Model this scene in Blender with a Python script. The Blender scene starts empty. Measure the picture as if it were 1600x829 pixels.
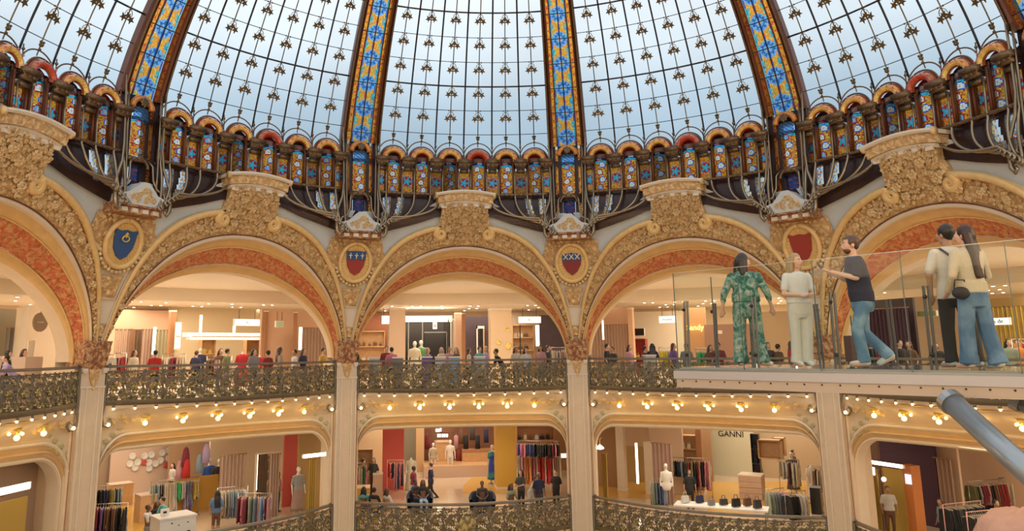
import bpy, math, random
import numpy as np
from mathutils import Vector, Matrix, noise
random.seed(7)
R_ = math.radians
SC = bpy.context.scene
COL = SC.collection

# ------------------------------------------------------------------ camera, sky, lights, exposure
# world frame: ring centre of the atrium is (0,0), z = 0 is eye level, angles are measured from +Y towards +X
FPX, PPX, PPY = 1179.157, 748.13, 322.25
CX, CY = -2.671, -16.392
_y, _p, _r = R_(6.23), R_(10.727), R_(-0.599)
_fw = np.array([math.sin(_y)*math.cos(_p), math.cos(_y)*math.cos(_p), math.sin(_p)])
_rt = np.array([math.cos(_y), -math.sin(_y), 0.]); _up = np.cross(_rt, _fw)
_A = _rt*math.cos(_r)+_up*math.sin(_r); _B = -_rt*math.sin(_r)+_up*math.cos(_r)
cd = bpy.data.cameras.new('camera'); cam = bpy.data.objects.new('camera', cd); COL.objects.link(cam)
cd.sensor_width = 36; cd.lens = 36*FPX/1600; cd.shift_x = (800-PPX)/1600; cd.shift_y = -(414.5-PPY)/1600
cd.clip_start = 0.1; cd.clip_end = 300
m = Matrix(((_A[0], _B[0], -_fw[0]), (_A[1], _B[1], -_fw[1]), (_A[2], _B[2], -_fw[2]))).to_4x4()
m.translation = Vector((CX, CY, 0)); cam.matrix_world = m
SC.camera = cam
SC.view_settings.view_transform = 'Standard'; SC.view_settings.look = 'None'
SC.view_settings.exposure = 0.0; SC.view_settings.gamma = 1; SC.view_settings.use_curve_mapping = False

def make_world():
    w = bpy.data.worlds.new('sky'); SC.world = w; w.use_nodes = True
    nt = w.node_tree; nt.nodes.clear(); N = nt.nodes.new; L = nt.links.new
    out = N('ShaderNodeOutputWorld'); bg = N('ShaderNodeBackground'); L(bg.outputs[0], out.inputs[0])
    tc = N('ShaderNodeTexCoord'); sx = N('ShaderNodeSeparateXYZ'); L(tc.outputs['Generated'], sx.inputs[0])
    rp = N('ShaderNodeValToRGB'); L(sx.outputs['Z'], rp.inputs[0])
    e = rp.color_ramp.elements; e[0].position = 0.0; e[0].color = (.30, .42, .52, 1)
    e[1].position = 1; e[1].color = (1.0, 1.03, 1.06, 1)
    for p_, c_ in ((.24, (.40, .53, .63, 1)), (.31, (.54, .67, .77, 1)), (.38, (.85, .93, .98, 1)), (.46, (1.02, 1.06, 1.09, 1))):
        k = e.new(p_); k.color = c_
    nz = N('ShaderNodeTexNoise'); nz.inputs['Scale'].default_value = 3.0; nz.inputs['Detail'].default_value = 4
    L(tc.outputs['Generated'], nz.inputs['Vector'])
    mr = N('ShaderNodeMapRange'); mr.inputs[1].default_value = .3; mr.inputs[2].default_value = .7
    mr.inputs[3].default_value = .86; mr.inputs[4].default_value = 1.14; L(nz.outputs['Fac'], mr.inputs[0])
    mx = N('ShaderNodeVectorMath'); mx.operation = 'SCALE'; L(rp.outputs[0], mx.inputs[0]); L(mr.outputs[0], mx.inputs['Scale'])
    L(mx.outputs[0], bg.inputs[0]); bg.inputs[1].default_value = 1.0
make_world()

def pol(phi, r, z=0.0):
    a = R_(phi); return Vector((r*math.sin(a), r*math.cos(a), z))
def area(name, loc, target, sx, sy, power, col):
    l = bpy.data.lights.new(name, 'AREA'); l.shape = 'RECTANGLE'; l.size = sx; l.size_y = sy
    l.energy = power; l.color = col
    o = bpy.data.objects.new(name, l); COL.objects.link(o); o.location = loc
    d = Vector(target)-Vector(loc); o.rotation_euler = d.to_track_quat('-Z', 'Y').to_euler(); return o
WARM = (1.0, .76, .50); WARM2 = (1.0, .84, .64)
for ph in (-72, -36, 0, 36, 72):
    area('upper_gallery_light', pol(ph, 18.5, 2.75), pol(ph, 18.5, 0), 7, 2.2, 300, WARM2)
    area('upper_gallery_light', pol(ph, 26.5, 2.2), pol(ph, 26.5, 0), 9, 4, 520, WARM2)
    area('lower_gallery_light', pol(ph, 18.5, -3.0), pol(ph, 18.5, -7), 7, 2.2, 210, WARM2)
    area('lower_gallery_light', pol(ph, 26.5, -3.05), pol(ph, 26.5, -7), 9, 4, 320, WARM2)
for ph in (135, 180, 225):      # added warm fill from the unseen near side, aimed at the arch face
    area('facade_fill_light', pol(ph, 17.2, 3.6), pol(ph+180, 15, 3.2), 9, 2.5, 540, WARM)
    area('facade_fill_light', pol(ph, 17.2, -3.4), pol(ph+180, 15, -3), 9, 2.5, 110, WARM)

F3, F2, F1 = -1.55, -6.83, -12.6     # floor levels

# ------------------------------------------------------------------ where things stand
def ray(x, y):
    a = (x-PPX)/FPX; b = -(y-PPY)/FPX
    return _fw+a*_A+b*_B
def on_floor(x, y, z):
    d = ray(x, y); t = z/d[2]; return Vector((CX+d[0]*t, CY+d[1]*t, z))
def horizon(x): return 545.8-(x-730)*0.0104
def at(x, D, z=0.0):
    """point seen in column x at horizontal depth D"""
    d = ray(x, horizon(x)); c = d[0]*math.sin(_y)+d[1]*math.cos(_y); t = D/c
    return Vector((CX+d[0]*t, CY+d[1]*t, z))
def zat(x, y, D):
    d = ray(x, y); c = d[0]*math.sin(_y)+d[1]*math.cos(_y); return d[2]*D/c
def face_cam(p): return math.atan2(CX-p[0], -(CY-p[1]))   # rotz so that local -Y... local +Y faces the camera
def yaw_to(p, q):
    """rotz that turns local +Y from p towards q"""
    d = Vector(q)-Vector(p); return math.atan2(-d.x, d.y)

# ------------------------------------------------------------------ materials
MATS = {}
def mat(name, col=(.8, .8, .8), rough=.5, metal=0., bump=0., bscale=20., var=0., vscale=3., col2=None, attr=False, objcol=False, emit=0., coat=0., wave=None, sheen=0.):
    if name in MATS: return MATS[name]
    m = bpy.data.materials.new(name); m.use_nodes = True; nt = m.node_tree; N = nt.nodes.new; L = nt.links.new
    b = nt.nodes['Principled BSDF']; b.inputs['Roughness'].default_value = rough; b.inputs['Metallic'].default_value = metal
    if coat: b.inputs['Coat Weight'].default_value = coat
    c4 = (*col, 1); b.inputs['Base Color'].default_value = c4
    tc = N('ShaderNodeTexCoord')
    src = None
    if attr: a = N('ShaderNodeAttribute'); a.attribute_name = 'col'; src = a.outputs['Color']
    if objcol: a = N('ShaderNodeObjectInfo'); src = a.outputs['Color']
    if var or col2:
        nz = N('ShaderNodeTexNoise'); nz.inputs['Scale'].default_value = vscale; nz.inputs['Detail'].default_value = 5
        L(tc.outputs['Object'], nz.inputs['Vector'])
        mx = N('ShaderNodeMix'); mx.data_type = 'RGBA'
        if col2:
            rp = N('ShaderNodeValToRGB'); rp.color_ramp.elements[0].position = .42; rp.color_ramp.elements[1].position = .58
            L(nz.outputs['Fac'], rp.inputs[0]); L(rp.outputs[0], mx.inputs[0]); mx.inputs[7].default_value = (*col2, 1)
        else:
            L(nz.outputs['Fac'], mx.inputs[0])
            mx.inputs[7].default_value = (*[min(1, c*(1+var)) for c in col], 1)
        if src is not None:
            L(src, mx.inputs[6])
            if not col2:
                mx.blend_type = 'MULTIPLY'; mx.inputs[7].default_value = (1-var, 1-var, 1-var, 1)
        else: mx.inputs[6].default_value = (*[c*(1-var) for c in col], 1)
        src = mx.outputs[2]
    if wave:
        wv = N('ShaderNodeTexWave'); wv.inputs['Scale'].default_value = wave[0]; wv.inputs['Distortion'].default_value = wave[1]
        L(tc.outputs['Object'], wv.inputs['Vector'])
        mx = N('ShaderNodeMix'); mx.data_type = 'RGBA'; L(wv.outputs['Fac'], mx.inputs[0]); mx.inputs[7].default_value = (*wave[2], 1)
        if src is not None: L(src, mx.inputs[6])
        else: mx.inputs[6].default_value = c4
        src = mx.outputs[2]
    if src is not None: L(src, b.inputs['Base Color'])
    if bump:
        n2 = N('ShaderNodeTexNoise'); n2.inputs['Scale'].default_value = bscale; n2.inputs['Detail'].default_value = 6
        L(tc.outputs['Object'], n2.inputs['Vector'])
        bp = N('ShaderNodeBump'); bp.inputs['Strength'].default_value = bump; bp.inputs['Distance'].default_value = .05
        L(n2.outputs['Fac'], bp.inputs['Height']); L(bp.outputs[0], b.inputs['Normal'])
    if emit:
        if src is not None: L(src, b.inputs['Emission Color'])
        else: b.inputs['Emission Color'].default_value = c4
        b.inputs['Emission Strength'].default_value = emit
    MATS[name] = m; return m
def emat(name, col, s):
    if name in MATS: return MATS[name]
    m = bpy.data.materials.new(name); m.use_nodes = True; nt = m.node_tree; nt.nodes.clear()
    e = nt.nodes.new('ShaderNodeEmission'); e.inputs[0].default_value = (*col, 1); e.inputs[1].default_value = s
    o = nt.nodes.new('ShaderNodeOutputMaterial'); nt.links.new(e.outputs[0], o.inputs[0]); MATS[name] = m; return m
def glassmat(name, tint=(1, 1, 1), refl=.08, attr=False, rough=.05, base=None):
    """thin pane: coloured transparency under a weak reflection"""
    m = bpy.data.materials.new(name); m.use_nodes = True; nt = m.node_tree; nt.nodes.clear(); N = nt.nodes.new; L = nt.links.new
    o = N('ShaderNodeOutputMaterial'); t = N('ShaderNodeBsdfTransparent'); g = N('ShaderNodeBsdfGlossy'); g.inputs['Roughness'].default_value = rough
    t.inputs[0].default_value = (*tint, 1); f = N('ShaderNodeFresnel'); f.inputs[0].default_value = 1.45
    ml = N('ShaderNodeMath'); ml.operation = 'MULTIPLY'; ml.inputs[1].default_value = refl/.04; ml.use_clamp = True
    mn = N('ShaderNodeMath'); mn.operation = 'MINIMUM'; mn.inputs[1].default_value = refl*3
    L(f.outputs[0], ml.inputs[0]); L(ml.outputs[0], mn.inputs[0]); mx = N('ShaderNodeMixShader'); L(mn.outputs[0], mx.inputs[0]); L(t.outputs[0], mx.inputs[1]); L(g.outputs[0], mx.inputs[2])
    if attr:
        a = N('ShaderNodeAttribute'); a.attribute_name = 'col'; L(a.outputs['Color'], t.inputs[0])
        d = N('ShaderNodeBsdfDiffuse'); L(a.outputs['Color'], d.inputs[0])
        m2 = N('ShaderNodeMixShader'); m2.inputs[0].default_value = .22; L(mx.outputs[0], m2.inputs[1]); L(d.outputs[0], m2.inputs[2])
        L(m2.outputs[0], o.inputs[0])
    else: L(mx.outputs[0], o.inputs[0])
    MATS[name] = m; return m

def carved_mat(name, gold, ground, scale=9., thr=.5, metal=.35, bump=.9):
    """gilt relief on a plaster ground: the second tone fills the hollows of the bump pattern"""
    m = bpy.data.materials.new(name); m.use_nodes = True; nt = m.node_tree; N = nt.nodes.new; L = nt.links.new
    b = nt.nodes['Principled BSDF']; b.inputs['Roughness'].default_value = .42
    tc = N('ShaderNodeTexCoord'); v = N('ShaderNodeTexVoronoi'); v.inputs['Scale'].default_value = scale; v.feature = 'SMOOTH_F1'
    nz = N('ShaderNodeTexNoise'); nz.inputs['Scale'].default_value = scale*.5; nz.inputs['Detail'].default_value = 3
    ad = N('ShaderNodeVectorMath'); ad.operation = 'MULTIPLY_ADD'; ad.inputs[1].default_value = (.35, .35, .35)
    L(tc.outputs['Object'], nz.inputs['Vector']); L(nz.outputs['Color'], ad.inputs[0]); L(tc.outputs['Object'], ad.inputs[2]); L(ad.outputs[0], v.inputs['Vector'])
    rp = N('ShaderNodeValToRGB'); e = rp.color_ramp.elements; e[0].position = thr-.18; e[0].color = (0, 0, 0, 1); e[1].position = thr+.05; e[1].color = (1, 1, 1, 1)
    L(v.outputs['Distance'], rp.inputs[0])
    mx = N('ShaderNodeMix'); mx.data_type = 'RGBA'; L(rp.outputs[0], mx.inputs[0]); mx.inputs[6].default_value = (*gold, 1); mx.inputs[7].default_value = (*ground, 1)
    L(mx.outputs[2], b.inputs['Base Color'])
    inv = N('ShaderNodeMath'); inv.operation = 'MULTIPLY_ADD'; inv.inputs[1].default_value = -metal; inv.inputs[2].default_value = metal
    L(rp.outputs[0], inv.inputs[0]); L(inv.outputs[0], b.inputs['Metallic'])
    wv = N('ShaderNodeTexVoronoi'); wv.inputs['Scale'].default_value = scale*2.1; L(ad.outputs[0], wv.inputs['Vector'])
    sm = N('ShaderNodeMath'); sm.operation = 'ADD'; L(v.outputs['Distance'], sm.inputs[0]); L(wv.outputs['Distance'], sm.inputs[1])
    bp = N('ShaderNodeBump'); bp.invert = True; bp.inputs['Strength'].default_value = bump; bp.inputs['Distance'].default_value = .28/scale
    L(sm.outputs[0], bp.inputs['Height']); L(bp.outputs[0], b.inputs['Normal'])
    MATS[name] = m; return m

M_cream = mat('cream_plaster', (.72, .58, .42), .55, bump=.12, bscale=8, var=.08)
M_cream2 = mat('pale_plaster', (.76, .66, .52), .5, bump=.08, bscale=14, var=.06)
M_pale = mat('sky_tinted_plaster', (.62, .67, .70), .6, bump=.1, bscale=5, var=.1)  # blue in the plaster colour stands in for skylight falling on it
M_gold = mat('gilt_moulding', (.80, .55, .24), .4, .12, bump=.2, bscale=30, var=.2, vscale=6)
M_gold2 = mat('bright_gilt', (.85, .62, .16), .3, .6, bump=.3, bscale=40, var=.2)
M_carve = carved_mat('carved_gilt_relief', (.88, .62, .31), (.62, .38, .16), 7.0, thr=.42, metal=.1, bump=.8)  # dark ground tones here and on the crest paint shade into the crevices
M_carve2 = carved_mat('carved_crest_relief', (.90, .66, .36), (.64, .41, .19), 7.0, thr=.45, metal=.03, bump=.8)
M_red = carved_mat('terracotta_relief', (.66, .17, .07), (.74, .36, .14), 8.0, thr=.5, metal=.02, bump=.8)
M_cap = carved_mat('capital_relief', (.68, .40, .20), (.34, .14, .07), 10.0, metal=.05)
M_orn = carved_mat('gilt_ornament', (1.0, .80, .48), (.80, .54, .26), 16.0, metal=.05)
M_ochre = mat('ochre_border', (.74, .48, .20), .5, .05, bump=.3, bscale=16, var=.15)
M_iron = mat('dark_iron', (.045, .04, .042), .4, .6)
M_bronze = mat('aged_bronze', (.20, .13, .075), .35, .75, bump=.3, bscale=25, var=.3, vscale=8)
M_pipe = mat('bronze_pipe', (.34, .26, .17), .28, .85, var=.2)
M_mahog = mat('mahogany_paint', (.17, .055, .025), .4, .1, var=.25)
M_darkwin = mat('smoked_bronze_sheet', (.045, .022, .018), .25, .3, bump=.2, bscale=12)
M_lattice = mat('balcony_iron', (.22, .185, .13), .42, .35, bump=.3, bscale=40, var=.3)
M_bgold = mat('balcony_gilding', (.62, .50, .20), .34, .5, bump=.4, bscale=50, col2=(.20, .16, .09), vscale=9)
M_bulb = emat('warm_bulb', (1.0, .72, .34), 9.0)
M_bulb2 = emat('globe_bulb', (1.0, .64, .20), 6.0)
M_spot = emat('spot_lamp', (1.0, .82, .60), 14.0)
M_white = mat('white_paint', (.8, .79, .76), .4)
M_black = mat('black_fittings', (.015, .015, .018), .3)
M_stain = glassmat('stained_glass', attr=True, refl=.03, rough=.25)
M_pane = glassmat('frosted_dome_glass', (.93, .97, 1.0), .0)
M_rail = glassmat('clear_safety_glass', (.965, .985, .98), .007, rough=.03)

# ------------------------------------------------------------------ mesh collector
class MB:
    def __init__(s): s.v = []; s.f = []; s.c = []; s.fm = []; s.k = 0; s.cc = (1, 1, 1)
    def add(s, vs, fs, c=None):
        o = len(s.v); s.v += [tuple(p) for p in vs]
        for f in fs: s.f.append(tuple(i+o for i in f)); s.c.append(c or s.cc); s.fm.append(s.k)
        return s
    def box(s, c, d, rz=0, c3=None, taper=1.):
        x, y, z = d[0]/2, d[1]/2, d[2]/2; ca, sa = math.cos(rz), math.sin(rz); vs = []
        for zz, t in ((-z, 1.), (z, taper)):
            for xx, yy in ((-x, -y), (x, -y), (x, y), (-x, y)):
                xx *= t; yy *= t; vs.append((c[0]+xx*ca-yy*sa, c[1]+xx*sa+yy*ca, c[2]+zz))
        return s.add(vs, [(3, 2, 1, 0), (4, 5, 6, 7), (0, 1, 5, 4), (1, 2, 6, 5), (2, 3, 7, 6), (3, 0, 4, 7)], c3)
    def grid(s, fn, nu, nv, cf=None, close=False):
        o = len(s.v)
        for j in range(nv+1):
            for i in range(nu+1): s.v.append(tuple(fn(i/nu, j/nv)))
        for j in range(nv):
            for i in range(nu):
                a = o+j*(nu+1)+i; s.f.append((a, a+1, a+nu+2, a+nu+1)); s.fm.append(s.k)
                s.c.append(cf((i+.5)/nu, (j+.5)/nv) if cf else s.cc)
        return s
    def tube(s, pts, r, n=6, c=None, cap=True):
        pts = [Vector(p) for p in pts]; o = len(s.v); K = len(pts)
        rr = r if hasattr(r, '__len__') else [r]*K; prev = None
        for i, p in enumerate(pts):
            d = (pts[min(i+1, K-1)]-pts[max(i-1, 0)])
            d = d.normalized() if d.length > 1e-9 else Vector((0, 0, 1))
            if prev is None:
                u = d.orthogonal().normalized()
            else: u = (prev-d*prev.dot(d)); u = u.normalized() if u.length > 1e-6 else d.orthogonal().normalized()
            prev = u; w = d.cross(u)
            for k in range(n):
                a = 2*math.pi*k/n; s.v.append(tuple(p+(u*math.cos(a)+w*math.sin(a))*rr[i]))
        for i in range(K-1):
            for k in range(n):
                a = o+i*n+k; b = o+i*n+(k+1) % n; s.f.append((a, b, b+n, a+n)); s.c.append(c or s.cc); s.fm.append(s.k)
        if cap:
            s.f.append(tuple(o+k for k in reversed(range(n)))); s.f.append(tuple(o+(K-1)*n+k for k in range(n))); s.c += [c or s.cc]*2; s.fm += [s.k]*2
        return s
    def sphere(s, c, r, nu=10, nv=6, c3=None, sc=(1, 1, 1)):
        c = Vector(c); vs = [c+Vector((0, 0, -r*sc[2]))]; fs = []
        for j in range(1, nv):
            t = -math.pi/2+math.pi*j/nv
            for i in range(nu):
                a = 2*math.pi*i/nu; vs.append(c+Vector((r*math.cos(t)*math.cos(a)*sc[0], r*math.cos(t)*math.sin(a)*sc[1], r*math.sin(t)*sc[2])))
        vs.append(c+Vector((0, 0, r*sc[2]))); e = len(vs)-1
        for i in range(nu):
            j = (i+1) % nu; fs.append((0, 1+j, 1+i)); fs.append((e, e-nu+i, e-nu+j))
            for k in range(nv-2): a = 1+k*nu; fs.append((a+i, a+j, a+nu+j, a+nu+i))
        return s.add(vs, fs, c3)
    def lathe(s, prof, c=(0, 0, 0), n=12, c3=None, sc=(1, 1)):
        o = len(s.v)
        for r, z in prof:
            for i in range(n):
                a = 2*math.pi*i/n; s.v.append((c[0]+r*sc[0]*math.cos(a), c[1]+r*sc[1]*math.sin(a), c[2]+z))
        for j in range(len(prof)-1):
            for i in range(n):
                a = o+j*n+i; b = o+j*n+(i+1) % n; s.f.append((a, b, b+n, a+n)); s.c.append(c3 or s.cc); s.fm.append(s.k)
        s.f.append(tuple(o+i for i in reversed(range(n)))); s.f.append(tuple(o+(len(prof)-1)*n+i for i in range(n))); s.c += [c3 or s.cc]*2; s.fm += [s.k]*2
        return s
    def prism(s, poly, fn, d0, d1, c3=None):
        """poly of (a,b), fn(a,b,depth) -> point"""
        n = len(poly); vs = [fn(a, b, d0) for a, b in poly]+[fn(a, b, d1) for a, b in poly]
        return s.add(vs, [tuple(range(n)), tuple(reversed(range(n, 2*n)))]+[(i, i+n, (i+1) % n+n, (i+1) % n) for i in range(n)], c3)
    def capsule(s, a, ra, b, rb, n=10):
        a = Vector(a); b = Vector(b); d = (b-a); Ln = max(d.length, 1e-6); d /= Ln
        pts = []; rr = []
        for t in (-1, -.8, -.4, 0): pts.append(a+d*ra*t*.98); rr.append(ra*math.sqrt(max(.02, 1-t*t)))
        for t in (0, .4, .8, 1): pts.append(b+d*rb*t*.98); rr.append(rb*math.sqrt(max(.02, 1-t*t)))
        return s.tube(pts, rr, n)
    def loft(s, secs, n=16):
        """secs: (cx,cy,cz,rx,ry[,rot])"""
        o = len(s.v)
        for q in secs:
            rot = q[5] if len(q) > 5 else 0
            for i in range(n):
                a = 2*math.pi*i/n; x = q[3]*math.cos(a); y = q[4]*math.sin(a)
                s.v.append((q[0]+x*math.cos(rot)-y*math.sin(rot), q[1]+x*math.sin(rot)+y*math.cos(rot), q[2]))
        up = secs[-1][2] > secs[0][2]
        for j in range(len(secs)-1):
            for i in range(n):
                a = o+j*n+i; b = o+j*n+(i+1) % n; q = (a, b, b+n, a+n)
                s.f.append(q if up else q[::-1]); s.c.append(s.cc); s.fm.append(s.k)
        e = tuple(o+i for i in range(n)); t = tuple(o+(len(secs)-1)*n+i for i in range(n))
        s.f.append(e[::-1] if up else e); s.f.append(t if up else t[::-1]); s.c += [s.cc]*2; s.fm += [s.k]*2
        return s
    def mesh(s, name, mats, smooth=False, origin=(0, 0, 0)):
        me = bpy.data.meshes.new(name); ox, oy, oz = origin
        me.from_pydata([(x-ox, y-oy, z-oz) for x, y, z in s.v], [], s.f)
        if not isinstance(mats, (list, tuple)): mats = [mats]
        for q in mats: me.materials.append(q)
        if any(s.fm): me.polygons.foreach_set('material_index', s.fm)
        if any(c != (1, 1, 1) for c in s.c):
            at_ = me.color_attributes.new('col', 'FLOAT_COLOR', 'CORNER')
            arr = np.ones((len(me.loops), 4), 'f')
            cnt = [len(f) for f in s.f]; arr[:, :3] = np.repeat(np.array(s.c, 'f'), cnt, axis=0)
            at_.data.foreach_set('color', arr.ravel())
        if smooth: me.polygons.foreach_set('use_smooth', [True]*len(me.polygons))
        me.validate(); me.update(); return me
    def build(s, name, mats, parent=None, smooth=False, origin=(0, 0, 0), loc=None):
        o = bpy.data.objects.new(name, s.mesh(name, mats, smooth, origin)); COL.objects.link(o)
        if parent is not None: o.parent = parent
        if loc is not None: o.location = loc
        return o
    def solid(s, name, mats, parent=None, voxel=.02, smooth=3):
        """union of overlapping volumes as one continuous surface"""
        me = s.mesh(name, mats); o = bpy.data.objects.new(name, me); COL.objects.link(o)
        r = o.modifiers.new('r', 'REMESH'); r.mode = 'VOXEL'; r.voxel_size = voxel; r.use_smooth_shade = True
        if smooth: sm = o.modifiers.new('s', 'SMOOTH'); sm.iterations = smooth; sm.factor = .5
        dg = bpy.context.evaluated_depsgraph_get(); dg.update()
        m2 = bpy.data.meshes.new_from_object(o.evaluated_get(dg)); m2.name = name
        o.modifiers.clear(); o.data = m2
        if not len(m2.materials): m2.materials.append(mats)
        m2.polygons.foreach_set('use_smooth', [True]*len(m2.polygons))
        if parent is not None: o.parent = parent
        return o

def tag(o, label=None, cat=None, group=None, kind=None):
    if label: o['label'] = label
    if cat: o['category'] = cat
    if group: o['group'] = group
    if kind: o['kind'] = kind
    return o
def thing(name, label, cat, loc=(0, 0, 0), rz=0., group=None):
    o = bpy.data.objects.new(name, None); COL.objects.link(o); o.location = loc; o.rotation_euler = (0, 0, rz)
    o.empty_display_size = .2
    return tag(o, label, cat, group)
KIDS = {}
def kids(o): return [c for c in bpy.data.objects if c.parent == o]
def copy_tree(o, parent=None, label=None, group=None, tree=None):
    c = o.copy(); COL.objects.link(c)
    if parent is not None: c.parent = parent
    if label: c['label'] = label
    if group: c['group'] = group
    for ch in (o.children): copy_tree(ch, c)
    return c
def structure(o): o['kind'] = 'structure'; return o

def interp(tab, x):
    xs = [a for a, _ in tab]; return float(np.interp(x, xs, [b for _, b in tab]))
def catmull(P, t):
    """P list of tuples, t in 0..1"""
    n = len(P)-1; k = min(int(t*n), n-1); f = t*n-k
    p = [P[max(k-1, 0)], P[k], P[k+1], P[min(k+2, n)]]
    return tuple(.5*((2*b)+(-a+c)*f+(2*a-5*b+4*c-d)*f*f+(-a+3*b-3*c+d)*f**3) for a, b, c, d in zip(*p))

# ================================================================== SETTING
def Rw(z):      # the arch face leans inwards as it rises
    return 15-(z+.44)/3.84*.9 if z < 3.4 else 14.1-(z-3.4)/2.7*.8
def ring_sheet(name, r0, z0, r1, z1, m, a0=-108, a1=108, n=72):
    b = MB(); b.grid(lambda u, v: pol(a0+(a1-a0)*u, r0+(r1-r0)*v, z0+(z1-z0)*v), n, 1)
    return structure(b.build(name, m))
def slab(name, r0, r1, z, th, m, a0=-108, a1=108, n=72):
    b = MB()
    b.grid(lambda u, v: pol(a0+(a1-a0)*u, *[(r0, z), (r1, z), (r1, z-th), (r0, z-th), (r0, z)][round(v*4)]), n, 4)
    return structure(b.build(name, m))
M_ceil = mat('warm_white_ceiling', (.88, .79, .66), .6)
M_floor_u = mat('pale_stone_floor', (.74, .62, .48), .3, var=.08)
M_floor_l = mat('glossy_stone_floor', (.66, .52, .38), .12, var=.12, vscale=.7, coat=.4)
M_backw = mat('beige_shop_wall', (.74, .58, .42), .55, var=.1, vscale=.6)
slab('floor_upper', 15.0, 33, F3, .3, M_floor_u)
slab('floor_lower', 15.0, 33, F2, .3, M_floor_l)
slab('floor_below', 14.5, 33, F1, .3, M_floor_l)
slab('ceiling_upper', 15.55, 24, 3.25, .3, M_ceil)
slab('ceiling_upper_rear', 23.9, 33, 3.25, .9, M_ceil)
slab('ceiling_lower', 15.4, 33, -2.55, .4, M_ceil)
slab('ceiling_below', 15.4, 33, -8.2, .4, M_ceil)
ring_sheet('wall_back', 31.5, F1, 31.5, 4.0, M_backw)
b = MB(); b.grid(lambda u, v: pol(360*u, 34*v, F1-.3), 48, 1); structure(b.build('floor_ground', M_floor_l))
# near side of the atrium, behind the viewer
ring_sheet('wall_near', 19.5, F1, 19.5, 5.0, M_cream, 108, 252, 48)
ring_sheet('ceiling_near', 13.8, 6.2, 19.5, 5.0, M_cream, 108, 252, 48)
for a_ in (108, 252):
    b = MB(); b.add([pol(a_, 15, F1), pol(a_, 33, F1), pol(a_, 33, 4.5), pol(a_, 15, 4.5)], [(0, 1, 2, 3)])
    structure(b.build('wall_side', M_cream))

# ================================================================== ARCH BAYS (one built, others copied)
def FE(t):   # front edge of the arch, t 0..1 spring to crown (negative side)
    th = R_(2.5+87.5*t); return (-17.3*math.cos(th), -.5+4.47*math.sin(th))
GT = [(-17.8, -.25), (-17.55, .3), (-17.2, .85), (-16.75, 1.45), (-16.1, 2.05), (-15.1, 2.72), (-13.7, 3.32), (-11.9, 3.9), (-9.6, 4.33), (-7.0, 4.62), (-4.6, 4.76), (-2.3, 4.82), (0, 4.84)]
def GE(t): return catmull(GT, t)
def BE(t):
    th = R_(2.5+87.5*t); return (-16.2*math.cos(th), -.40+3.31*math.sin(th))
def lerp2(a, b, k): return (a[0]+(b[0]-a[0])*k, a[1]+(b[1]-a[1])*k)
def full(u):  # u 0..1 over both halves -> (t, sign)
    return (u*2, 1) if u <= .5 else (2-2*u, -1)
def S(phi, z, d=0.): return pol(phi, Rw(z)-d, z)      # d = how far it stands out towards the hall
def relief(p, sc=3.2):
    q = Vector(p)*sc*1.35
    a = noise.cell(q*1.0) if False else 0
    w = Vector((noise.noise(q*.8), noise.noise(q*.8+Vector((9, 3, 1))), noise.noise(q*.8+Vector((4, 8, 2)))))*.6
    n = noise.voronoi(q+w)[0][0]
    n2 = noise.voronoi((q+w)*2.3)[0][0]
    return max(0, .75-n)*1.0+max(0, .6-n2)*.5
BASE0 = Vector((0, 15, F3))
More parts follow.
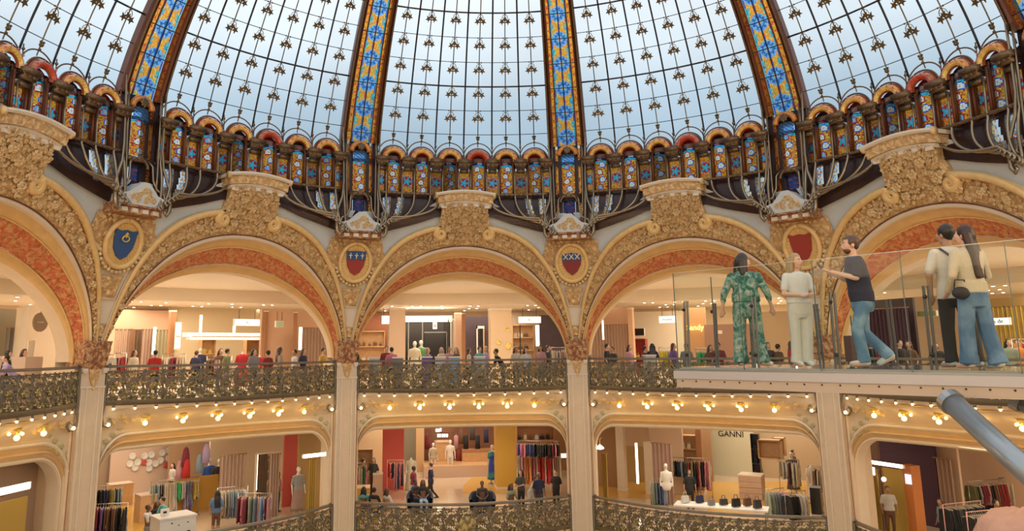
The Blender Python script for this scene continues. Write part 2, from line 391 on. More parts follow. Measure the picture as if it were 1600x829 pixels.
def make_arch():
    root = thing('gallery_arch', 'x', 'arch', BASE0)
    o = BASE0
    # plain pendentive sheet behind the carving
    b = MB(); NU = 96
    def top(phi): return 5.35+.65*math.exp(-(phi/6.5)**4)
    def sheet(u, v):
        t, s_ = full(u); f = FE(t); ph = f[0]*s_
        g = (-18+18*t if t < 1 else 0)*s_
        # upper end of each rib line on the top boundary
        ub = (-18+18*t**1.2)*s_
        tp = (ub, top(ub)); p = lerp2((ph, f[1]), tp, v)
        return S(p[0], p[1], .0)
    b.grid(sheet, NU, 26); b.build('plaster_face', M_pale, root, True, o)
    # lower pier face fills the strip beside the springing
    # carved band
    b = MB(); NV = 22; NU = 230
    def band(u, v):
        t, s_ = full(u); p = lerp2(FE(t), GE(t), .20+.78*v); p = (p[0]*s_, p[1])
        P = S(p[0], p[1]); e = min(1, v*6, (1-v)*6)
        h = .05+.16*relief(P)*e*min(1, .35+t*1.6)
        return S(p[0], p[1], h)
    b.grid(band, NU, NV); b.build('carved_band', M_carve, root, True, o)
    # rosettes along the band
    for s_ in (-1, 1):
        for k in range(9):
            b = MB(); t = .16+.095*k; p = lerp2(FE(t), GE(t), .58); w = .08+.08*t
            rosette(b, lambda x, y, d: S((p[0]*s_)+x/.245, p[1]+y, .19+d*1.3), w); b.build('rosette', M_orn, root, False, o)
    b = MB(); rl = random.Random(12)
    for k in range(420):
        t = rl.uniform(.03, 1); s_ = rl.choice((-1, 1)); p = lerp2(FE(t), GE(t), rl.uniform(.27, .9)); w = rl.uniform(.035, .075)*(.6+.5*t); rot = rl.random()*6
        rosette(b, lambda x, y, d: S((p[0]*s_)+x/.245, p[1]+y, .17+d*1.5), w, rl.choice((3, 4, 5)))
    for k in range(150):
        z = rl.uniform(4.7, 5.66); x = rl.uniform(-3.9, 3.9); v = (z-4.62)/1.12; w = rl.uniform(.04, .08)
        rosette(b, lambda a, c, d: S(x+a/.24, z+c, .22+.36*v+d*1.5), w, rl.choice((3, 4, 5)))
    b.build('carved_leaves', M_orn, root, False, o)
    for x, z in ((0, 5.0), (-1.7, 5.25), (1.7, 5.25), (-2.8, 4.75), (2.8, 4.75)):
        b = MB(); rosette(b, lambda a, c, d: S(x+a/.24, z+c, .24+.36*(z-4.62)/1.12+d*1.3), .17); b.build('crest_rosette', M_orn, root, False, o)
    # pale moulding strip + brown bead on the front edge
    b = MB()
    def strip(u, v):
        t, s_ = full(u); p = lerp2(FE(t), GE(t), [0, 0, .06, .16, .20, .20][round(v*5)])
        return S(p[0]*s_, p[1], [-.05, .10, .13, .07, .05, -.05][round(v*5)])
    b.grid(strip, 100, 5); b.build('edge_moulding', M_cream, root, True, o)
    b = MB(); b.tube([S(full_p(FE, GE, u, .17)[0], full_p(FE, GE, u, .17)[1], .09) for u in np.linspace(0.01, .99, 90)], .022, 6)
    b.build('edge_bead', M_mahog, root, True, o)
    # gold roll moulding with scrolls, one per side
    for s_ in (-1, 1):
        b = MB(); pts = []; rr = []
        for k in range(50):
            t = k/49*.855; p = GE(t); pts.append(S(p[0]*s_, p[1]+.02, .16)); rr.append(.022+.105*min(1, t*1.6))
        e = GE(.855)
        for k in range(1, 26):     # volute
            a = k/25*R_(560); q = .23*(1-k/25*.82)
            cx = e[0]*s_; cz = e[1]-.21
            pts.append(S(cx+s_*-1*math.sin(a)*q/.245, cz+math.cos(a)*q, .16+.05*k/25)); rr.append(.15*(1-k/25*.55))
        b.tube(pts, rr, 8); b.build('gilt_roll_moulding', M_gold, root, True, o)
        b = MB(); b.tube([S(lerp2(FE(t), GE(t), 1.10)[0]*s_, lerp2(FE(t), GE(t), 1.10)[1], .07) for t in np.linspace(.02, .80, 50)], .05, 6)
        b.build('outer_fillet', M_cream2, root, True, o)
    # splayed soffit: ochre borders and terracotta panel
    def sof(t, k, d=0.):
        f, bk = FE(t), BE(t); p = lerp2(f, bk, k); r = Rw(f[1])*(1-k)+15.4*k
        return p[0], p[1]-d, r-d*.6
    for nm, k0, k1, m_, d_ in (('soffit_border', 0, .22, M_ochre, .0), ('soffit_border', .76, 1.0, M_ochre, .0)):
        b = MB()
        def g(u, v):
            t, s_ = full(u); q = sof(t, k0+(k1-k0)*v, .04*math.sin(v*math.pi)); return pol(q[0]*s_, q[2], q[1])
        b.grid(g, 90, 6); b.build(nm, m_, root, True, o)
    b = MB()
    def g2(u, v):
        t, s_ = full(u); q = sof(t, .22+.54*v); P = pol(q[0]*s_, q[2], q[1]); e = min(1, v*8, (1-v)*8)
        h = .13*relief(P, 3.4)*e*min(1, t*4); q = sof(t, .22+.54*v, h-.03); return pol(q[0]*s_, q[2], q[1])
    b.grid(g2, 220, 16, None); b.build('terracotta_soffit', M_red, root, True, o)
    for k in (.22, .76):
        b = MB(); b.tube([pol((sof(full(u)[0], k)[0])*full(u)[1], sof(full(u)[0], k)[2], sof(full(u)[0], k)[1]-.02) for u in np.linspace(0.01, .99, 80)], .03, 5)
        b.build('soffit_fillet', M_gold, root, True, o)
    b = MB()
    def rev(u, v):
        t, s_ = full(u); q = BE(t); return pol(q[0]*s_, 15.4+.65*v, q[1])
    b.grid(rev, 80, 1)
    def back(u, v):   # rear face of the arch wall above the opening
        t, s_ = full(u); q = BE(t); ub = (-18+18*t)*s_; p = lerp2((q[0]*s_, q[1]), (ub, 3.3), v); return pol(p[0], 16.05, p[1])
    b.grid(back, 80, 3)
    for s_ in (-1, 1): b.grid(lambda u, v: pol(s_*(18-1.9*u), 16.05, -1.6+4.8*v*(.3 if u else 1)), 1, 1)
    b.build('reveal', M_cream, root, True, o)
    # crest: carved neck, dentils and curved cornice
    b = MB()
    def neck(u, v):
        z = 4.62+v*1.12; hw = 4.9-.9*math.sin(min(1, v*1.2)*math.pi*.5)+.5*max(0, v-.75)*4*.3; ph = (u*2-1)*hw
        P = S(ph, z); e = min(1, u*12, (1-u)*12, (1-v)*8)
        return S(ph, z, .10+.18*relief(P, 3.6)*e+.36*v)
    b.grid(neck, 60, 36)
    for s_ in (-1, 1):
        b.grid(lambda u, v: S(s_*(4.9-.9*math.sin(min(1, v*1.2)*math.pi*.5)), 4.62+v*1.12, -.5+u*(.60+.36*v)), 1, 8)
    b.build('carved_crest', M_carve2, root, True, o)
    def arc_block(name, ph, z0, z1, d0, d1, m_, bow=.14, nu=24):
        b = MB()
        prof = [(z0, d0), (z0, d1), ((z0+z1)/2, d1+.03), (z1, d1), (z1, d0)]
        b.grid(lambda u, v: S((u*2-1)*ph, prof[round(v*4)][0]+bow*(1-(u*2-1)**2)-bow, 0)*1 + (pol((u*2-1)*ph, -prof[round(v*4)][1])-pol((u*2-1)*ph, 0)), nu, 4)
        for u in (0, 1): b.add([S((u*2-1)*ph, z-bow, d) for z, d in prof], [(0, 1, 2, 3, 4)])
        b.build(name, m_, root, False, o)
    arc_block('cornice_lower', 4.6, 5.70, 5.82, -.3, .48, M_cream2)
    arc_block('cornice_frieze', 4.9, 5.82, 6.08, -.3, .55, M_carve2)
    arc_block('cornice_top', 5.3, 6.08, 6.20, -.4, .64, M_cream2)
    b = MB()
    for k in range(-2, 3):
        ph = k*1.9; z = 5.68-.14*(ph/5)**2; b = MB()
        b.box(S(ph, z-.04, .50), (.22, .08, .11), -R_(ph)); b.build('dentil', M_cream2, root, False, o)
    for s_ in (-1, 1):
        b = MB(); b.tube([S(s_*4.9, 6.0, .50), S(s_*5.35, 6.0, .50)], .12, 10); b.build('cornice_knuckle', M_gold, root, True, o)
    return root
def full_p(f, g, u, k):
    t, s_ = full(u); p = lerp2(f(t), g(t), k); return (p[0]*s_, p[1])
def rosette(b, fn, r, n=6, c=None):
    """petalled boss; fn(x, y, depth)"""
    K = n*4; vs = [fn(0, 0, r*.55)]
    for j, (q, d) in enumerate(((.35, .5), (.7, .42), (1.0, 0))):
        for i in range(K):
            a = 2*math.pi*i/K; w = q*(1 if j == 0 else .72+.28*abs(math.cos(a*n/2)))
            vs.append(fn(math.cos(a)*r*w, math.sin(a)*r*w, r*d*(.25 if j == 0 else 1)))
    fs = [(0, 1+i, 1+(i+1) % K) for i in range(K)]
    for j in range(2):
        for i in range(K): a = 1+j*K; fs.append((a+i, a+K+i, a+K+(i+1) % K, a+(i+1) % K))
    b.add(vs, fs, c)
arch0 = make_arch()
def place_ring(o, base, phi):
    v = Vector((base.x, base.y)); a = R_(-phi)
    o.location = (base.x*math.cos(a)-base.y*math.sin(a), base.x*math.sin(a)+base.y*math.cos(a), base.z); o.rotation_euler = (0, 0, a)
BAYN = {-72: 'far left', -36: 'left', 0: 'centre', 36: 'right', 72: 'far right'}
BAYD = {-72: 'cut off by the left edge of the picture', -36: 'with a cream shop and hanging white sign behind it', 0: 'with a black shopfront and white column behind it',
        36: 'with a yellow neon word behind it', 72: 'rising behind the people on the glass walkway'}
def ring_copies(proto, base, cat, labels, group):
    first = True; out = {}
    for ph in sorted(labels, key=lambda q: abs(q)):
        o = proto if first else copy_tree(proto); first = False
        place_ring(o, base, ph); o['label'] = labels[ph]; o['category'] = cat; o['group'] = group; out[ph] = o
    return out
ring_copies(arch0, BASE0, 'arch', {p: 'carved gilt round arch ' + BAYD[p] for p in BAYD}, 'great carved arches of the upper gallery')

# ------------------------------------------------------------------ spandrel between arches: roundel, panels, pedestal
BS0 = Vector((0, 14.6, -.1))
def make_spandrel():
    root = thing('spandrel', 'x', 'spandrel', BS0); o = BS0
    G = lambda x, z, d: S(x/.25, z, d)           # x in metres across
    # pier face
    b = MB(); b.grid(lambda u, v: S((u*2-1)*interp([(-.5, .75), (.5, .8), (1.2, 1.3), (1.9, 2.2), (2.7, 3.0), (3.3, 3.8), (4.2, 3.8)], -.5+v*4.7), -.5+v*4.7, .02), 6, 30)
    b.build('pier_face', M_cream2, root, True, o)
    def panel(z0, z1, w0, w1, nm='gilt_panel'):
        b = MB()
        def g(u, v):
            w = w0+(w1-w0)*v; x = (u*2-1)*w; z = z0+(z1-z0)*v; e = min(1, u*10, (1-u)*10, v*10, (1-v)*10)
            return G(x, z, .03+.02*e+.11*relief(G(x, z, 0), 4.5)*e)
        b.grid(g, 26, 24); b.build(nm, M_carve, root, True, o)
        b = MB(); b.tube([G(x, z, .06) for x, z in ((-w0-.04, z0-.04), (w0+.04, z0-.04), (w1+.04, z1+.04), (-w1-.04, z1+.04), (-w0-.04, z0-.04))], .025, 6)
        b.build('panel_frame', M_cream, root, False, o)
    panel(1.72, 2.38, .20, .36); panel(.48, .88, .12, .15)
    # carved ground round the roundel
    b = MB()
    def g(u, v):
        z = 2.55+v*1.75; hw = interp([(2.55, .4), (3.1, .85), (3.6, 1.2), (4.3, 1.05)], z); x = (u*2-1)*hw; e = min(1, u*8, (1-u)*8, v*8, (1-v)*8)
        return G(x, z, .05+.16*relief(G(x, z, 0), 3.6)*e)
    b.grid(g, 50, 40); b.build('carved_ground', M_carve, root, True, o)
    b = MB(); rl = random.Random(2)
    for k in range(90):
        z = rl.uniform(2.6, 4.2); hw = interp([(2.55, .4), (3.1, .85), (3.6, 1.15), (4.3, 1.0)], z); x = rl.uniform(-hw, hw); w = rl.uniform(.04, .08)
        if (x/.66)**2+((z-3.37)/.76)**2 < 1: continue
        rosette(b, lambda a, c, d: G(x+a, z+c, .17+d*1.4), w, 4)
    b.build('carved_leaves', M_orn, root, False, o)
    # oval cartouche
    b = MB(); K = 40
    for rx, rz, r, m_ in ((.62, .72, .085, 0),):
        b.tube([G(rx*math.sin(2*math.pi*k/K), 3.37+rz*math.cos(2*math.pi*k/K), .22) for k in range(K+1)], r, 8)
    b.build('cartouche_ring', M_gold, root, True, o)
    b = MB(); b.prism([(.56*math.sin(2*math.pi*k/K), 3.37+.66*math.cos(2*math.pi*k/K)) for k in range(K)], lambda a, c, d: G(a, c, d), .0, .2)
    b.build('cartouche_field', M_ochre, root, False, o)
    b = MB()
    for k in range(30):
        a = 2*math.pi*k/30; b.tube([G(.44*math.sin(a), 3.37+.5*math.cos(a), .21), G(.55*math.sin(a), 3.37+.63*math.cos(a), .21)], .02, 4)
    b.build('sun_rays', M_gold2, root, False, o)
    b = MB()
    for k in range(15):
        a = R_(105+150*k/14); b.sphere(G(.76*math.sin(a), 3.37+.86*math.cos(a), .16), .07, 8, 5)
    b.build('bead_garland', M_orn, root, True, o)
    # pedestal with dentils and small leafy pediment
    b = MB(); b.box(G(0, 4.36, .28), (1.7, .55, .22)); b.box(G(0, 4.5, .30), (1.8, .65, .07)); b.build('bracket_block', M_cap, root, False, o)
    for k in range(4): b = MB(); b.box(G(-.6+.4*k, 4.34, .6), (.2, .14, .12)); b.build('dentil', M_cream2, root, False, o)
    b = MB(); b.prism([(-.85, 4.52), (.85, 4.52), (.85, 4.80), (.55, 4.88), (.14, 5.22), (-.14, 5.22), (-.55, 4.88), (-.85, 4.80)], lambda a, c, d: G(a, c, d), -.1, .62)
    b.build('pedestal', M_pale, root, False, o)
    b = MB(); rnd = random.Random(3)
    for k in range(16):
        a = rnd.uniform(-.42, .42); z = 4.66+rnd.random()*(.44-abs(a)*.8)
        rosette(b, lambda x, y, d: G(a+x, z+y, .63+d), .11, 5)
    b.build('gilt_leaf_cluster', M_orn, root, True, o)
    return root
sp0 = make_spandrel()
ribs = (-54, -18, 18, 54)
ARMS = {-54: 'holding a blue crowned shield', -18: 'holding a red shield with a blue top, left of the centre arch',
        18: 'holding a dark red heart-shaped shield with a blue top', 54: 'holding a plain red shield, above the woman in white'}
spd = ring_copies(sp0, BS0, 'spandrel', {p: 'gilt pier panel ' + ARMS[p] for p in ribs}, 'pier panels between the arches')
M_sblue = mat('heraldic_blue', (.03, .09, .24), .4); M_sred = mat('heraldic_red', (.34, .04, .03), .4); M_sred2 = mat('deep_heraldic_red', (.25, .03, .035), .4)
M_swhite = mat('heraldic_white', (.75, .72, .6), .5)
def shield_poly(kind):
    if kind == 'heart':
        L = [(.0, -.52), (.2, -.38), (.36, -.12), (.40, .1), (.33, .28), (.2, .34), (.0, .26)]
    else: L = [(0, -.52), (.18, -.42), (.33, -.18), (.38, .08), (.40, .40), (.2, .36), (0, .40)]
    return L+[(-x, y) for x, y in reversed(L[1:-1])]
for ph in ribs:
    r0 = spd[ph]; G = lambda x, z, d: S(x/.25, z, d)
    kind = 'heart' if ph == 18 else 'plain'
    b = MB(); b.prism(shield_poly(kind), lambda a, c, d: G(a, 3.4+c, d), .2, .27)
    sh = b.build('shield', {-54: M_sblue, -18: M_sred, 18: M_sred2, 54: M_sred}[ph], r0, False, BS0)
    sh['label'] = {-54: 'blue shield with gold crown', -18: 'red shield under blue band', 18: 'dark red heart shield', 54: 'plain red shield'}[ph]
    if ph in (-18, 18):
        b = MB(); b.prism([(-.39, .06), (.39, .06), (.395, .38 if ph < 0 else .26), (0, .40 if ph < 0 else .36), (-.395, .38 if ph < 0 else .26)], lambda a, c, d: G(a, 3.4+c, d), .26, .285)
        b.build('blue_chief', M_sblue, sh, False, BS0)
        b = MB()
        for x in (-.24, 0, .24):
            if ph < 0: b.tube([G(x, 3.50, .3), G(x, 3.72, .3)], .018, 5); b.tube([G(x-.07, 3.64, .3), G(x, 3.60, .3), G(x+.07, 3.64, .3)], .018, 5)
            else: b.tube([G(x-.09, 3.5, .3), G(x+.09, 3.70, .3)], .022, 5); b.tube([G(x-.09, 3.70, .3), G(x+.09, 3.5, .3)], .022, 5)
        b.build('white_charges', M_swhite, sh, False, BS0)
    if ph == -54:
        b = MB(); b.tube([G(.12*math.cos(a), 3.52+.09*math.sin(a), .3) for a in np.linspace(0, 2*math.pi, 16)], .022, 5)
        b.tube([G(0, 3.55, .3), G(0, 3.72, .3)], .02, 5); b.tube([G(-.07, 3.66, .3), G(.07, 3.66, .3)], .02, 5); b.build('gold_crown', M_gold2, sh, False, BS0)

# ------------------------------------------------------------------ pillars
BP0 = Vector((0, 15.0, F1))
def make_pillar():
    root = thing('pillar', 'x', 'pillar', BP0); o = BP0
    b = MB(); w = .36       # moulded shaft section (x, depth) swept vertically
    sec = [(-.56, -1.5), (-.56, -.06), (-.53, .02), (-.48, .05), (-.40, .05), (-.40, .16), (.40, .16), (.40, .05), (.48, .05), (.53, .02), (.56, -.06), (.56, -1.5)]
    P = lambda x, d, z: Vector((x, 15.0-d, z))
    n = len(sec)
    for z0, z1 in ((F1, -.42),):
        b.add([P(x, d, z0) for x, d in sec]+[P(x, d, z1) for x, d in sec], [(i, i+1, i+1+n, i+n) for i in range(n-1)]+[tuple(range(n, 2*n))])
    b.build('shaft', M_cream, root, False, o)
    b = MB()
    for x in (-.37, -.20, .20, .37): b.box((x, 15-.175, (F1-1.0)/2), (.045, .05, abs(F1+1.0)))
    b.box((0, 15-.17, -1.02), (.84, .05, .06))
    b.build('fluting', M_cream2, root, False, o)
    for x in (-.465, .465): b = MB(); b.box((x, 15-.06, (F1-1.0)/2), (.03, .03, abs(F1+1.0))); b.build('edge_line', mat('brown_line', (.42, .24, .13), .5), root, False, o)
    # capital: flaring carved block, drip of gilding, small cream caps
    b = MB()
    def g(u, v):
        a = (u*2-1); w = .38+.08*v**1.8; z = -.48+.86*v; x = a*w; dep = .20+.22*v
        rx = math.copysign(min(abs(x), w), x); e = min(1, v*8)
        return Vector((rx, 15-dep*(1-.25*a*a)-.10*relief((rx, z, 1), 5)*e+.0, z))
    b.grid(g, 36, 28)
    for s_ in (-1, 1): b.grid(lambda u, v: Vector((s_*(.38+.08*v**1.8), 15-(.20+.22*v)*.75+u*.9, -.48+.86*v)), 2, 8)
    b.build('capital', M_cap, root, True, o)
    b = MB(); b.prism([(-.18, -.48), (.18, -.48), (.14, -.75), (.05, -1.0), (0, -1.12), (-.05, -1.0), (-.14, -.75)], lambda a, c, d: Vector((a, 15-d, c)), .15, .21)
    b.build('gilt_drop', M_carve, root, False, o)
    for s_ in (-1, 1):
        b = MB(); b.box((s_*.34, 14.80, -.50), (.17, .14, .10)); b.box((s_*.34, 14.80, -.57), (.12, .1, .06)); b.build('cap_block', M_cream2, root, False, o)
    return root
pl0 = make_pillar()
PILD = {-54: 'between the far left and left bays, under the blue shield', -18: 'left of the centre bay', 18: 'right of the centre bay', 54: 'partly hidden behind the white walkway edge'}
ring_copies(pl0, BP0, 'pillar', {p: 'tall cream fluted pillar ' + PILD[p] for p in ribs}, 'fluted pillars round the atrium')

# ------------------------------------------------------------------ balconies
def rail_r(ph): return 15.0-1.62*(1-(abs(ph)/16.4)**2.1) if abs(ph) < 16.4 else 15.0
def RP(ph, z, d=0.): return pol(ph, rail_r(ph)-d, z)
BB0 = Vector((0, 14, F3))
_arc = [0.]
_phs = np.linspace(-16.3, 16.3, 400)
for i in range(1, 400): _arc.append(_arc[-1]+(RP(_phs[i], 0)-RP(_phs[i-1], 0)).length)
LARC = _arc[-1]
def RS(s, z, d=0.): return RP(float(np.interp(s, _arc, _phs)), z, d)
def scroll(b, fn, x0, z0, r, turn, dirn, flip, rr=.018, n=15):
    pts = []
    for k in range(n):
        a = turn*k/(n-1); q = r*(1-.75*k/(n-1))
        pts.append(fn(x0+dirn*math.sin(a)*q, z0+flip*math.cos(a)*q))
    b.tube(pts, rr, 4, cap=False)
def make_balcony():
    root = thing('balcony_railing', 'x', 'balcony', BB0); o = BB0
    zt, zb = F3+1.13, F3+.02
    b = MB(); b.grid(lambda u, v: RS(LARC*u, zt+[0, .05, .05, -.03, -.03, 0][round(v*5)], [.10, .07, -.07, -.10, .10, .10][round(v*5)]), 60, 5); b.build('handrail', M_lattice, root, True, o)
    b = MB(); b.grid(lambda u, v: RS(LARC*u, zb+[.08, .08, -.04, -.08, .08][round(v*4)], [.12, -.04, -.04, .10, .12][round(v*4)]), 60, 4); b.build('bottom_rail', M_lattice, root, True, o)
    b = MB(); b.tube([RS(LARC*u, zt-.14) for u in np.linspace(0, 1, 60)], .02, 5); b.build('upper_bar', M_lattice, root, True, o)
    nm = 15; W = LARC/nm
    rl = random.Random(8); LEAFS = [(rl.uniform(-.3, .3), rl.uniform(.1, .98), rl.uniform(.04, .085)) for _ in range(56)]
    b = MB(); g = MB()
    for k in range(nm):
        c = W*(k+.5); f = lambda x, z: RS(min(max(c+x, 0), LARC), z, .02)
        b.tube([f(-W/2, zb), f(-W/2, zt-.1)], .018, 4); b.tube([f(0, zb+.1), f(0, zb+.36)], .014, 4)
        for s_ in (-1, 1):
            scroll(b, f, s_*.13, zt-.36, .17, 5.2, s_, 1); scroll(b, f, s_*.14, zb+.30, .17, 5.2, s_, -1)
            scroll(b, f, s_*.20, zb+.56, .12, 4.5, -s_, 1); scroll(b, f, s_*.06, zb+.72, .09, 4.2, -s_, -1)
            b.tube([f(s_*.27, zt-.16), f(s_*.10, zb+.70), f(s_*.26, zb+.30), f(s_*.02, zb+.05)], .013, 4)
        fg = lambda X, Z, r, n=5: rosette(g, lambda x, y, d: RS(min(max(c+X+x, 0), LARC), Z+y, .035+d), r, n)
        fg(0, zb+.50, .13, 6); fg(0, zt-.22, .06); fg(0, zb+.17, .11, 6)
        for s_ in (-1, 1): fg(s_*.17, zt-.33, .055); fg(s_*.19, zb+.33, .06); fg(s_*.27, zb+.60, .05); fg(s_*.10, zb+.86, .045)
        fg(W/2, zb+.14, .09, 6)
        for X, Z, r in LEAFS: rosette(b, lambda x, y, d: RS(min(max(c+X+x, 0), LARC), zb+Z+y, .0+d), r, 4)
    b.build('iron_scrollwork', M_lattice, root, True, o); g.build('gilded_flowers', M_bgold, root, False, o)
    # bulbs beneath
    for k in range(14):
        s = LARC*(k+.5)/14; b = MB(); b.lathe([(.02, .0), (.045, -.03), (.045, -.10), (.03, -.12)], RS(s, zb-.04, .06), 8)
        h = b.build('bulb_socket', M_lattice, root, True, o)
        b = MB(); b.sphere(RS(s, zb-.19, .06), .034, 8, 6); b.build('bulb', M_bulb, h, True); h.children[0].data.transform(Matrix.Translation(-o))
    for s_ in (-1, 1):    # hanging scroll bracket by the pillar
        ph = s_*16.25; b = MB(); P = lambda x, z: pol(ph-s_*x/.26, 14.85, z)
        b.tube([P(-.02, zt+.02), P(.08, zt+.10), P(.14, zt+.03), P(.08, zt-.03)], .03, 6)
        b.tube([P(.0, zt), P(.0, zb-.1), P(-.06, zb-.45), P(.02, zb-.68), P(.18, zb-.72), P(.26, zb-.60), P(.2, zb-.5), P(.12, zb-.56)], [.03, .03, .035, .05, .06, .05, .035, .02], 7)
        h = b.build('end_scroll', M_lattice, root, True, o)
        b = MB(); b.sphere(P(.12, zb-.66)-pol(ph, .1), .055, 8, 6); q = b.build('bulb', M_bulb, h, True, o)
    return root
bal0 = make_balcony()
bals = ring_copies(bal0, BB0, 'balcony', {p: f'bowed iron and gilt balcony of the upper gallery, {q}' for p, q in
    {-72: 'cut off by the left edge', -36: 'below the cream shop with red jackets', 0: 'below the black shopfront', 36: 'running behind the end of the walkway', 72: 'hidden behind the walkway right half'}.items()}, 'upper balconies')
lowl = {-72: None, -36: 'below the racks of brown coats', 0: 'carrying a round gilt disc', 36: 'below the handbag display', 72: 'at the lower right corner'}
for p, q in lowl.items():
    if q:
        c = copy_tree(bal0); B2 = BB0+Vector((0, 0, -5.28)); place_ring(c, B2, p); c['label'] = 'bowed iron and gilt lower balcony ' + q; c['group'] = 'lower balconies'
        if p == 0:
            b = MB(); b.lathe([(.30, 0), (.36, .03), (.33, .06), (.0, .07)], (0, 0, 0), 24)
            d = b.build('round_medallion', M_bgold, c); d.location = (0, 13.30-14, .38); d.rotation_euler = (math.pi/2, 0, 0)

# ------------------------------------------------------------------ balcony soffit and moulded frame of the storey below
BF0 = Vector((0, 15, -3))
def make_fascia():
    root = thing('balcony_soffit', 'x', 'soffit', BF0); o = BF0
    P0 = F3
    prof = [(0, 0.02, .0), (0, -.12, .0), (.04, -.16, 0), (.10, -.18, 0), (.16, -.30, 0), (.34, -.42, 0), (.60, -.56, 0), (.84, -.72, 0), (.97, -.86, 0), (1, -.98, 0)]
    b = MB(); n = len(prof)-1
    def g(u, v):
        ph = -18+36*u; k, dz, _ = prof[round(v*n)]; r0 = rail_r(ph)-.06; r1 = 15.08
        scal = math.sin(u*math.pi*17)**2*.03 if round(v*n) in (1, 2) else 0
        return pol(ph, r0+(r1-r0)*k, P0+dz-scal)
    b.grid(g, 150, n); b.grid(lambda u, v: pol(-18+36*u, rail_r(-18+36*u)-.06+v*(15.2-rail_r(-18+36*u)), P0+.02), 60, 1)
    b.build('cove', M_cream, root, True, o)
    b = MB(); b.tube([pol(ph, rail_r(ph)+.12, P0-.23) for ph in np.linspace(-16.5, 16.5, 60)], .035, 6); b.build('soffit_bead', M_gold, root, True, o)
    # framed opening with rounded corners
    def out(t, e):     # t 0..1 over the outline; e = inset 0 (outer) .. 1 (inner)
        zt = -2.50-.58*e; hw = 16.35-.55*e; rc = 3.8-1.0*e; zr = 1.25-.35*e
        if t < .2: return (-hw, -9+(zt-zr+9)*t/.2)
        if t > .8: return (hw, -9+(zt-zr+9)*(1-t)/.2)
        if t < .35: a = (t-.2)/.15*math.pi/2; return (-hw+rc*(1-math.cos(a)), zt-zr*(1-math.sin(a)))
        if t > .65: a = (.8-t)/.15*math.pi/2; return (hw-rc*(1-math.cos(a)), zt-zr*(1-math.sin(a)))
        k = (t-.35)/.3; return (-hw+rc+(2*(hw-rc))*k, zt)
    steps = [(0, .02, 0), (.0, .10, 0), (.10, .13, 0), (.18, .08, 0), (.22, .0, 0), (.42, -.05, 0), (.46, .02, 0), (.54, .05, 0), (.60, -.02, 0), (.78, -.12, 0), (.82, -.07, 0), (.90, -.08, 0), (1, -.18, 0), (1, -.75, 0)]
    ns = len(steps)-1
    for nm, a0, a1, m_ in (('outer_moulding', 0, 4, M_cream2), ('frame_moulding', 4, 9, mat('lamp_tinted_moulding', (.66, .46, .24), .5, bump=.1, var=.1)), ('inner_moulding', 9, 13, M_cream2)):  # orange tan of the middle moulding paints in the yellow lamp light
        b = MB(); kk = a1-a0
        def g(u, v):
            q = steps[a0+round(v*kk)]; ph, z = out(u, q[0]); return pol(ph, 15.06-q[1], z)
        b.grid(g, 160, kk); b.build(nm, m_, root, False, o)
    b = MB()
    def fill(u, v):
        ph, z = out(u, 0); k = min(u, 1-u); sg = -1 if u < .5 else 1; z2 = out(.2, 0)[1]
        t = (18*sg, z) if k <= .2 else (18*sg, z2+(-2.3-z2)*(k-.2)/.04) if k < .24 else (sg*(18+(abs(out(.35, 0)[0])-18)*(k-.24)/.11), -2.3) if k < .35 else (ph, -2.3)
        p = lerp2((ph, z), t, v); return pol(p[0], 15.06, p[1])
    b.grid(fill, 300, 1); b.build('wall_face', M_cream, root, False, o)
    # gilt sprays in the corners of the cove
    for s_ in (-1, 1):
        b = MB(); rnd = random.Random(5)
        for k in range(12):
            ph = s_*(10.6+k*.42); q = .45+.25*math.sin(k*1.3); r = rail_r(ph)+(15.08-rail_r(ph))*q; z = P0-.30-.45*q
            rosette(b, lambda x, y, d: pol(ph+x/.26, r-.02-d*.25, z+y), .07+.04*rnd.random(), 5)
        b.build('gilt_spray', M_gold, root, False, o)
        b = MB()
        for k in range(7):
            ph = s_*(13.6+k*.42); z = -2.35-.09*k-.25*(k % 2)
            rosette(b, lambda x, y, d: pol(ph+x/.26, 15.03-d, z+y), .09, 5)
        b.build('corner_leaves', mat('sage_gilt_leaves', (.55, .50, .24), .5, .1), root, True, o)
    return root
fa0 = make_fascia()
ring_copies(fa0, BF0, 'soffit', {p: f'cream coved underside and moulded frame beneath the upper balcony, {q} bay' for p, q in BAYN.items()}, 'balcony soffits')
for p in (-36, 0, 36, 72):
    c = copy_tree(fa0); place_ring(c, BF0+Vector((0, 0, -5.28)), p); c['label'] = f'cream coved underside beneath the lower balcony, {BAYN[p]} bay at the bottom edge'; c['group'] = 'lower balcony soffits'

# ------------------------------------------------------------------ globe lamps under the balconies
BL = Vector((0, 0, 0))
def make_cluster(nb):
    root = thing('globe_lamp', 'x', 'lamp', BL)
    b = MB(); b.lathe([(.0, .12), (.11, .10), (.13, .05), (.05, .0), (.03, -.05)], (0, 0, 0), 12); b.build('ceiling_rose', M_gold2, root, True)
    b = MB(); rnd = 1
    for k in range(nb-1):
        a = 2*math.pi*k/(nb-1)+.5; b.tube([(0, 0, .03), (.1*math.cos(a), .1*math.sin(a), -.02), (.17*math.cos(a), .17*math.sin(a), .02)], .016, 5)
    if nb > 1: b.build('lamp_arms', M_gold2, root, True)
    for k in range(nb-1):
        a = 2*math.pi*k/(nb-1)+.5; b = MB(); b.sphere((.19*math.cos(a), .19*math.sin(a), -.03), .047, 10, 8); b.build('small_globe', M_bulb2, root, True)
    b = MB(); b.sphere((0, 0, -.14), .078, 12, 8); b.build('globe', M_bulb2, root, True)
    return root
cl4 = make_cluster(4); cl1 = make_cluster(1)
used = {4: False, 1: False}
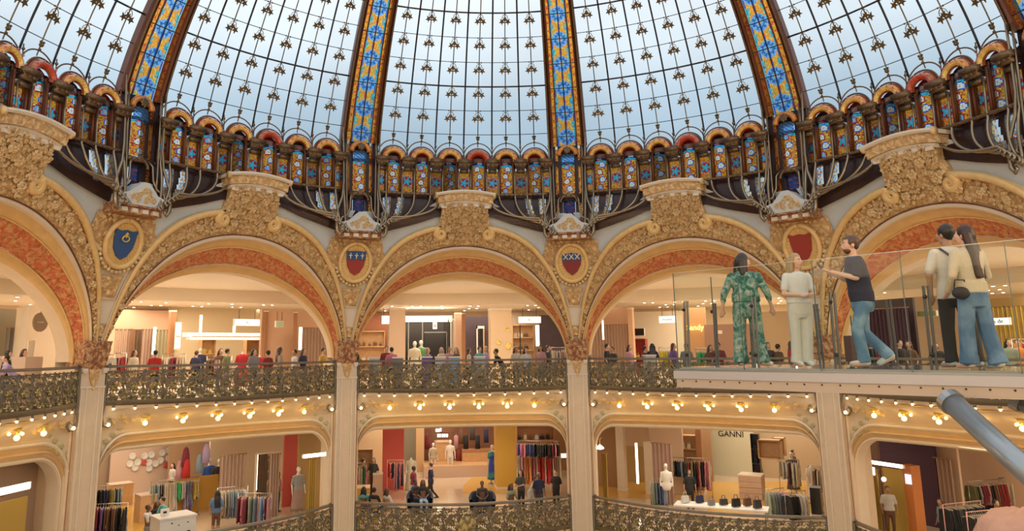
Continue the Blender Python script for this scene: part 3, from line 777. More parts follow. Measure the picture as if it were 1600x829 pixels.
for p in (-72, -36, 0, 36, 72):
    for i, q in enumerate((-11.6, -7.1, -2.4, 2.3, 6.9, 11.2)):
        n = 1 if i in (0, 5) else 4
        if p == -72 and q < 0: continue
        o = (cl4 if n == 4 else cl1)
        if used[n]: o = copy_tree(o)
        used[n] = True
        r = rail_r(q)+.34*(15.08-rail_r(q)); loc = pol(p+q, r, F3-.52); o.location = loc; o.rotation_euler = (0, 0, R_(-p-q))
        ordn = ('first', 'second', 'third', 'fourth', 'fifth', 'last')[i]
        o['label'] = ('gilt lamp of four glowing globes, ' if n == 4 else 'single glowing globe lamp, ')+f'{ordn} from the left, {BAYN[p]} bay soffit'
        o['group'] = f'globe lamps under the upper balcony, {BAYN[p]} bay'
        l = bpy.data.lights.new('globe_light', 'POINT'); l.energy = 5 if n == 4 else 2.5; l.color = (1, .66, .24); l.shadow_soft_size = .1
        lo = bpy.data.objects.new('globe_light', l); COL.objects.link(lo); lo.parent = o; lo.location = (0, 0, -.36)

# ================================================================== DOME
DB = 8.1
def Rd(z): return 13.7-.30*(z-DB)-.05*(z-DB)**2 if z > DB else 13.7-.0*(DB-z)
def arclen_z(ztop=19):
    zs = np.linspace(DB, ztop, 600); s = [0]
    for i in range(1, 600): s.append(s[-1]+math.hypot(zs[i]-zs[i-1], Rd(zs[i])-Rd(zs[i-1])))
    return zs, s
_zs, _ss = arclen_z()
def zs_(s): return float(np.interp(s, _ss, _zs))
RW = 3.2    # half width of a rib in degrees
C_amb = (.95, .42, .05); C_org = (.85, .20, .03); C_red = (.50, .03, .015); C_blue = (.03, .16, .60); C_lblue = (.22, .50, .88); C_cyan = (.06, .52, .62); C_wh = (.95, .95, .88); C_yel = (1.0, .70, .16); C_grn = (.10, .36, .22)
def jit(c, k, rnd): f = 1+k*(rnd.random()*2-1); return tuple(min(1, x*f) for x in c)
_rn = random.Random(11)
def rib_col(u, v, L):      # u -1..1 inside central panel, v metres along
    m_ = (v % .98)/.98-.5; x = u*.36; y = m_*.98; d = math.hypot(x, y); 
    lead = abs(u) < .045
    if lead: return jit((.02, .10, .35), .2, _rn)
    if d < .07: return C_yel
    if d < .15: return jit(C_lblue, .2, _rn)
    if d < .20: return jit((.04, .2, .5), .3, _rn)
    if d < .27: return jit(C_blue if int((math.atan2(y, x)+4)*3) % 2 else C_lblue, .3, _rn)
    if d < .32: return jit(C_lblue, .2, _rn)
    if abs(u) > .55 and abs(y) > .36 and _rn.random() < .7: return jit(C_cyan, .3, _rn)
    if abs(u) > .82: return jit(C_cyan if math.sin(y*9) > 0 else C_blue, .3, _rn)
    if abs(u) < .2 and abs(y) > .38: return jit(C_org, .3, _rn)
    return jit(C_amb if _rn.random() < .8 else C_yel, .25, _rn)
def win_col(u, v, w, h, k):
    x = (u-.5)*w; y = v*h
    for i, cy in enumerate(np.arange(.17, h, .30)):
        cx = (.05 if (i+k) % 2 else -.05); d = math.hypot(x-cx, y-cy)
        if d < .035: return (.9, .6, .3)
        if d < .095: return jit(C_wh if (i+k) % 4 else C_lblue, .1, _rn)
        if d < .125: return jit(C_blue if (i+k) % 2 else C_red, .3, _rn)
    if y > h-.20: return jit((.03, .03, .05) if y > h-.12 else C_cyan, .3, _rn)
    r = _rn.random(); return jit(C_amb if r < .45 else C_org if r < .8 else C_red if r < .92 else C_yel, .3, _rn)
def star_col(u, v, w, h):
    x = (u-.5)*w; y = v*h-h*.5; d = math.hypot(x, y); a = math.atan2(y, x); st = .13*(1+.35*math.cos(a*5))
    if d < .05: return C_lblue
    if d < st: return jit(C_cyan, .15, _rn)
    if d < .19: return jit(C_red, .3, _rn)
    if d < .25: return jit(C_lblue if int((a+3.2)*4) % 2 else C_org, .2, _rn)
    return jit(C_amb if _rn.random() < .6 else C_org, .3, _rn)
def make_rib():
    B = Vector((0, 13.7, 4.6)); root = thing('dome_rib', 'x', 'dome rib', B); o = B
    zT = 16.5; S0 = 0; S1 = float(np.interp(zT, _zs, _ss))
    def D(u, s, d): z = zs_(s); r = Rd(z); return pol(u*RW, r-d, z)
    # mahogany side mouldings (both)
    for sg in (-1, 1):
        b = MB(); pr = [(1.03, -.15), (1.05, .16), (.97, .30), (.90, .22), (.84, .34), (.78, .28), (.74, .20), (.74, -.1)]
        b.grid(lambda u, v: D(sg*pr[round(v*7)][0], S0-0+(S1)*u, pr[round(v*7)][1]), 44, 7); b.build('side_moulding', M_mahog, root, False, o)
        b = MB(); b.tube([D(sg*.97, S1*k/44, .33) for k in range(45)], .035, 6); b.build('gilt_edge', M_bronze, root, True, o)
        b = MB()
        def oc(u, v):
            y = u*S1; dd = abs((y % .30)-.15)
            if dd < .035 and abs(v-.5) < .3: return (.75, .08, .05)
            return jit((1.0, .45, .06) if _rn.random() < .7 else C_org, .25, _rn)
        b.grid(lambda u, v: D(sg*(.56+.18*v), S1*u, .20), 170, 4, oc); b.build('amber_strip', M_stain, root, False, o)
        b = MB(); b.tube([D(sg*.53, S1*k/44, .22) for k in range(45)], .03, 5); b.build('divider_bar', M_mahog, root, True, o)
    b = MB(); b.grid(lambda u, v: D((v*2-1)*.5, S1*u, .18), 250, 24, lambda u, v: rib_col(v*2-1, u*S1+.1, S1)); b.build('blue_medallion_panel', M_stain, root, False, o)
    b = MB()
    for k in range(0, 11): b.tube([D(x, k*.98-.10+.49, .23) for x in (-.78, 0, .78)], .018, 4)
    b.tube([D(0, S1*k/44, .23) for k in range(45)], .016, 4); b.build('glazing_bars', M_iron, root, False, o)
    # foot below the dome ring
    def Fp(x, z, d=0.): return pol(x/.24, 13.7-d, z)
    b = MB()
    for x0, x1, z0, z1 in ((-.76, -.51, 4.5, 8.15), (.51, .76, 4.5, 8.15), (-.41, -.26, 4.5, 8.15), (.26, .41, 4.5, 8.15), (-.3, .3, 4.4, 4.92), (-.3, .3, 5.83, 6.16), (-.3, .3, 7.7, 8.15), (-.55, -.38, 4.4, 5.02), (.38, .55, 4.4, 5.02), (-.55, -.38, 5.73, 6.12), (.38, .55, 5.73, 6.12), (-.55, -.38, 7.28, 7.52), (.38, .55, 7.28, 7.52)):
        b.prism([(x0, z0), (x1, z0), (x1, z1), (x0, z1)], lambda a, c, d: Fp(a, c, d), -.15, .10)
    b.build('foot_back', M_darkwin, root, False, o)
    def mosaic(x0, x1, z0, z1, nx, nz, cf, nm, d=.12):
        b = MB(); b.grid(lambda u, v: Fp(x0+(x1-x0)*u, z0+(z1-z0)*v, d+.10*math.sin(math.pi*u)*(1 if abs(x1-x0) > .3 else 0)), nx, nz, cf); return b.build(nm, M_stain, root, False, o)
    for sg in (-1, 1):
        for z0, z1 in ((5.0, 5.75), (6.1, 7.3), (7.5, 8.0)):
            mosaic(sg*.40, sg*.52, z0, z1, 3, 14, lambda u, v: jit((1.0, .36, .05) if _rn.random() < .8 else C_red, .3, _rn), 'amber_slit')
    # open pane regions: cut the back sheet by placing panes on a real opening is not needed; panes carry their own backing gap
    mosaic(-.27, .27, 6.15, 7.45, 14, 34, lambda u, v: win_col(u, v, .54, 1.3, 1), 'foot_window')
    mosaic(-.28, .28, 7.32, 7.74, 10, 10, lambda u, v: jit(C_lblue if (int(u*10)+int(v*10)) % 3 else C_blue, .2, _rn), 'blue_head_pane', .2)
    mosaic(-.24, .24, 4.9, 5.85, 8, 14, lambda u, v: jit((.03, .05, .16) if _rn.random() < .8 else (.25, .05, .04), .3, _rn), 'lower_pane')
    b = MB(); b.tube([Fp(.36*math.cos(a), 7.72+.34*math.sin(a), .25) for a in np.linspace(0, math.pi, 16)], .10, 8); b.build('foot_arch', MATS.get('amber_archivolt') or mat('amber_archivolt', (.70, .26, .05), .3, .2, var=.4, vscale=9, coat=.5), root, True, o)
    b = MB(); b.tube([Fp(.34*math.cos(a), 5.80+.26*math.sin(a), .28) for a in np.linspace(-.2, math.pi+.2, 16)], .06, 8); b.box(Fp(0, 6.02, .2), (1.0, .25, .14)); b.build('lower_arch', M_bronze, root, True, o)
    b = MB(); rosette(b, lambda x, y, d: Fp(x, 7.9+y, .36+d), .17, 8); b.build('bronze_rosette', M_bronze, root, True, o); b = MB(); rosette(b, lambda x, y, d: Fp(x, 6.05+y, .36+d), .12, 6); b.build('bronze_rosette', M_bronze, root, True, o)
    for sg in (-1, 1):   # long bronze pipes sweeping to the foot
        b = MB(); b.tube([Fp(sg*.76, 8.6, .40), Fp(sg*.74, 7.4, .42), Fp(sg*.72, 6.4, .45), Fp(sg*.78, 5.8, .5), Fp(sg*.98, 5.25, .55), Fp(sg*1.02, 4.75, .6), Fp(sg*1.0, 4.45, .62), Fp(sg*.90, 4.30, .62), Fp(sg*.82, 4.40, .62), Fp(sg*.88, 4.48, .62)], [.035, .035, .04, .045, .055, .07, .07, .06, .045, .03], 7); b.build('outer_pipe', M_pipe, root, True, o)
        b = MB(); b.tube([Fp(sg*.62, 8.3, .36), Fp(sg*.60, 6.8, .40), Fp(sg*.58, 5.6, .46), Fp(sg*.56, 4.8, .5)], .032, 6); b.build('straight_pipe', M_pipe, root, True, o)
        b = MB(); b.tube([Fp(sg*.30, 6.02, .34), Fp(sg*.42, 5.85, .42), Fp(sg*.44, 5.4, .46), Fp(sg*.56, 5.1, .52), Fp(sg*.80, 4.98, .56), Fp(sg*.84, 4.84, .56), Fp(sg*.76, 4.80, .56)], [.03, .035, .035, .04, .045, .04, .03], 6); b.build('curled_pipe', M_pipe, root, True, o)
    return root, B
rib0, BR0 = make_rib()
RIBD = {-54: 'second from the left, above the blue shield', -18: 'left of the centre window', 18: 'right of the centre window', 54: 'above the woman in white', 90: 'cut off at the right edge'}
ring_copies(rib0, BR0, 'dome rib', {p: 'dome rib of blue and amber stained glass, ' + RIBD[p] for p in (-54, -18, 18, 54, 90)}, 'stained glass dome ribs')

# dome windows
def leaf_shape(b, fn, x, y, r, rot):
    pts = []
    for k in range(10):
        a = rot+2*math.pi*k/10; q = r if k % 2 == 0 else r*.42; pts.append((x+math.sin(a)*q, y+math.cos(a)*q))
    b.prism(pts, fn, 0, .02)
M_vine = mat('gilt_bronze_vine', (.16, .105, .04), .4, .5, var=.3)
def make_window():
    B = Vector((0, 13.7, DB)); root = thing('window_1', 'x', 'window', B); structure(root); o = B
    H = 18-RW-.05; zT = 17.0; S1 = float(np.interp(zT, _zs, _ss))
    D = lambda ph, s, d=0.: pol(ph, Rd(zs_(s))-d, zs_(s))
    b = MB(); b.grid(lambda u, v: D((u*2-1)*H, -.0+S1*v), 18, 30); b.grid(lambda u, v: pol((u*2-1)*H, 13.72, 7.7+.4*v), 18, 1); b.build('glass', M_pane, root, True, o)
    b = MB(); st = 2*H/6
    for k in range(1, 6): b.tube([D(-H+st*k, S1*i/30, .05) for i in range(31)], .034, 5)
    b.build('mullions', M_iron, root, True, o)
    # horizontal bars; every third is heavier
    b = MB(); pitch = .98; s = .62; i = 0
    bars = []
    while s < S1:
        bars.append(s); heavy = (i % 3 == 2); b.tube([D((u*2-1)*H, s, .03) for u in np.linspace(0, 1, 13)], .034 if heavy else .014, 5); s += pitch; i += 1
    b.build('ring_bars', M_iron, root, True, o)
    for k in range(6):
        ph = -H+st*(k+.5); b = MB(); b.tube([D(ph, .1+S1*i/30*.99, .05) for i in range(31)], .020, 5)
        rr = .236
        for s in bars[:-1]:
            fn = lambda x, y, d: D(ph+x/rr, s+y, .07+d)
            c = .86
            for sg, q, x in ((-1, .13, -.14), (1, .13, .14), (0, .115, 0)):
                leaf_shape(b, fn, x, c-.18-(0.06 if sg else -.02), q*1.15, R_(180))
                b.tube([fn(0, c+.08, 0), fn(x*.8, c-.02, 0), fn(x, c-.14, 0)], .012, 4)
            for sg in (-1, 1): b.sphere(fn(sg*.09, c+.10, 0), .032, 6, 4)
        fn = lambda x, y, d: D(ph+x/rr, y, .08+d)
        b.sphere(fn(0, .42, 0), .07, 8, 6); b.sphere(fn(0, .28, 0), .045, 8, 6); b.sphere(fn(-.05, .50, 0), .04, 6, 5); b.sphere(fn(.05, .50, 0), .04, 6, 5)
        b.build('vine_ornament', M_vine, root, False, o)
    # iron arcs over each little arch
    b = MB()
    for k in range(6):
        ph = -H+st*(k+.5); b.tube([pol(ph+.60/rr*math.cos(a), 13.55, 7.72+.62*math.sin(a)) for a in np.linspace(0.1, math.pi-.1, 16)], .024, 5)
    for k in range(7): 
        b.sphere(pol(-H+st*k, 13.5, 8.16), .05, 6, 5); b.tube([pol(-H+st*k, 13.5, 7.7), pol(-H+st*k, 13.5, 8.3)], .02, 5)
    b.build('iron_arcs', M_bronze, root, True, o)
    return root, B
win0, BW0 = make_window()
WN = ['window_1']; 
first = True
for i, p in enumerate((0, -36, 36, -72, 72)):
    o = win0 if i == 0 else copy_tree(win0); place_ring(o, BW0, p); o.name = f'window_{i+1}'; structure(o); o['label'] = f'pale dome window with vine ironwork, {BAYN[p]} bay'

# ------------------------------------------------------------------ arcade of little arches under the dome windows
M_arch = MATS['amber_archivolt']
M_archr = mat('ruby_archivolt', (.42, .07, .03), .3, .2, var=.4, vscale=9, coat=.5)
def foot_path(ph0, sg, s, fan):   # a line that runs down the bowl from (ph0) to the rib foot
    z0, z1 = 6.2, 4.62+.10*fan
    ph1 = sg*(15.4-.55*fan)
    k = s; ph = ph0+(ph1-ph0)*(k**2.2); z = z0+(z1-z0)*(1-(1-k)**1.65)
    return ph, z
def bowl_r(z): return 13.46-.14*math.sin(max(0, min(1, (6.3-z)/1.8))*math.pi)
HRED = (3,)
M_hood = mat('amber_enamel', (.8, .4, .1), .25, .1, attr=True, coat=.6, bump=.2, bscale=20)
def make_arcade():
    B = Vector((0, 13.5, 4.6)); root = thing('stained_glass_arcade', 'x', 'arcade', B); o = B
    H = 18-RW-.05; st = 2*H/6; rr = .235
    # back sheets (dark bronze) above / below the panes, open where the panes are
    b = MB()
    for z0, z1 in ((7.62, 7.72), (6.0, 6.25)): b.grid(lambda u, v: pol((u*2-1)*H, 13.62, z0+(z1-z0)*v), 24, 1)
    holes = [(-H+st*(k+.5)-.245/rr, -H+st*(k+.5)+.245/rr) for k in range(6)]
    for k in range(7): 
        w = .44 if 0 < k < 6 else .30; c = -H+st*k+(0 if 0 < k < 6 else (.09/rr if k == 0 else -.09/rr)); holes.append((c-w/2/rr, c+w/2/rr))
    holes.sort(); e = -H-.3
    for h0, h1 in holes+[(H+.3, 0)]:
        b.prism([(e, 6.0), (h0, 6.0), (h0, 7.7), (e, 7.7)], lambda a, c, d: pol(a, 13.62-d, c), 0, .10); e = h1
    b.build('bronze_band', M_darkwin, root, False, o)
    b = MB()
    def low(u, v):
        ph = (u*2-1)*15.6; a = abs(ph); zb = interp([(0, 5.4), (5, 5.2), (8, 4.95), (11, 4.75), (15.6, 4.45)], a); z = 6.1+(zb-6.1)*v; return pol(ph, bowl_r(z)+.10, z)
    b.grid(low, 120, 36)
    cut = []
    for sg in (-1, 1):
        for i, ph in enumerate((13.4, 11.0)):
            wd = (.30, .26, .20)[i]
            for s in np.linspace(.12, .58, 24): q = foot_path(sg*ph, sg, s, (15-ph)/2.4); cut.append((q[0], q[1], wd*.40/.235))
    def inside(f):
        c = sum((Vector(b.v[i]) for i in f), Vector())/len(f); a = math.degrees(math.atan2(c.x, c.y)); return any(abs(a-p) < w and abs(c.z-z) < .035 for p, z, w in cut)
    keep = [i for i, f in enumerate(b.f) if not inside(f)]; b.f = [b.f[i] for i in keep]; b.c = [b.c[i] for i in keep]; b.fm = [b.fm[i] for i in keep]
    b.build('bronze_bowl', M_darkwin, root, True, o)
    b = MB(); b.tube([pol(ph, 13.30, 6.12) for ph in np.linspace(-H, H, 30)], .06, 6)
    for k in range(36): b.sphere(pol(-H+2*H*(k+.5)/36, 13.24, 6.12), .028, 6, 4)
    b.build('studded_sill', M_bronze, root, True, o)
    for k in range(6):
        ph = -H+st*(k+.5)
        # bow window
        b = MB(); w = .50
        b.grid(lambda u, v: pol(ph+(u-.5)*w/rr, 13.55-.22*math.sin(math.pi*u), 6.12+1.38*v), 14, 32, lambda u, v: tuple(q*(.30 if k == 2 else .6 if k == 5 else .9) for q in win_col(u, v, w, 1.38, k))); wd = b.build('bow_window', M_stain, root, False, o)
        b = MB()
        for sg in (-1, 1): b.tube([pol(ph+sg*.27/rr, 13.40, 6.15), pol(ph+sg*.27/rr, 13.40, 7.45)], .045, 6)
        b.grid(lambda u, v: pol(ph+(u-.5)*.56/rr, 13.55-(.24*math.sin(math.pi*u))*(1-v*.9), 7.46+.22*v*1.0), 10, 3)
        for sg in (-1, 1): b.box(pol(ph+sg*.295/rr, 13.52, 6.85), (.10, .14, 1.5), -R_(ph))
        b.build('window_frame', M_mahog, root, True, o)
        # tympanum glass and hood
        b = MB(); K = 12
        b.prism([(.36*math.cos(a), .36*math.sin(a)) for a in np.linspace(0, math.pi, K)], lambda a, c, d: pol(ph+a/rr, 13.60-d, 7.50+c), 0, .03, (.30, .02, .015) if k % 2 else (.05, .03, .06)); b.build('tympanum', M_stain, root, False, o)
        b = MB()
        def hood(u, v):
            a = -.12+(math.pi+.24)*u; q = .25+.30*v; dd = .24*math.sin(min(1, .12+v*.9)*math.pi)+.06; return pol(ph+q/rr*math.cos(a), 13.52-dd, 7.52+q*math.sin(a))
        red = k in HRED
        b.grid(hood, 34, 8, lambda u, v: jit(((.95, .60, .14) if .12 < v < .4 else (.80, .34, .06)) if not red else ((.62, .07, .03) if v < .5 else (.5, .16, .05)), .25, _rn) if 0.1 < v < .80 else (.36, .07, .02))
        h = b.build('arch_hood', M_hood, root, True, o)
        b = MB()
        for a in np.linspace(.25, math.pi-.25, 6): b.sphere(pol(ph+.44/rr*math.cos(a), 13.21, 7.52+.44*math.sin(a)), .028, 6, 5)
        b.build('ruby_studs', mat('ruby_stud', (.8, .15, .2), .15, .0, coat=1), h, True, o)
        b = MB(); b.tube([pol(ph+.565/rr*math.cos(a), 13.40, 7.52+.56*math.sin(a)) for a in np.linspace(-.1, math.pi+.1, 18)], .028, 6); b.build('hood_edge', M_bronze, root, True, o)
    for k in range(7):
        ph = -H+st*k; w = .50 if 0 < k < 6 else .34; ph += 0 if 0 < k < 6 else (.09/rr if k == 0 else -.09/rr)
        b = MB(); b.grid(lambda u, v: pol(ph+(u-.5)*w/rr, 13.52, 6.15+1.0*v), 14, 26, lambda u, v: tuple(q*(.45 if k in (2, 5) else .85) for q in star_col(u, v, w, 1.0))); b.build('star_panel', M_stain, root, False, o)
        b = MB()
        for i, z in enumerate((7.12, 7.30, 7.46)):
            b.box(pol(ph, 13.40-.07*i, z), (.34+.10*i, .22+.1*i, .15), -R_(ph))
        for sx in (-.16, 0, .16):
            rosette(b, lambda x, y, d: pol(ph+(sx+x)/rr, 13.16-d, 7.38+y-.03*abs(sx)), .12, 6)
        b.build('bronze_capital', M_bronze, root, True, o)
        b = MB()
        for sg in (-1, 1):
            x = sg*w*.5/rr; pts = [pol(ph+x, 13.32, 7.15), pol(ph+x, 13.30, 6.6), pol(ph+x, 13.28, 6.2)]
            side = -1 if ph+x < 0 else 1; fan = (15-abs(ph+x))/2.4
            if abs(ph+x) > 3.2:
                for s in np.linspace(.08, 1, 12): q = foot_path(ph+x, side, s, fan); pts.append(pol(q[0], bowl_r(q[1])-.08-.28*s, q[1]))
                q = foot_path(ph+x, side, 1, fan)
                pts += [pol(q[0]+side*.35, 13.0, q[1]-.10), pol(q[0]+side*.15, 12.98, q[1]-.2), pol(q[0]-side*.1, 13.0, q[1]-.12)]
            b.tube(pts, [.034]*3+[.046]*(len(pts)-3), 6)
        b.build('bronze_stems', M_pipe, root, True, o)
    # curving panes low on the bowl
    for sg in (-1, 1):
        for i, ph in enumerate((13.4, 11.0)):
            b = MB(); wd = (.30, .26, .20)[i]
            def g(u, v):
                q = foot_path(sg*ph, sg, .10+.50*v, (15-ph)/2.4); return pol(q[0]+(u-.5)*wd/rr, bowl_r(q[1])-.02, q[1])
            b.grid(g, 6, 16, lambda u, v: jit(C_wh if _rn.random() < .4 else C_lblue if _rn.random() < .4 else C_yel if _rn.random() < .5 else C_org, .2, _rn))
            b.build('curved_pane', M_stain, root, False, o)
    return root, B
ar0, BA0 = make_arcade()
ring_copies(ar0, BA0, 'arcade', {p: f'row of six amber arches over stained glass windows at dome base, {q} bay' for p, q in BAYN.items()}, 'stained glass arcades')
# ================================================================== GLASS WALKWAY
def CW(X, D, z): return Vector((CX+D*math.sin(_y)+X*math.cos(_y), CY+D*math.cos(_y)-X*math.sin(_y), z))
E1 = (.647, -.763); E2 = (.763, .647); K0 = (3.2, 12.46)
def W(s, t, z): return CW(K0[0]+s*E1[0]+t*E2[0], K0[1]+s*E1[1]+t*E2[1], z)
WZ = -.31; WR = math.atan2((W(1, 0, 0)-W(0, 0, 0)).y, (W(1, 0, 0)-W(0, 0, 0)).x)
WL = 9.0; WW = 2.3
M_steelw = mat('white_enamelled_steel', (.50, .50, .53), .35, .2); M_beige = mat('beige_fascia', (.52, .43, .35), .4, .1); M_steel = mat('brushed_steel', (.36, .38, .40), .3, .8)
M_deck = mat('grey_glass_deck', (.34, .38, .37), .12, .1, coat=.6); M_tube = mat('blue_grey_steel_tube', (.30, .36, .42), .28, .5)
wk = thing('glass_walkway', 'glass-sided walkway jutting over the atrium with white steel edge', 'walkway', W(0, 0, WZ))
wo = W(0, 0, WZ)
def wbox(b, s0, s1, t0, t1, z0, z1):
    c = (W((s0+s1)/2, (t0+t1)/2, (z0+z1)/2)); b.box(c, (abs(s1-s0), abs(t1-t0), abs(z1-z0)), WR); return b
wbox(MB(), .03, WL, .03, WW-.03, WZ-.06, WZ).build('deck', M_deck, wk, False, wo)
b = MB(); wbox(b, -.05, WL, -.05, .03, -.37, -.34); wbox(b, -.05, .03, 0, WW, -.37, -.34); b.build('glazing_channel', M_steel, wk, False, wo)
b = MB(); wbox(b, -.06, WL, -.07, WW+.07, -.49, -.37); b.build('upper_fascia', M_steelw, wk, False, wo)
b = MB(); wbox(b, -.02, WL, -.05, WW+.05, -.615, -.49); wbox(b, .0, WL, -.075, -.02, -.625, -.605); b.build('lower_fascia', M_beige, wk, False, wo)
for k in range(30):
    b = MB(); c = W(.1+k*.25, -.055, -.525); b.sphere(c, .013, 8, 6); b.build('bolt_head', M_black, wk, False, wo)
POSTS = [(.14+1.2*k, 0) for k in range(7)]+[(0, 1.05), (0, 2.2)]+[(1.17*k+.1, WW) for k in range(1, 7)]
for i, (s, t) in enumerate(POSTS):
    b = MB(); side = (t == 0); back = t == WW
    for d in (-.028, .028):
        a0 = W(s+(d if side or back else .04), t+(.06 if side else -.06 if back else d), -.36); a1 = W(s+(d if side or back else .06), t+(.10 if side else -.1 if back else d), .74 if not back else .70)
        b.tube([a0, a1], .019, 6)
    p = b.build('post', mat('dark_grey_post', (.13, .135, .14), .35, .6), wk, False, wo)
    b = MB()
    for z in (-.12, .60): c = W(s, t+(.03 if side else -.03 if back else 0), z); b.sphere(c, .030, 10, 6, None, (1, .8, 1))
    b.build('clamp', M_black, p, True, wo)
for k in range(8):
    b = MB(); wbox(b, .0+1.17*k+.008, 1.17*(k+1)-.008, -.015, .0, -.36, 1.20); b.build('glass_panel', M_rail, wk, False, wo)
    b = MB(); wbox(b, .0+1.17*k+.008, 1.17*(k+1)-.008, WW, WW+.015, -.36, 1.0); b.build('rear_glass_panel', M_rail, wk, False, wo)
for t in (0, 1.1):
    b = MB(); wbox(b, -.015, 0, t+.01, t+1.09, -.36, 1.2); b.build('end_glass_panel', M_rail, wk, False, wo)
M_edge = mat('green_glass_edge', (.10, .16, .15), .2)
for k in range(9): b = MB(); wbox(b, 1.17*k-.004, 1.17*k+.003, -.016, .001, -.36, 1.2); b.build('glass_edge', M_edge, wk, False, wo)
b = MB(); wbox(b, -.016, .0, 1.095, 1.105, -.36, 1.2); b.build('glass_edge', M_edge, wk, False, wo)
b = MB(); wbox(b, 0, WL, -.016, .001, 1.195, 1.203); b.build('glass_top_edge', mat('pale_glass_edge', (.45, .5, .48), .2), wk, False, wo)
for nm, p0, p1, r, lb in (('support_tube', CW(5.55, 9.2, -.66), CW(5.60, 7.35, -1.70), .125, 'thick blue grey steel tube slanting down under the walkway, front'), ('support_tube', CW(6.45, 9.35, -.66), CW(6.95, 8.6, -1.12), .115, 'darker steel tube under the walkway, behind the front tube')):
    b = MB(); b.tube([p0, p1], r, 20); t_ = b.build(nm, M_tube, None, True, p0, p0); tag(t_, lb, 'tube', 'walkway support tubes')
    b = MB(); d = (p1-p0).normalized(); b.tube([p0-d*.04, p0+d*.06], r*1.18, 16); b.tube([p0+d*.12+Vector((0, 0, r*.7)), p0+d*.12+Vector((0, 0, r*.7+.03))], .03, 8); b.build('end_collar', M_steel, t_, False, p0)

# ================================================================== PEOPLE
def skinmat(name, c): return mat(name, c, .5, var=.05)
M_skin = skinmat('fair_skin', (.62, .38, .27)); M_skin2 = skinmat('tan_skin', (.42, .24, .15)); M_skin3 = skinmat('brown_skin', (.16, .085, .055))
M_oc = mat('plain_cloth', (.5, .5, .5), .8, objcol=True, var=.25, vscale=9, bump=.2, bscale=30)
M_hair = mat('dark_hair', (.03, .02, .016), .45, objcol=True, var=.4, vscale=20)
M_eye = mat('eye_white', (.8, .8, .78), .3); M_iris = mat('dark_iris', (.02, .015, .01), .2); M_lip = mat('lips', (.40, .16, .13), .5)
J0 = dict(hip=(0, 0, .92), kL=(-.10, .01, .48), kR=(.10, .01, .48), aL=(-.10, -.02, .09), aR=(.10, -.02, .09), fL=0., fR=0.,
          sh=(0, 0, 1.42), eL=(-.25, -.02, 1.14), eR=(.25, -.02, 1.14), wL=(-.25, .07, .90), wR=(.25, .07, .90), lean=0., ht=0.)
def vadd(a, b, k=1.): return tuple(x+y*k for x, y in zip(a, b))
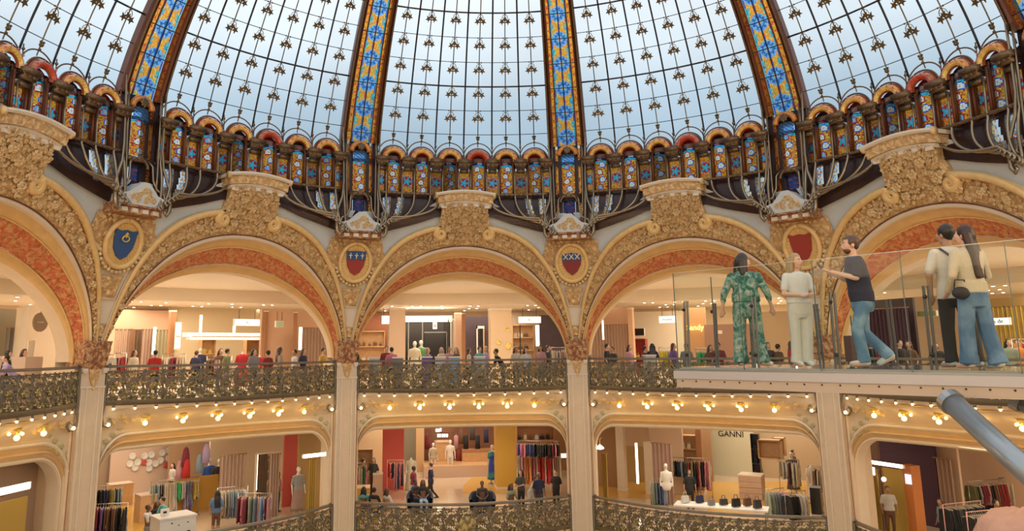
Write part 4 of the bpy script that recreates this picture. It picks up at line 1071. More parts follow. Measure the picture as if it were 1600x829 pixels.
def figure(root, J, skin, hair, top, bottom, shoes, hero=False, hairstyle='short', wide=1.0, sleeve=.55, hem=.90, legs='trousers', legw=.0, glasses=False, cloths=None, beard=False):
    """one continuous body with clothing, hair and face as children of root; faces +Y"""
    j = dict(J0); j.update(J); hp = Vector(j['hip']); sh = Vector(j['sh']); vx = .010 if hero else .026
    SW = .175*wide; lf = .095*wide
    def at_z(z):        # torso axis
        k = (z-hp.z)/(sh.z-hp.z); return hp.lerp(sh, k)
    def torso(b, infl, z0, z1, belly=0.):
        secs = []
        tab = [(-.10, .120, .085), (-.04, .168, .118), (.06, .165, .115), (.16, .145, .105), (.28, .150, .108), (.38, .168, .112), (.46, .178, .102), (.52, .150, .085), (.56, .075, .06)]
        for dz, rx, ry in tab:
            z = dz*(sh-hp).length/.50
            if z < z0 or z > z1: continue
            p = hp+(sh-hp).normalized()*z; secs.append((p.x, p.y, p.z, rx*wide+infl, ry*wide+infl+belly*(1 if .05 < z < .3 else .3)))
        b.loft(secs, 20); return secs
    up = (sh-hp).normalized(); neck = sh+up*.05; head = Vector(j.get('head', neck+Vector((0, .02, .0))+Vector((0, 0, .165))))
    hrot = Matrix.Rotation(j['ht'], 3, 'Z')
    HH = lambda x, y, z: head+hrot@Vector((x, y, z))
    shl = {'L': sh+Vector((-SW, 0, -.02)), 'R': sh+Vector((SW, 0, -.02))}; hpp = {'L': hp+Vector((-lf, 0, -.03)), 'R': hp+Vector((lf, 0, -.03))}
    if 'twist' in j:
        m_ = Matrix.Rotation(j['twist'], 3, 'Z')
        for q in shl: shl[q] = sh+m_@(shl[q]-sh)
    b = MB(); torso(b, 0, -.2, .7)
    b.capsule(sh+up*.0, .06, head+Vector((0, -.01, -.07)), .052)
    # skull, jaw, nose, ears
    b.sphere(HH(0, -.005, .03), .092, 16, 12, None, (.86, 1.08, 1.05)); b.sphere(HH(0, .03, -.055), .058, 12, 8, None, (.95, 1.0, 1.0)); b.sphere(HH(0, .055, -.088), .028, 8, 6)
    b.sphere(HH(0, .045, -.01), .07, 12, 8, None, (.92, .85, 1.15))
    b.capsule(HH(0, .095, .015), .010, HH(0, .118, -.022), .016, 8)
    if hero: b.sphere(HH(0, .102, -.052), .016, 8, 6, None, (1.6, .7, .6))
    for q in (-1, 1): b.sphere(HH(q*.082, -.005, -.01), .026, 8, 6, None, (.4, .8, 1.25))
    for q in 'LR':
        k = Vector(j['k'+q]); a = Vector(j['a'+q]); e = Vector(j['e'+q]); w = Vector(j['w'+q]); s_ = -1 if q == 'L' else 1
        b.capsule(hpp[q], .088*wide, k, .055); b.capsule(k, .056, k.lerp(a, .35)+Vector((0, -.015, 0)), .058); b.capsule(k.lerp(a, .35)+Vector((0, -.015, 0)), .056, a, .038)
        b.capsule(shl[q], .055, shl[q].lerp(e, .5), .048); b.capsule(shl[q].lerp(e, .5), .046, e, .038); b.capsule(e, .040, w, .026)
        fd = Vector((s_*.02+math.sin(j['f'+q])*.0, .16, 0)); tip = a+Vector((s_*.02, .15, -.045)) if not j.get('toe'+q) else a+Vector(j['toe'+q])
        b.capsule(a+Vector((0, -.03, -.03)), .042, tip, .032)
        # hand: palm, four fingers, thumb off the side
        d = (w-e).normalized(); pl = d.orthogonal().normalized(); side = Vector((1, 0, 0))-d*d.x; side = side.normalized() if side.length > .1 else Vector((0, 1, 0))-d*d.y
        side.normalize(); nrm = d.cross(side); curl = -1 if nrm.y < 0 else 1; nrm = nrm*curl
        hw = w+d*.045
        for o_ in (-.024, -.008, .008, .024): b.capsule(w+side*o_*.6, .016, w+d*.085+side*o_*1.1, .013, 8)
        if hero:
            for i, (o_, L_) in enumerate(((-.028, .062), (-.010, .076), (.009, .072), (.027, .056))):
                f0 = w+d*.085+side*o_; f1 = f0+d*L_*.5+nrm*.006; f2 = f1+d*L_*.42+nrm*.022; b.capsule(f0, .0095, f1, .0085, 6); b.capsule(f1, .0085, f2, .0072, 6)
            t0 = w+d*.03-side*s_*.022; t1 = t0+d*.035-side*s_*.026+nrm*.01; t2 = t1+d*.028-side*s_*.004+nrm*.01; b.capsule(t0, .013, t1, .010, 6); b.capsule(t1, .010, t2, .008, 6)
        else: b.capsule(w+d*.08, .024, w+d*.15+nrm*.02, .014, 8)
    b.solid('body', skin, root, .0085 if hero else vx, 2)
    # clothing
    cl = []
    if top is not None:
        b = MB(); inf = .020 if hero else .022
        dz0 = hem-hp.z
        torso(b, inf, -.2 if legs == 'dress' else dz0-.01, .60, j.get('belly', 0.))
        p = hp+up*min(dz0, .02)
        if legs != 'dress':
            e0 = hp+up*(dz0); b.loft([(e0.x, e0.y, e0.z, .178*wide+inf, .125*wide+inf), (hp.x+up.x*(dz0+.14), hp.y+up.y*(dz0+.14), hp.z+up.z*(dz0+.14), .165*wide+inf, .118*wide+inf+j.get('belly', 0.))], 20)
        for q in 'LR':
            e = Vector(j['e'+q]); w = Vector(j['w'+q]); b.capsule(shl[q], .068, shl[q].lerp(e, min(1, sleeve*1.6)), .062 if sleeve < .7 else .054)
            if sleeve > .65: b.capsule(e, .052, e.lerp(w, min(.96, (sleeve-.5)*2)), .044)
        t_ = b.solid('top' if legs != 'dress' else 'bodice', top if not isinstance(top, tuple) else M_oc, root, vx*1.1, 2)
        if isinstance(top, tuple): t_.color = (*top, 1)
    if bottom is not None:
        b = MB()
        if legs == 'dress':
            zt = hp.z+.16; zb = .22
            for (z_, rx, ry) in (): pass
            b.loft([(hp.x, hp.y, z_, rx*wide, ry*wide) for z_, rx, ry in ((hp.z+.2, .168, .135), (hp.z+.05, .205, .165), (hp.z-.15, .235, .185), (.55, .255, .195), (.32, .25, .19), (.20, .245, .185))], 24)
        else:
            zt = .09 if legs == 'trousers' else .5
            inf = .018
            b.loft([(q.x, q.y, q.z, r1*wide+inf, r2*wide+inf) for q, r1, r2 in ((hp+Vector((0, 0, -.17)), .120, .100), (hp+Vector((0, 0, -.10)), .160, .120), (hp, .170, .122), (hp+up*.08, .160, .112))], 20)
            for q in 'LR':
                k = Vector(j['k'+q]); a = Vector(j['a'+q]); b.capsule(hpp[q], .100*wide, k, .068+legw*.5)
                if legs == 'trousers':
                    b.capsule(k, .068+legw*.5, k.lerp(a, .9), .054+legw)
                    e0 = k.lerp(a, .80); e1 = k.lerp(a, 1.0)+Vector((0, 0, -.02)); b.tube([e0, e1], [.058+legw, .062+legw*1.1], 12)
        t_ = b.solid('trousers' if legs == 'trousers' else 'skirt' if legs == 'dress' else 'shorts', bottom if not isinstance(bottom, tuple) else M_oc, root, vx*1.15, 2)
        if isinstance(bottom, tuple): t_.color = (*bottom, 1)
    for q in 'LR':
        a = Vector(j['a'+q]); tip = (a+Vector((0.0, .15, -.04))) if not j.get('toe'+q) else a+Vector(j['toe'+q])
        b = MB(); b.capsule(a+(a-tip).normalized()*.03+Vector((0, 0, -.025)), .050, tip, .040, 10); b.capsule(a+Vector((0, 0, .0)), .046, a.lerp(tip, .4)+Vector((0, 0, -.01)), .045, 10)
        f = (b.solid('shoe', shoes if not isinstance(shoes, tuple) else M_oc, root, .012, 1)) if hero else b.build('shoe', shoes if not isinstance(shoes, tuple) else M_oc, root, True)
        if isinstance(shoes, tuple): f.color = (*shoes, 1)
    if hair is not None:
        b = MB(); b.sphere(HH(0, -.018, .045), .100, 16, 12, None, (.92, 1.06, 1.02))
        if hairstyle != 'short': b.sphere(HH(0, -.05, .0), .095, 14, 10, None, (.98, .85, 1.1))
        else: b.sphere(HH(0, -.05, .01), .078, 12, 8, None, (1.02, .8, 1.0))
        if hairstyle == 'long':
            for x in (-.07, -.035, 0, .035, .07): b.capsule(HH(x, -.05, .0), .050, HH(x*1.25, -.10, -.24), .050); b.capsule(HH(x*1.25, -.10, -.24), .050, HH(x*1.35, -.13, -.52), .030)
        if hairstyle == 'bob':
            for q in (-1, 1): b.capsule(HH(q*.07, -.02, .02), .045, HH(q*.095, -.02, -.15), .035); b.capsule(HH(q*.06, -.06, .0), .06, HH(q*.09, -.08, -.20), .05)
            b.capsule(HH(0, -.06, .0), .05, HH(0, -.08, -.20), .04)
        if hairstyle == 'bun': b.sphere(HH(0, -.12, .05), .045, 10, 8)
        h_ = b.solid('hair', hair if not isinstance(hair, tuple) else M_hair, root, vx*1.0, 1)
        if isinstance(hair, tuple): h_.color = (*hair, 1)
        # uncover the face
        me = h_.data; hr = hrot.inverted()
        import bmesh
        bm = bmesh.new(); bm.from_mesh(me); dl = [v for v in bm.verts if (hr@(v.co-head)).y > .052 and (hr@(v.co-head)).z < .075]
        bmesh.ops.delete(bm, geom=dl, context='VERTS'); bm.to_mesh(me); bm.free()
        if beard:
            b = MB(); b.sphere(HH(0, .045, -.075), .055, 12, 8, None, (1.05, .95, .8)); b.build('beard', hair if not isinstance(hair, tuple) else M_hair, root, True).color = (*hair, 1) if isinstance(hair, tuple) else (1, 1, 1, 1)
    if hero:
        for q in (-1, 1):
            b = MB(); b.sphere(HH(q*.033, .088, .012), .012, 8, 6, None, (1.2, .6, .7)); e_ = b.build('eye', M_eye, root, True)
            b = MB(); b.sphere(HH(q*.033, .095, .012), .006, 8, 6); b.build('iris', M_iris, e_, True)
            b = MB(); b.capsule(HH(q*.018, .100, .034), .004, HH(q*.050, .090, .036), .003, 6); b.build('eyebrow', M_iris, root, True)
        b = MB(); b.capsule(HH(-.02, .106, -.052), .006, HH(.02, .106, -.052), .006, 6); b.build('lips', M_lip, root, True)
    return HH

def floral():
    m = bpy.data.materials.new('green_floral_print'); m.use_nodes = True; nt = m.node_tree; N = nt.nodes.new; L = nt.links.new; b = nt.nodes['Principled BSDF']; b.inputs['Roughness'].default_value = .7
    tc = N('ShaderNodeTexCoord'); n = N('ShaderNodeTexNoise'); n.inputs['Scale'].default_value = 9; n.inputs['Detail'].default_value = 3; n.inputs['Distortion'].default_value = 1.2; L(tc.outputs['Object'], n.inputs[0])
    r = N('ShaderNodeValToRGB'); e = r.color_ramp.elements; e[0].position = .38; e[0].color = (.012, .09, .065, 1); e[1].position = .68; e[1].color = (.40, .42, .36, 1)
    for p_, c_ in ((.45, (.04, .17, .13)), (.50, (.09, .24, .21)), (.57, (.20, .29, .24))): k = e.new(p_); k.color = (*c_, 1)
    L(n.outputs['Fac'], r.inputs[0]); L(r.outputs[0], b.inputs['Base Color']); return m
M_floral = floral()
M_jean = mat('blue_denim', (.09, .20, .32), .8, col2=(.22, .36, .48), vscale=3.5, bump=.2, bscale=60)
M_jean2 = mat('mid_blue_denim', (.07, .15, .27), .8, col2=(.15, .26, .40), vscale=3, bump=.2, bscale=60)
M_wtee = mat('white_cotton', (.62, .64, .62), .8, bump=.2, bscale=14); M_wtrs = mat('off_white_denim', (.55, .56, .50), .8, bump=.25, bscale=12)
M_navy = mat('navy_pique_cotton', (.022, .024, .05), .8, bump=.2, bscale=80); M_crm = mat('cream_knit', (.60, .52, .38), .85, bump=.4, bscale=70); M_blk = mat('black_twill', (.02, .02, .022), .7, bump=.1)
M_shirt = mat('white_linen', (.60, .56, .48), .75, bump=.3, bscale=12); M_shoe = mat('white_trainers', (.62, .64, .62), .5)
def hero(label, x, D, off, H, rz, **kw):
    p = at(x, D, WZ+.005); r = thing('person', label, 'person', p, rz, 'people on the glass walkway'); s = H/1.75; r.scale = (s, s, s); J = kw.pop('J'); HHf = figure(r, J, hero=True, **kw); return r, HHf
def camdir(x, D): p = at(x, D); return math.atan2(-(CX-p.x), (CY-p.y))     # rz making +Y face the viewer
away = lambda x, D: camdir(x, D)+math.pi
# woman in green floral jumpsuit, seen from behind, head turned to the right
r, HHf = hero('woman in green floral jumpsuit with dark belt, seen from behind on the walkway', 1171, 11.9, 0, 1.74, away(1171, 11.9)+.1,
    J=dict(eL=(-.33, -.04, 1.12), eR=(.32, -.02, 1.13), wL=(-.36, .03, .90), wR=(.38, .05, .92), ht=-1.1, kL=(-.13, .01, .48), kR=(.14, .01, .48), aL=(-.14, -.02, .09), aR=(.17, -.02, .09), toeR=(.13, .06, -.045), belly=.03),
    skin=M_skin, hair=(.03, .022, .02), top=M_floral, bottom=M_floral, shoes=M_shoe, hairstyle='bob', wide=1.12, sleeve=.72, hem=1.0, legs='trousers', legw=.055)
b = MB(); b.loft([(0, 0, z, .200, .155) for z in (1.03, 1.05, 1.08, 1.10)], 28); b.build('belt', M_blk, r, True)
# blonde woman in white
r, HHf = hero('blonde woman in white t-shirt and off-white jeans, arms folded in front', 1254, 11.35, 0, 1.66, camdir(1254, 11.35)+.45,
    J=dict(eL=(-.24, .03, 1.13), eR=(.24, .03, 1.13), wL=(-.03, .20, 1.08), wR=(.06, .22, 1.10), ht=.35, kL=(-.08, .03, .48), aL=(-.06, .0, .09), kR=(.09, .0, .48)),
    skin=M_skin, hair=(.42, .30, .15), top=M_wtee, bottom=M_wtrs, shoes=M_shoe, hairstyle='bob', wide=.95, sleeve=.42, hem=.98, legw=.03)
# bearded man in navy polo holding a phone, leg bent back
r, HHf = hero('bearded man in navy polo shirt and light jeans, holding up a phone', 1352, 10.75, 0, 1.84, camdir(1352, 10.75)-1.35,
    J=dict(hip=(0, -.02, .90), sh=(0, .03, 1.42), eL=(-.24, .08, 1.17), eR=(.25, .10, 1.19), wL=(-.10, .34, 1.27), wR=(.10, .36, 1.30), ht=.1, kL=(-.10, .10, .50), aL=(-.10, .05, .09), kR=(.10, -.02, .46), aR=(.10, -.30, .16), toeR=(.01, .12, -.10), belly=.02),
    skin=M_skin, hair=(.10, .055, .035), top=M_navy, bottom=M_jean, shoes=M_shoe, hairstyle='short', wide=1.02, sleeve=.5, hem=.86, legw=.02, beard=True)
b = MB(); b.box((0, 0, 0), (.075, .012, .15)); ph_ = b.build('phone', M_black, None); ph_.parent = None
ph_.matrix_world = Matrix.Translation(r.location)@Matrix.Rotation(r.rotation_euler.z, 4, 'Z')@Matrix.Translation((0, .47*1.05, 1.36*1.05))@Matrix.Rotation(-.4, 4, 'X'); tag(ph_, 'dark phone held up by the bearded man in navy', 'phone')
b = MB(); b.box((0, .0066, 0), (.066, .001, .138)); b.build('screen', mat('dark_screen', (.05, .06, .08), .1), ph_)
# couple on the right
r, HHf = hero('dark-haired man in white short-sleeved shirt and black trousers, bag strap across back', 1500, 9.85, 0, 1.84, away(1500, 9.85)+.55,
    J=dict(eL=(-.26, .02, 1.14), eR=(.25, .0, 1.13), wL=(-.22, .10, .90), wR=(.20, .05, .88), ht=.35, kL=(-.10, .04, .48), aL=(-.10, .04, .09), kR=(.12, -.04, .48), aR=(.13, -.10, .09)),
    skin=M_skin2, hair=(.02, .016, .014), top=M_shirt, bottom=M_blk, shoes=M_shoe, hairstyle='short', wide=1.0, sleeve=.5, hem=.84, legw=.015)
b = MB(); b.tube([(-.17, -.10, 1.46), (-.08, -.155, 1.36), (.04, -.165, 1.20), (.16, -.13, 1.05), (.20, -.02, .98)], .016, 6); sb_ = b.build('bag_strap', M_blk, r, True)
r, HHf = hero('woman with long brown hair in cream jumper and blue jeans beside the man in white', 1530, 9.4, 0, 1.76, away(1530, 9.4)+.75,
    J=dict(eL=(-.25, .0, 1.14), eR=(.26, .02, 1.13), wL=(-.20, .16, .96), wR=(.20, .18, .98), ht=.5, kL=(-.10, .05, .48), aL=(-.11, .06, .09), kR=(.11, -.03, .48), aR=(.14, -.10, .09)),
    skin=M_skin, hair=(.045, .022, .016), top=M_crm, bottom=M_jean2, shoes=M_shoe, hairstyle='long', wide=1.0, sleeve=.97, hem=.92, legw=.045)
b = MB(); b.sphere((0, 0, 0), .11, 12, 8, None, (1.1, .5, .7)); hb = b.build('shoulder_bag', M_blk, None, True); hb.location = at(1512, 9.3, WZ+.93); tag(hb, 'small black bag held in front of the long-haired woman', 'bag')
b = MB(); b.tube([(-.09, 0, .04), (-.06, 0, .16), (.06, 0, .16), (.09, 0, .04)], .008, 5); b.build('bag_handle', M_blk, hb, True)

# background people: prototypes
def proto(J, style='short', **kw):
    r = thing('person', 'x', 'person'); kw2 = dict(skin=M_skin, hair=(.03, .02, .015), top=(.5, .5, .5), bottom=(.1, .1, .12), shoes=(.1, .1, .1), hairstyle=style); kw2.update(kw); figure(r, J, **kw2); return r
SIT = dict(hip=(0, -.05, .50), sh=(0, -.10, 1.0), kL=(-.12, .38, .50), kR=(.12, .38, .50), aL=(-.12, .36, .09), aR=(.12, .36, .09), eL=(-.25, -.02, .74), eR=(.25, -.02, .74), wL=(-.12, .22, .66), wR=(.12, .22, .66))
WALK = dict(kL=(-.10, .14, .50), aL=(-.10, .26, .09), kR=(.10, -.06, .49), aR=(.10, -.34, .16), wL=(-.24, -.16, .92), eL=(-.24, -.10, 1.14), wR=(.25, .22, .98), eR=(.24, .06, 1.14))
BEND = dict(sh=(0, .26, 1.30), eL=(-.2, .36, 1.03), eR=(.2, .36, 1.03), wL=(-.15, .50, .86), wR=(.15, .50, .86))
REACH = dict(eL=(-.24, .10, 1.18), wL=(-.14, .32, 1.14), eR=(.24, .08, 1.16), wR=(.16, .30, 1.10), ht=.3)
PR = {'stand': proto({}), 'standf': proto(dict(ht=.4), 'long', wide=.92), 'walk': proto(WALK), 'sit': proto(SIT), 'sitf': proto(SIT, 'bob', wide=.92), 'reach': proto(REACH, 'bob', wide=.92), 'bend': proto(BEND), 'dress': proto(dict(ht=-.3), 'long', wide=.9, legs='dress', top=(.5, .5, .5), bottom=(.5, .5, .5), sleeve=.3)}
PUSED = set()
def crowd(kind, loc, rz, top, bottom, hair, label, group, H=1.7, skin=None):
    if kind in PUSED: o = copy_tree(PR[kind])
    else: o = PR[kind]; PUSED.add(kind)
    o.location = loc; o.rotation_euler = (0, 0, rz); s = H/1.75; o.scale = (s, s, s); o['label'] = label; o['group'] = group
    for c in o.children:
        n = c.name.split('.')[0]
        if n in ('top', 'bodice'): c.color = (*top, 1)
        elif n in ('trousers', 'skirt'): c.color = (*bottom, 1)
        elif n == 'hair': c.color = (*hair, 1)
        elif n == 'body' and skin is not None and c.material_slots: c.material_slots[0].link = 'OBJECT'; c.material_slots[0].material = skin
    return o
CN = {'black': (.02, .02, .022), 'white': (.65, .63, .6), 'grey': (.25, .25, .26), 'red': (.55, .03, .03), 'pink': (.65, .22, .28), 'navy': (.025, .03, .08), 'blue': (.10, .22, .45), 'light blue': (.30, .48, .68),
      'beige': (.55, .43, .30), 'brown': (.16, .08, .045), 'green': (.06, .22, .10), 'yellow': (.75, .60, .08), 'purple': (.18, .10, .32), 'cream': (.66, .58, .44), 'olive': (.16, .17, .07), 'teal': (.12, .48, .50), 'burgundy': (.22, .03, .05),
      'dark red': (.28, .03, .03), 'lilac': (.42, .32, .52), 'orange': (.72, .24, .05), 'denim': (.10, .16, .27), 'sage': (.30, .36, .28), 'dusty pink': (.52, .28, .30), 'charcoal': (.06, .06, .065), 'bright green': (.06, .50, .15), 'bright blue': (.03, .12, .55), 'gold': (.6, .42, .1), 'slate': (.22, .30, .36)}
HR = {'b': (.02, .016, .014), 'n': (.10, .05, .03), 'y': (.40, .28, .14), 'g': (.30, .29, .28)}
rp_ = random.Random(21)
UP = [ # x, depth, kind, top colour, hair, rz offset, phrase
 (12, 23.5, 'stand', 'black', 'b', 1.2, 'left of the counter in the far left bay'), (27, 23.0, 'bend', 'lilac', 'b', -1.4, 'bending over the counter in the far left bay'), (38, 24.5, 'standf', 'purple', 'n', .5, 'behind the counter in the far left bay'),
 (210, 29.5, 'standf', 'cream', 'n', .8, 'beside the dark red dresses at the left bay rail'), (243, 28.4, 'stand', 'red', 'b', 3.0, 'with back to the rail in front of the bright strip'), (307, 31.5, 'stand', 'navy', 'n', 2.6, 'under the long light beam'),
 (345, 31, 'standf', 'brown', 'n', .3, 'left of the red jackets'), (355, 30.5, 'stand', 'olive', 'b', 2.0, 'just left of the red jackets'), (397, 30, 'standf', 'grey', 'b', .6, 'right of the red jackets'),
 (419, 28.6, 'stand', 'dark red', 'b', -2.4, 'leaning near the pink curtain'), (437, 29.0, 'standf', 'beige', 'n', 1.6, 'wearing a hat-like hairdo by the pink curtain'), (461, 30.6, 'stand', 'white', 'b', -1.1, 'left of the white strip light'),
 (474, 30.6, 'standf', 'navy', 'n', .9, 'right of the white strip light'), (505, 31.8, 'stand', 'gold', 'b', 1.0, 'next to the pillar left of the centre bay'),
 (556, 31.5, 'stand', 'black', 'b', 1.0, 'next to the pillar at the left end of the centre bay'), (604, 32, 'stand', 'burgundy', 'b', .2, 'left of the cream column'), (612, 31.3, 'stand', 'pink', 'b', 3.0, 'in front of the cream column'),
 (668, 33.5, 'standf', 'grey', 'y', .9, 'at the white flower statues'), (690, 34, 'standf', 'beige', 'g', -.5, 'before the black shopfront'), (702, 33, 'stand', 'dusty pink', 'n', .4, 'right of the black shopfront'), (713, 32.5, 'reach', 'brown', 'y', -.8, 'by the brown post'),
 (732, 33, 'standf', 'cream', 'n', 1.5, 'before the dark doorway'), (749, 32, 'stand', 'teal', 'b', .7, 'in front of the dark doorway'), (759, 33.4, 'standf', 'lilac', 'y', -1.1, 'right of the dark doorway'),
 (786, 31.0, 'bend', 'black', 'b', -1.5, 'bending over at the butterfly column'), (806, 32.6, 'standf', 'cream', 'n', .4, 'right of the butterfly column'), (822, 31.5, 'standf', 'white', 'b', .1, 'under the hanging sign of the centre bay'), (845, 32.4, 'standf', 'dusty pink', 'b', -.6, 'below the right end of the hanging sign'),
 (856, 32.6, 'stand', 'charcoal', 'n', 1.1, 'left of the blossoms at the centre bay right end'), 
 (948, 32.2, 'stand', 'black', 'b', 1.4, 'at the left of the curtain in the right bay'), (957, 32.8, 'stand', 'charcoal', 'b', -.7, 'before the striped curtain'), (983, 32.0, 'standf', 'dusty pink', 'b', .7, 'at the end of the striped curtain'),
 (1007, 30.8, 'stand', 'navy', 'b', 1.8, 'below the black screen'), (1019, 30.2, 'standf', 'black', 'b', 2.8, 'with long dark hair near the yellow jackets'), (1052, 30.5, 'standf', 'purple', 'n', 1.0, 'beside the walkway end'),
 (1072, 29.5, 'stand', 'grey', 'b', -.4, 'seen through the walkway end glass'), (1110, 29, 'standf', 'brown', 'n', .3, 'seen through the glass left of the green woman'), (1122, 28.6, 'stand', 'burgundy', 'b', -.3, 'seen through the glass beside the green woman'), (1200, 28, 'standf', 'charcoal', 'n', .3, 'seen through the glass right of the green woman'), (1215, 27.8, 'stand', 'brown', 'b', 2.3, 'seen through the glass near the women on the walkway'),
 (1236, 27.5, 'standf', 'red', 'n', 1.3, 'in red seen between the two women'), (1405, 25, 'stand', 'black', 'b', .8, 'seen through the glass right of the bearded man'), (1420, 25.4, 'standf', 'brown', 'n', -.5, 'seen near the walkway post right of the bearded man'), (1462, 25.2, 'standf', 'black', 'b', .1, 'seen left of the couple'), (1576, 24.6, 'standf', 'sage', 'b', .2, 'seated level right of the couple'), (1590, 25.4, 'stand', 'orange', 'n', 0, 'at the right edge behind the glass')]
for x, D, kd, c, h, rz, ph in UP:
    p = at(x, D, F3+.005); crowd(kd, p, camdir(x, D)+rz, CN[c], CN[rp_.choice(['black', 'denim', 'navy', 'grey', 'beige'])], HR[h], f'person in {c} ' + ph, 'shoppers on the upper gallery', 1.58+.14*rp_.random(), rp_.choice([None, None, M_skin2, None]))
LO = [ # x, foot y, kind, top, bottom, hair, rz, phrase
 (336, 838, 'standf', 'blue', 'brown', 'b', 3.0, 'in a blue shirt with back turned by the colourful rack'), (232, 846, 'sit', 'white', 'grey', 'n', 1.4, 'seated at the lower left'), (243, 838, 'sitf', 'black', 'grey', 'n', .2, 'seated behind the one in white'), (262, 846, 'bend', 'teal', 'navy', 'b', -1.2, 'leaning beside the white counter'),
 (267, 780, 'standf', 'white', 'black', 'b', -.9, 'standing in front of the plate wall'), (432, 800, 'standf', 'dusty pink', 'denim', 'b', 2.2, 'walking by the tall mirror'), (482, 790, 'dress', 'grey', 'black', 'b', .4, 'standing at the gold curtain'),
 (569, 812, 'sitf', 'teal', 'navy', 'b', 2.8, 'in turquoise, seated at the left end of the rail'), (586, 814, 'sit', 'black', 'navy', 'b', 2.6, 'in black, seated by the turquoise top'), (606, 812, 'sitf', 'white', 'grey', 'n', 2.4, 'in white, seated leaning on the rail'),
 (567, 775, 'stand', 'black', 'beige', 'b', .8, 'standing at the left edge of the central shop'), (583, 772, 'standf', 'charcoal', 'brown', 'g', -.4, 'near the dark jacket display'), (646, 788, 'stand', 'burgundy', 'white', 'b', 2.0, 'in burgundy beside the ivory coat'),
 (673, 782, 'walk', 'navy', 'black', 'b', -1.5, 'in navy striding across the pale floor'), (651, 798, 'sit', 'navy', 'navy', 'b', .8, 'seated in the left navy armchair'), (661, 800, 'sitf', 'black', 'light blue', 'n', .1, 'in light jeans seated in the left armchair'), (754, 801, 'sit', 'charcoal', 'black', 'b', .1, 'seated in the right navy armchair with a brown bag'),
 (801, 806, 'sitf', 'sage', 'grey', 'n', .6, 'in pale green sitting near the ochre column'), (815, 800, 'reach', 'charcoal', 'black', 'b', -.6, 'in dark clothes left of the woman in white'), (830, 802, 'bend', 'white', 'white', 'n', .9, 'in white leaning on the rail'), (843, 806, 'stand', 'navy', 'charcoal', 'g', .4, 'tall, in a dark suit under the dress rack'), (870, 796, 'stand', 'black', 'black', 'n', -.5, 'in black beside the right pillar'),
 (1080, 797, 'standf', 'black', 'black', 'b', .2, 'in a black coat next to the white mannequin'), (1187, 768, 'stand', 'pink', 'white', 'b', .9, 'in a pale top behind the drawer counter'), (1243, 760, 'stand', 'brown', 'black', 'b', 1.2, 'behind the grey trousers display'),
 (1358, 834, 'stand', 'black', 'black', 'b', 1.4, 'in black by the gold lit doorway'), (1376, 832, 'standf', 'brown', 'brown', 'b', -.6, 'in brown at the orange door frame'), (1394, 838, 'stand', 'white', 'brown', 'n', .2, 'in a white t-shirt with a dark bag strap'), (1440, 830, 'standf', 'grey', 'black', 'b', -1.3, 'behind the pink rail of dark clothes'), (1478, 858, 'standf', 'slate', 'black', 'n', -1.0, 'in a patterned shirt beside the pink canopy'), (1566, 868, 'stand', 'navy', 'navy', 'b', .9, 'in dark clothes in front of the pink canopy')]
for x, y, kd, c, c2, h, rz, ph in LO:
    p = on_floor(x, y, F2); crowd(kd, p+Vector((0, 0, .005)), camdir(x, 30)+rz, CN[c], CN[c2], HR[h], 'person ' + ph, 'shoppers on the lower gallery', 1.62+.12*rp_.random(), rp_.choice([None, None, M_skin2, M_skin3]) if 'suit' not in ph else M_skin3)
for k in PR:
    if k not in PUSED:
        for c in list(PR[k].children): bpy.data.objects.remove(c)
        bpy.data.objects.remove(PR[k])

# ================================================================== CLOTHES RAILS, MANNEQUINS
M_rail2 = mat('chrome_rail', (.5, .48, .45), .25, .9); M_pinkrail = mat('pink_painted_rail', (.75, .40, .36), .4); M_goldrail = mat('brass_rail', (.6, .42, .18), .3, .8)
M_hang = mat('pale_hanger', (.62, .50, .36), .5)
def garment_proto(kind):
    L_, w, top = {'dress': (1.15, .20, .15), 'shirt': (.68, .23, .19), 'coat': (.98, .26, .21), 'trousers': (.92, .13, .12), 'blouse': (.55, .21, .16)}[kind]
    rnd = random.Random(len(kind)); b = MB(); secs = []
    n = 9
    for i in range(n+1):
        t = i/n; z = -.10-L_*t; ry = top*.35 if i == 0 else (top+(w-top)*t) if kind != 'dress' else top*(1-.25*math.sin(t*math.pi))+.10*t; secs.append((0.008*math.sin(i*2), .01*math.sin(i*1.7), z, .022+.016*t+.004*math.sin(i*3), ry))
    o_ = len(b.v); b.loft(secs, 18)
    for i in range(len(b.v)):     # folds
        x, y, z = b.v[i]; b.v[i] = (x+.010*math.sin(y*55)*min(1, -z), y, z)
    g = b.build('hanging_garment', M_oc, None, True); tag(g, 'x', 'garment')
    if kind in ('shirt', 'coat', 'blouse'):
        for s_ in (-1, 1): b = MB(); b.capsule((0, s_*top*.85, -.16), .035, (.01, s_*(top+.03), -.10-L_*.62), .028, 8); b.build('sleeve', M_oc, g, True)
    b = MB(); b.tube([(0, 0, .03), (.0, .02, .045), (0, .03, .02), (0, 0, -.04), (0, 0, -.07)], .006, 5); b.tube([(0, -top, -.12), (0, 0, -.07), (0, top, -.12)], .010, 5); b.build('hanger', M_hang, g, True)
    return g
GP = {k: garment_proto(k) for k in ('dress', 'shirt', 'coat', 'trousers', 'blouse')}; GU = set()
def garment(kind, loc, rz, col, label, group, sc=1.):
    if kind in GU: g = copy_tree(GP[kind])
    else: g = GP[kind]; GU.add(kind)
    g.location = loc; g.rotation_euler = (0, 0, rz); g.scale = (1, 1, sc); g.color = (*col, 1); g['label'] = label; g['group'] = group
    for c in g.children: c.color = (*col, 1)
    return g
rg = random.Random(5)
def ordinal(n): return {1: 'first', 2: 'second', 3: 'third'}.get(n, f'{n}th')
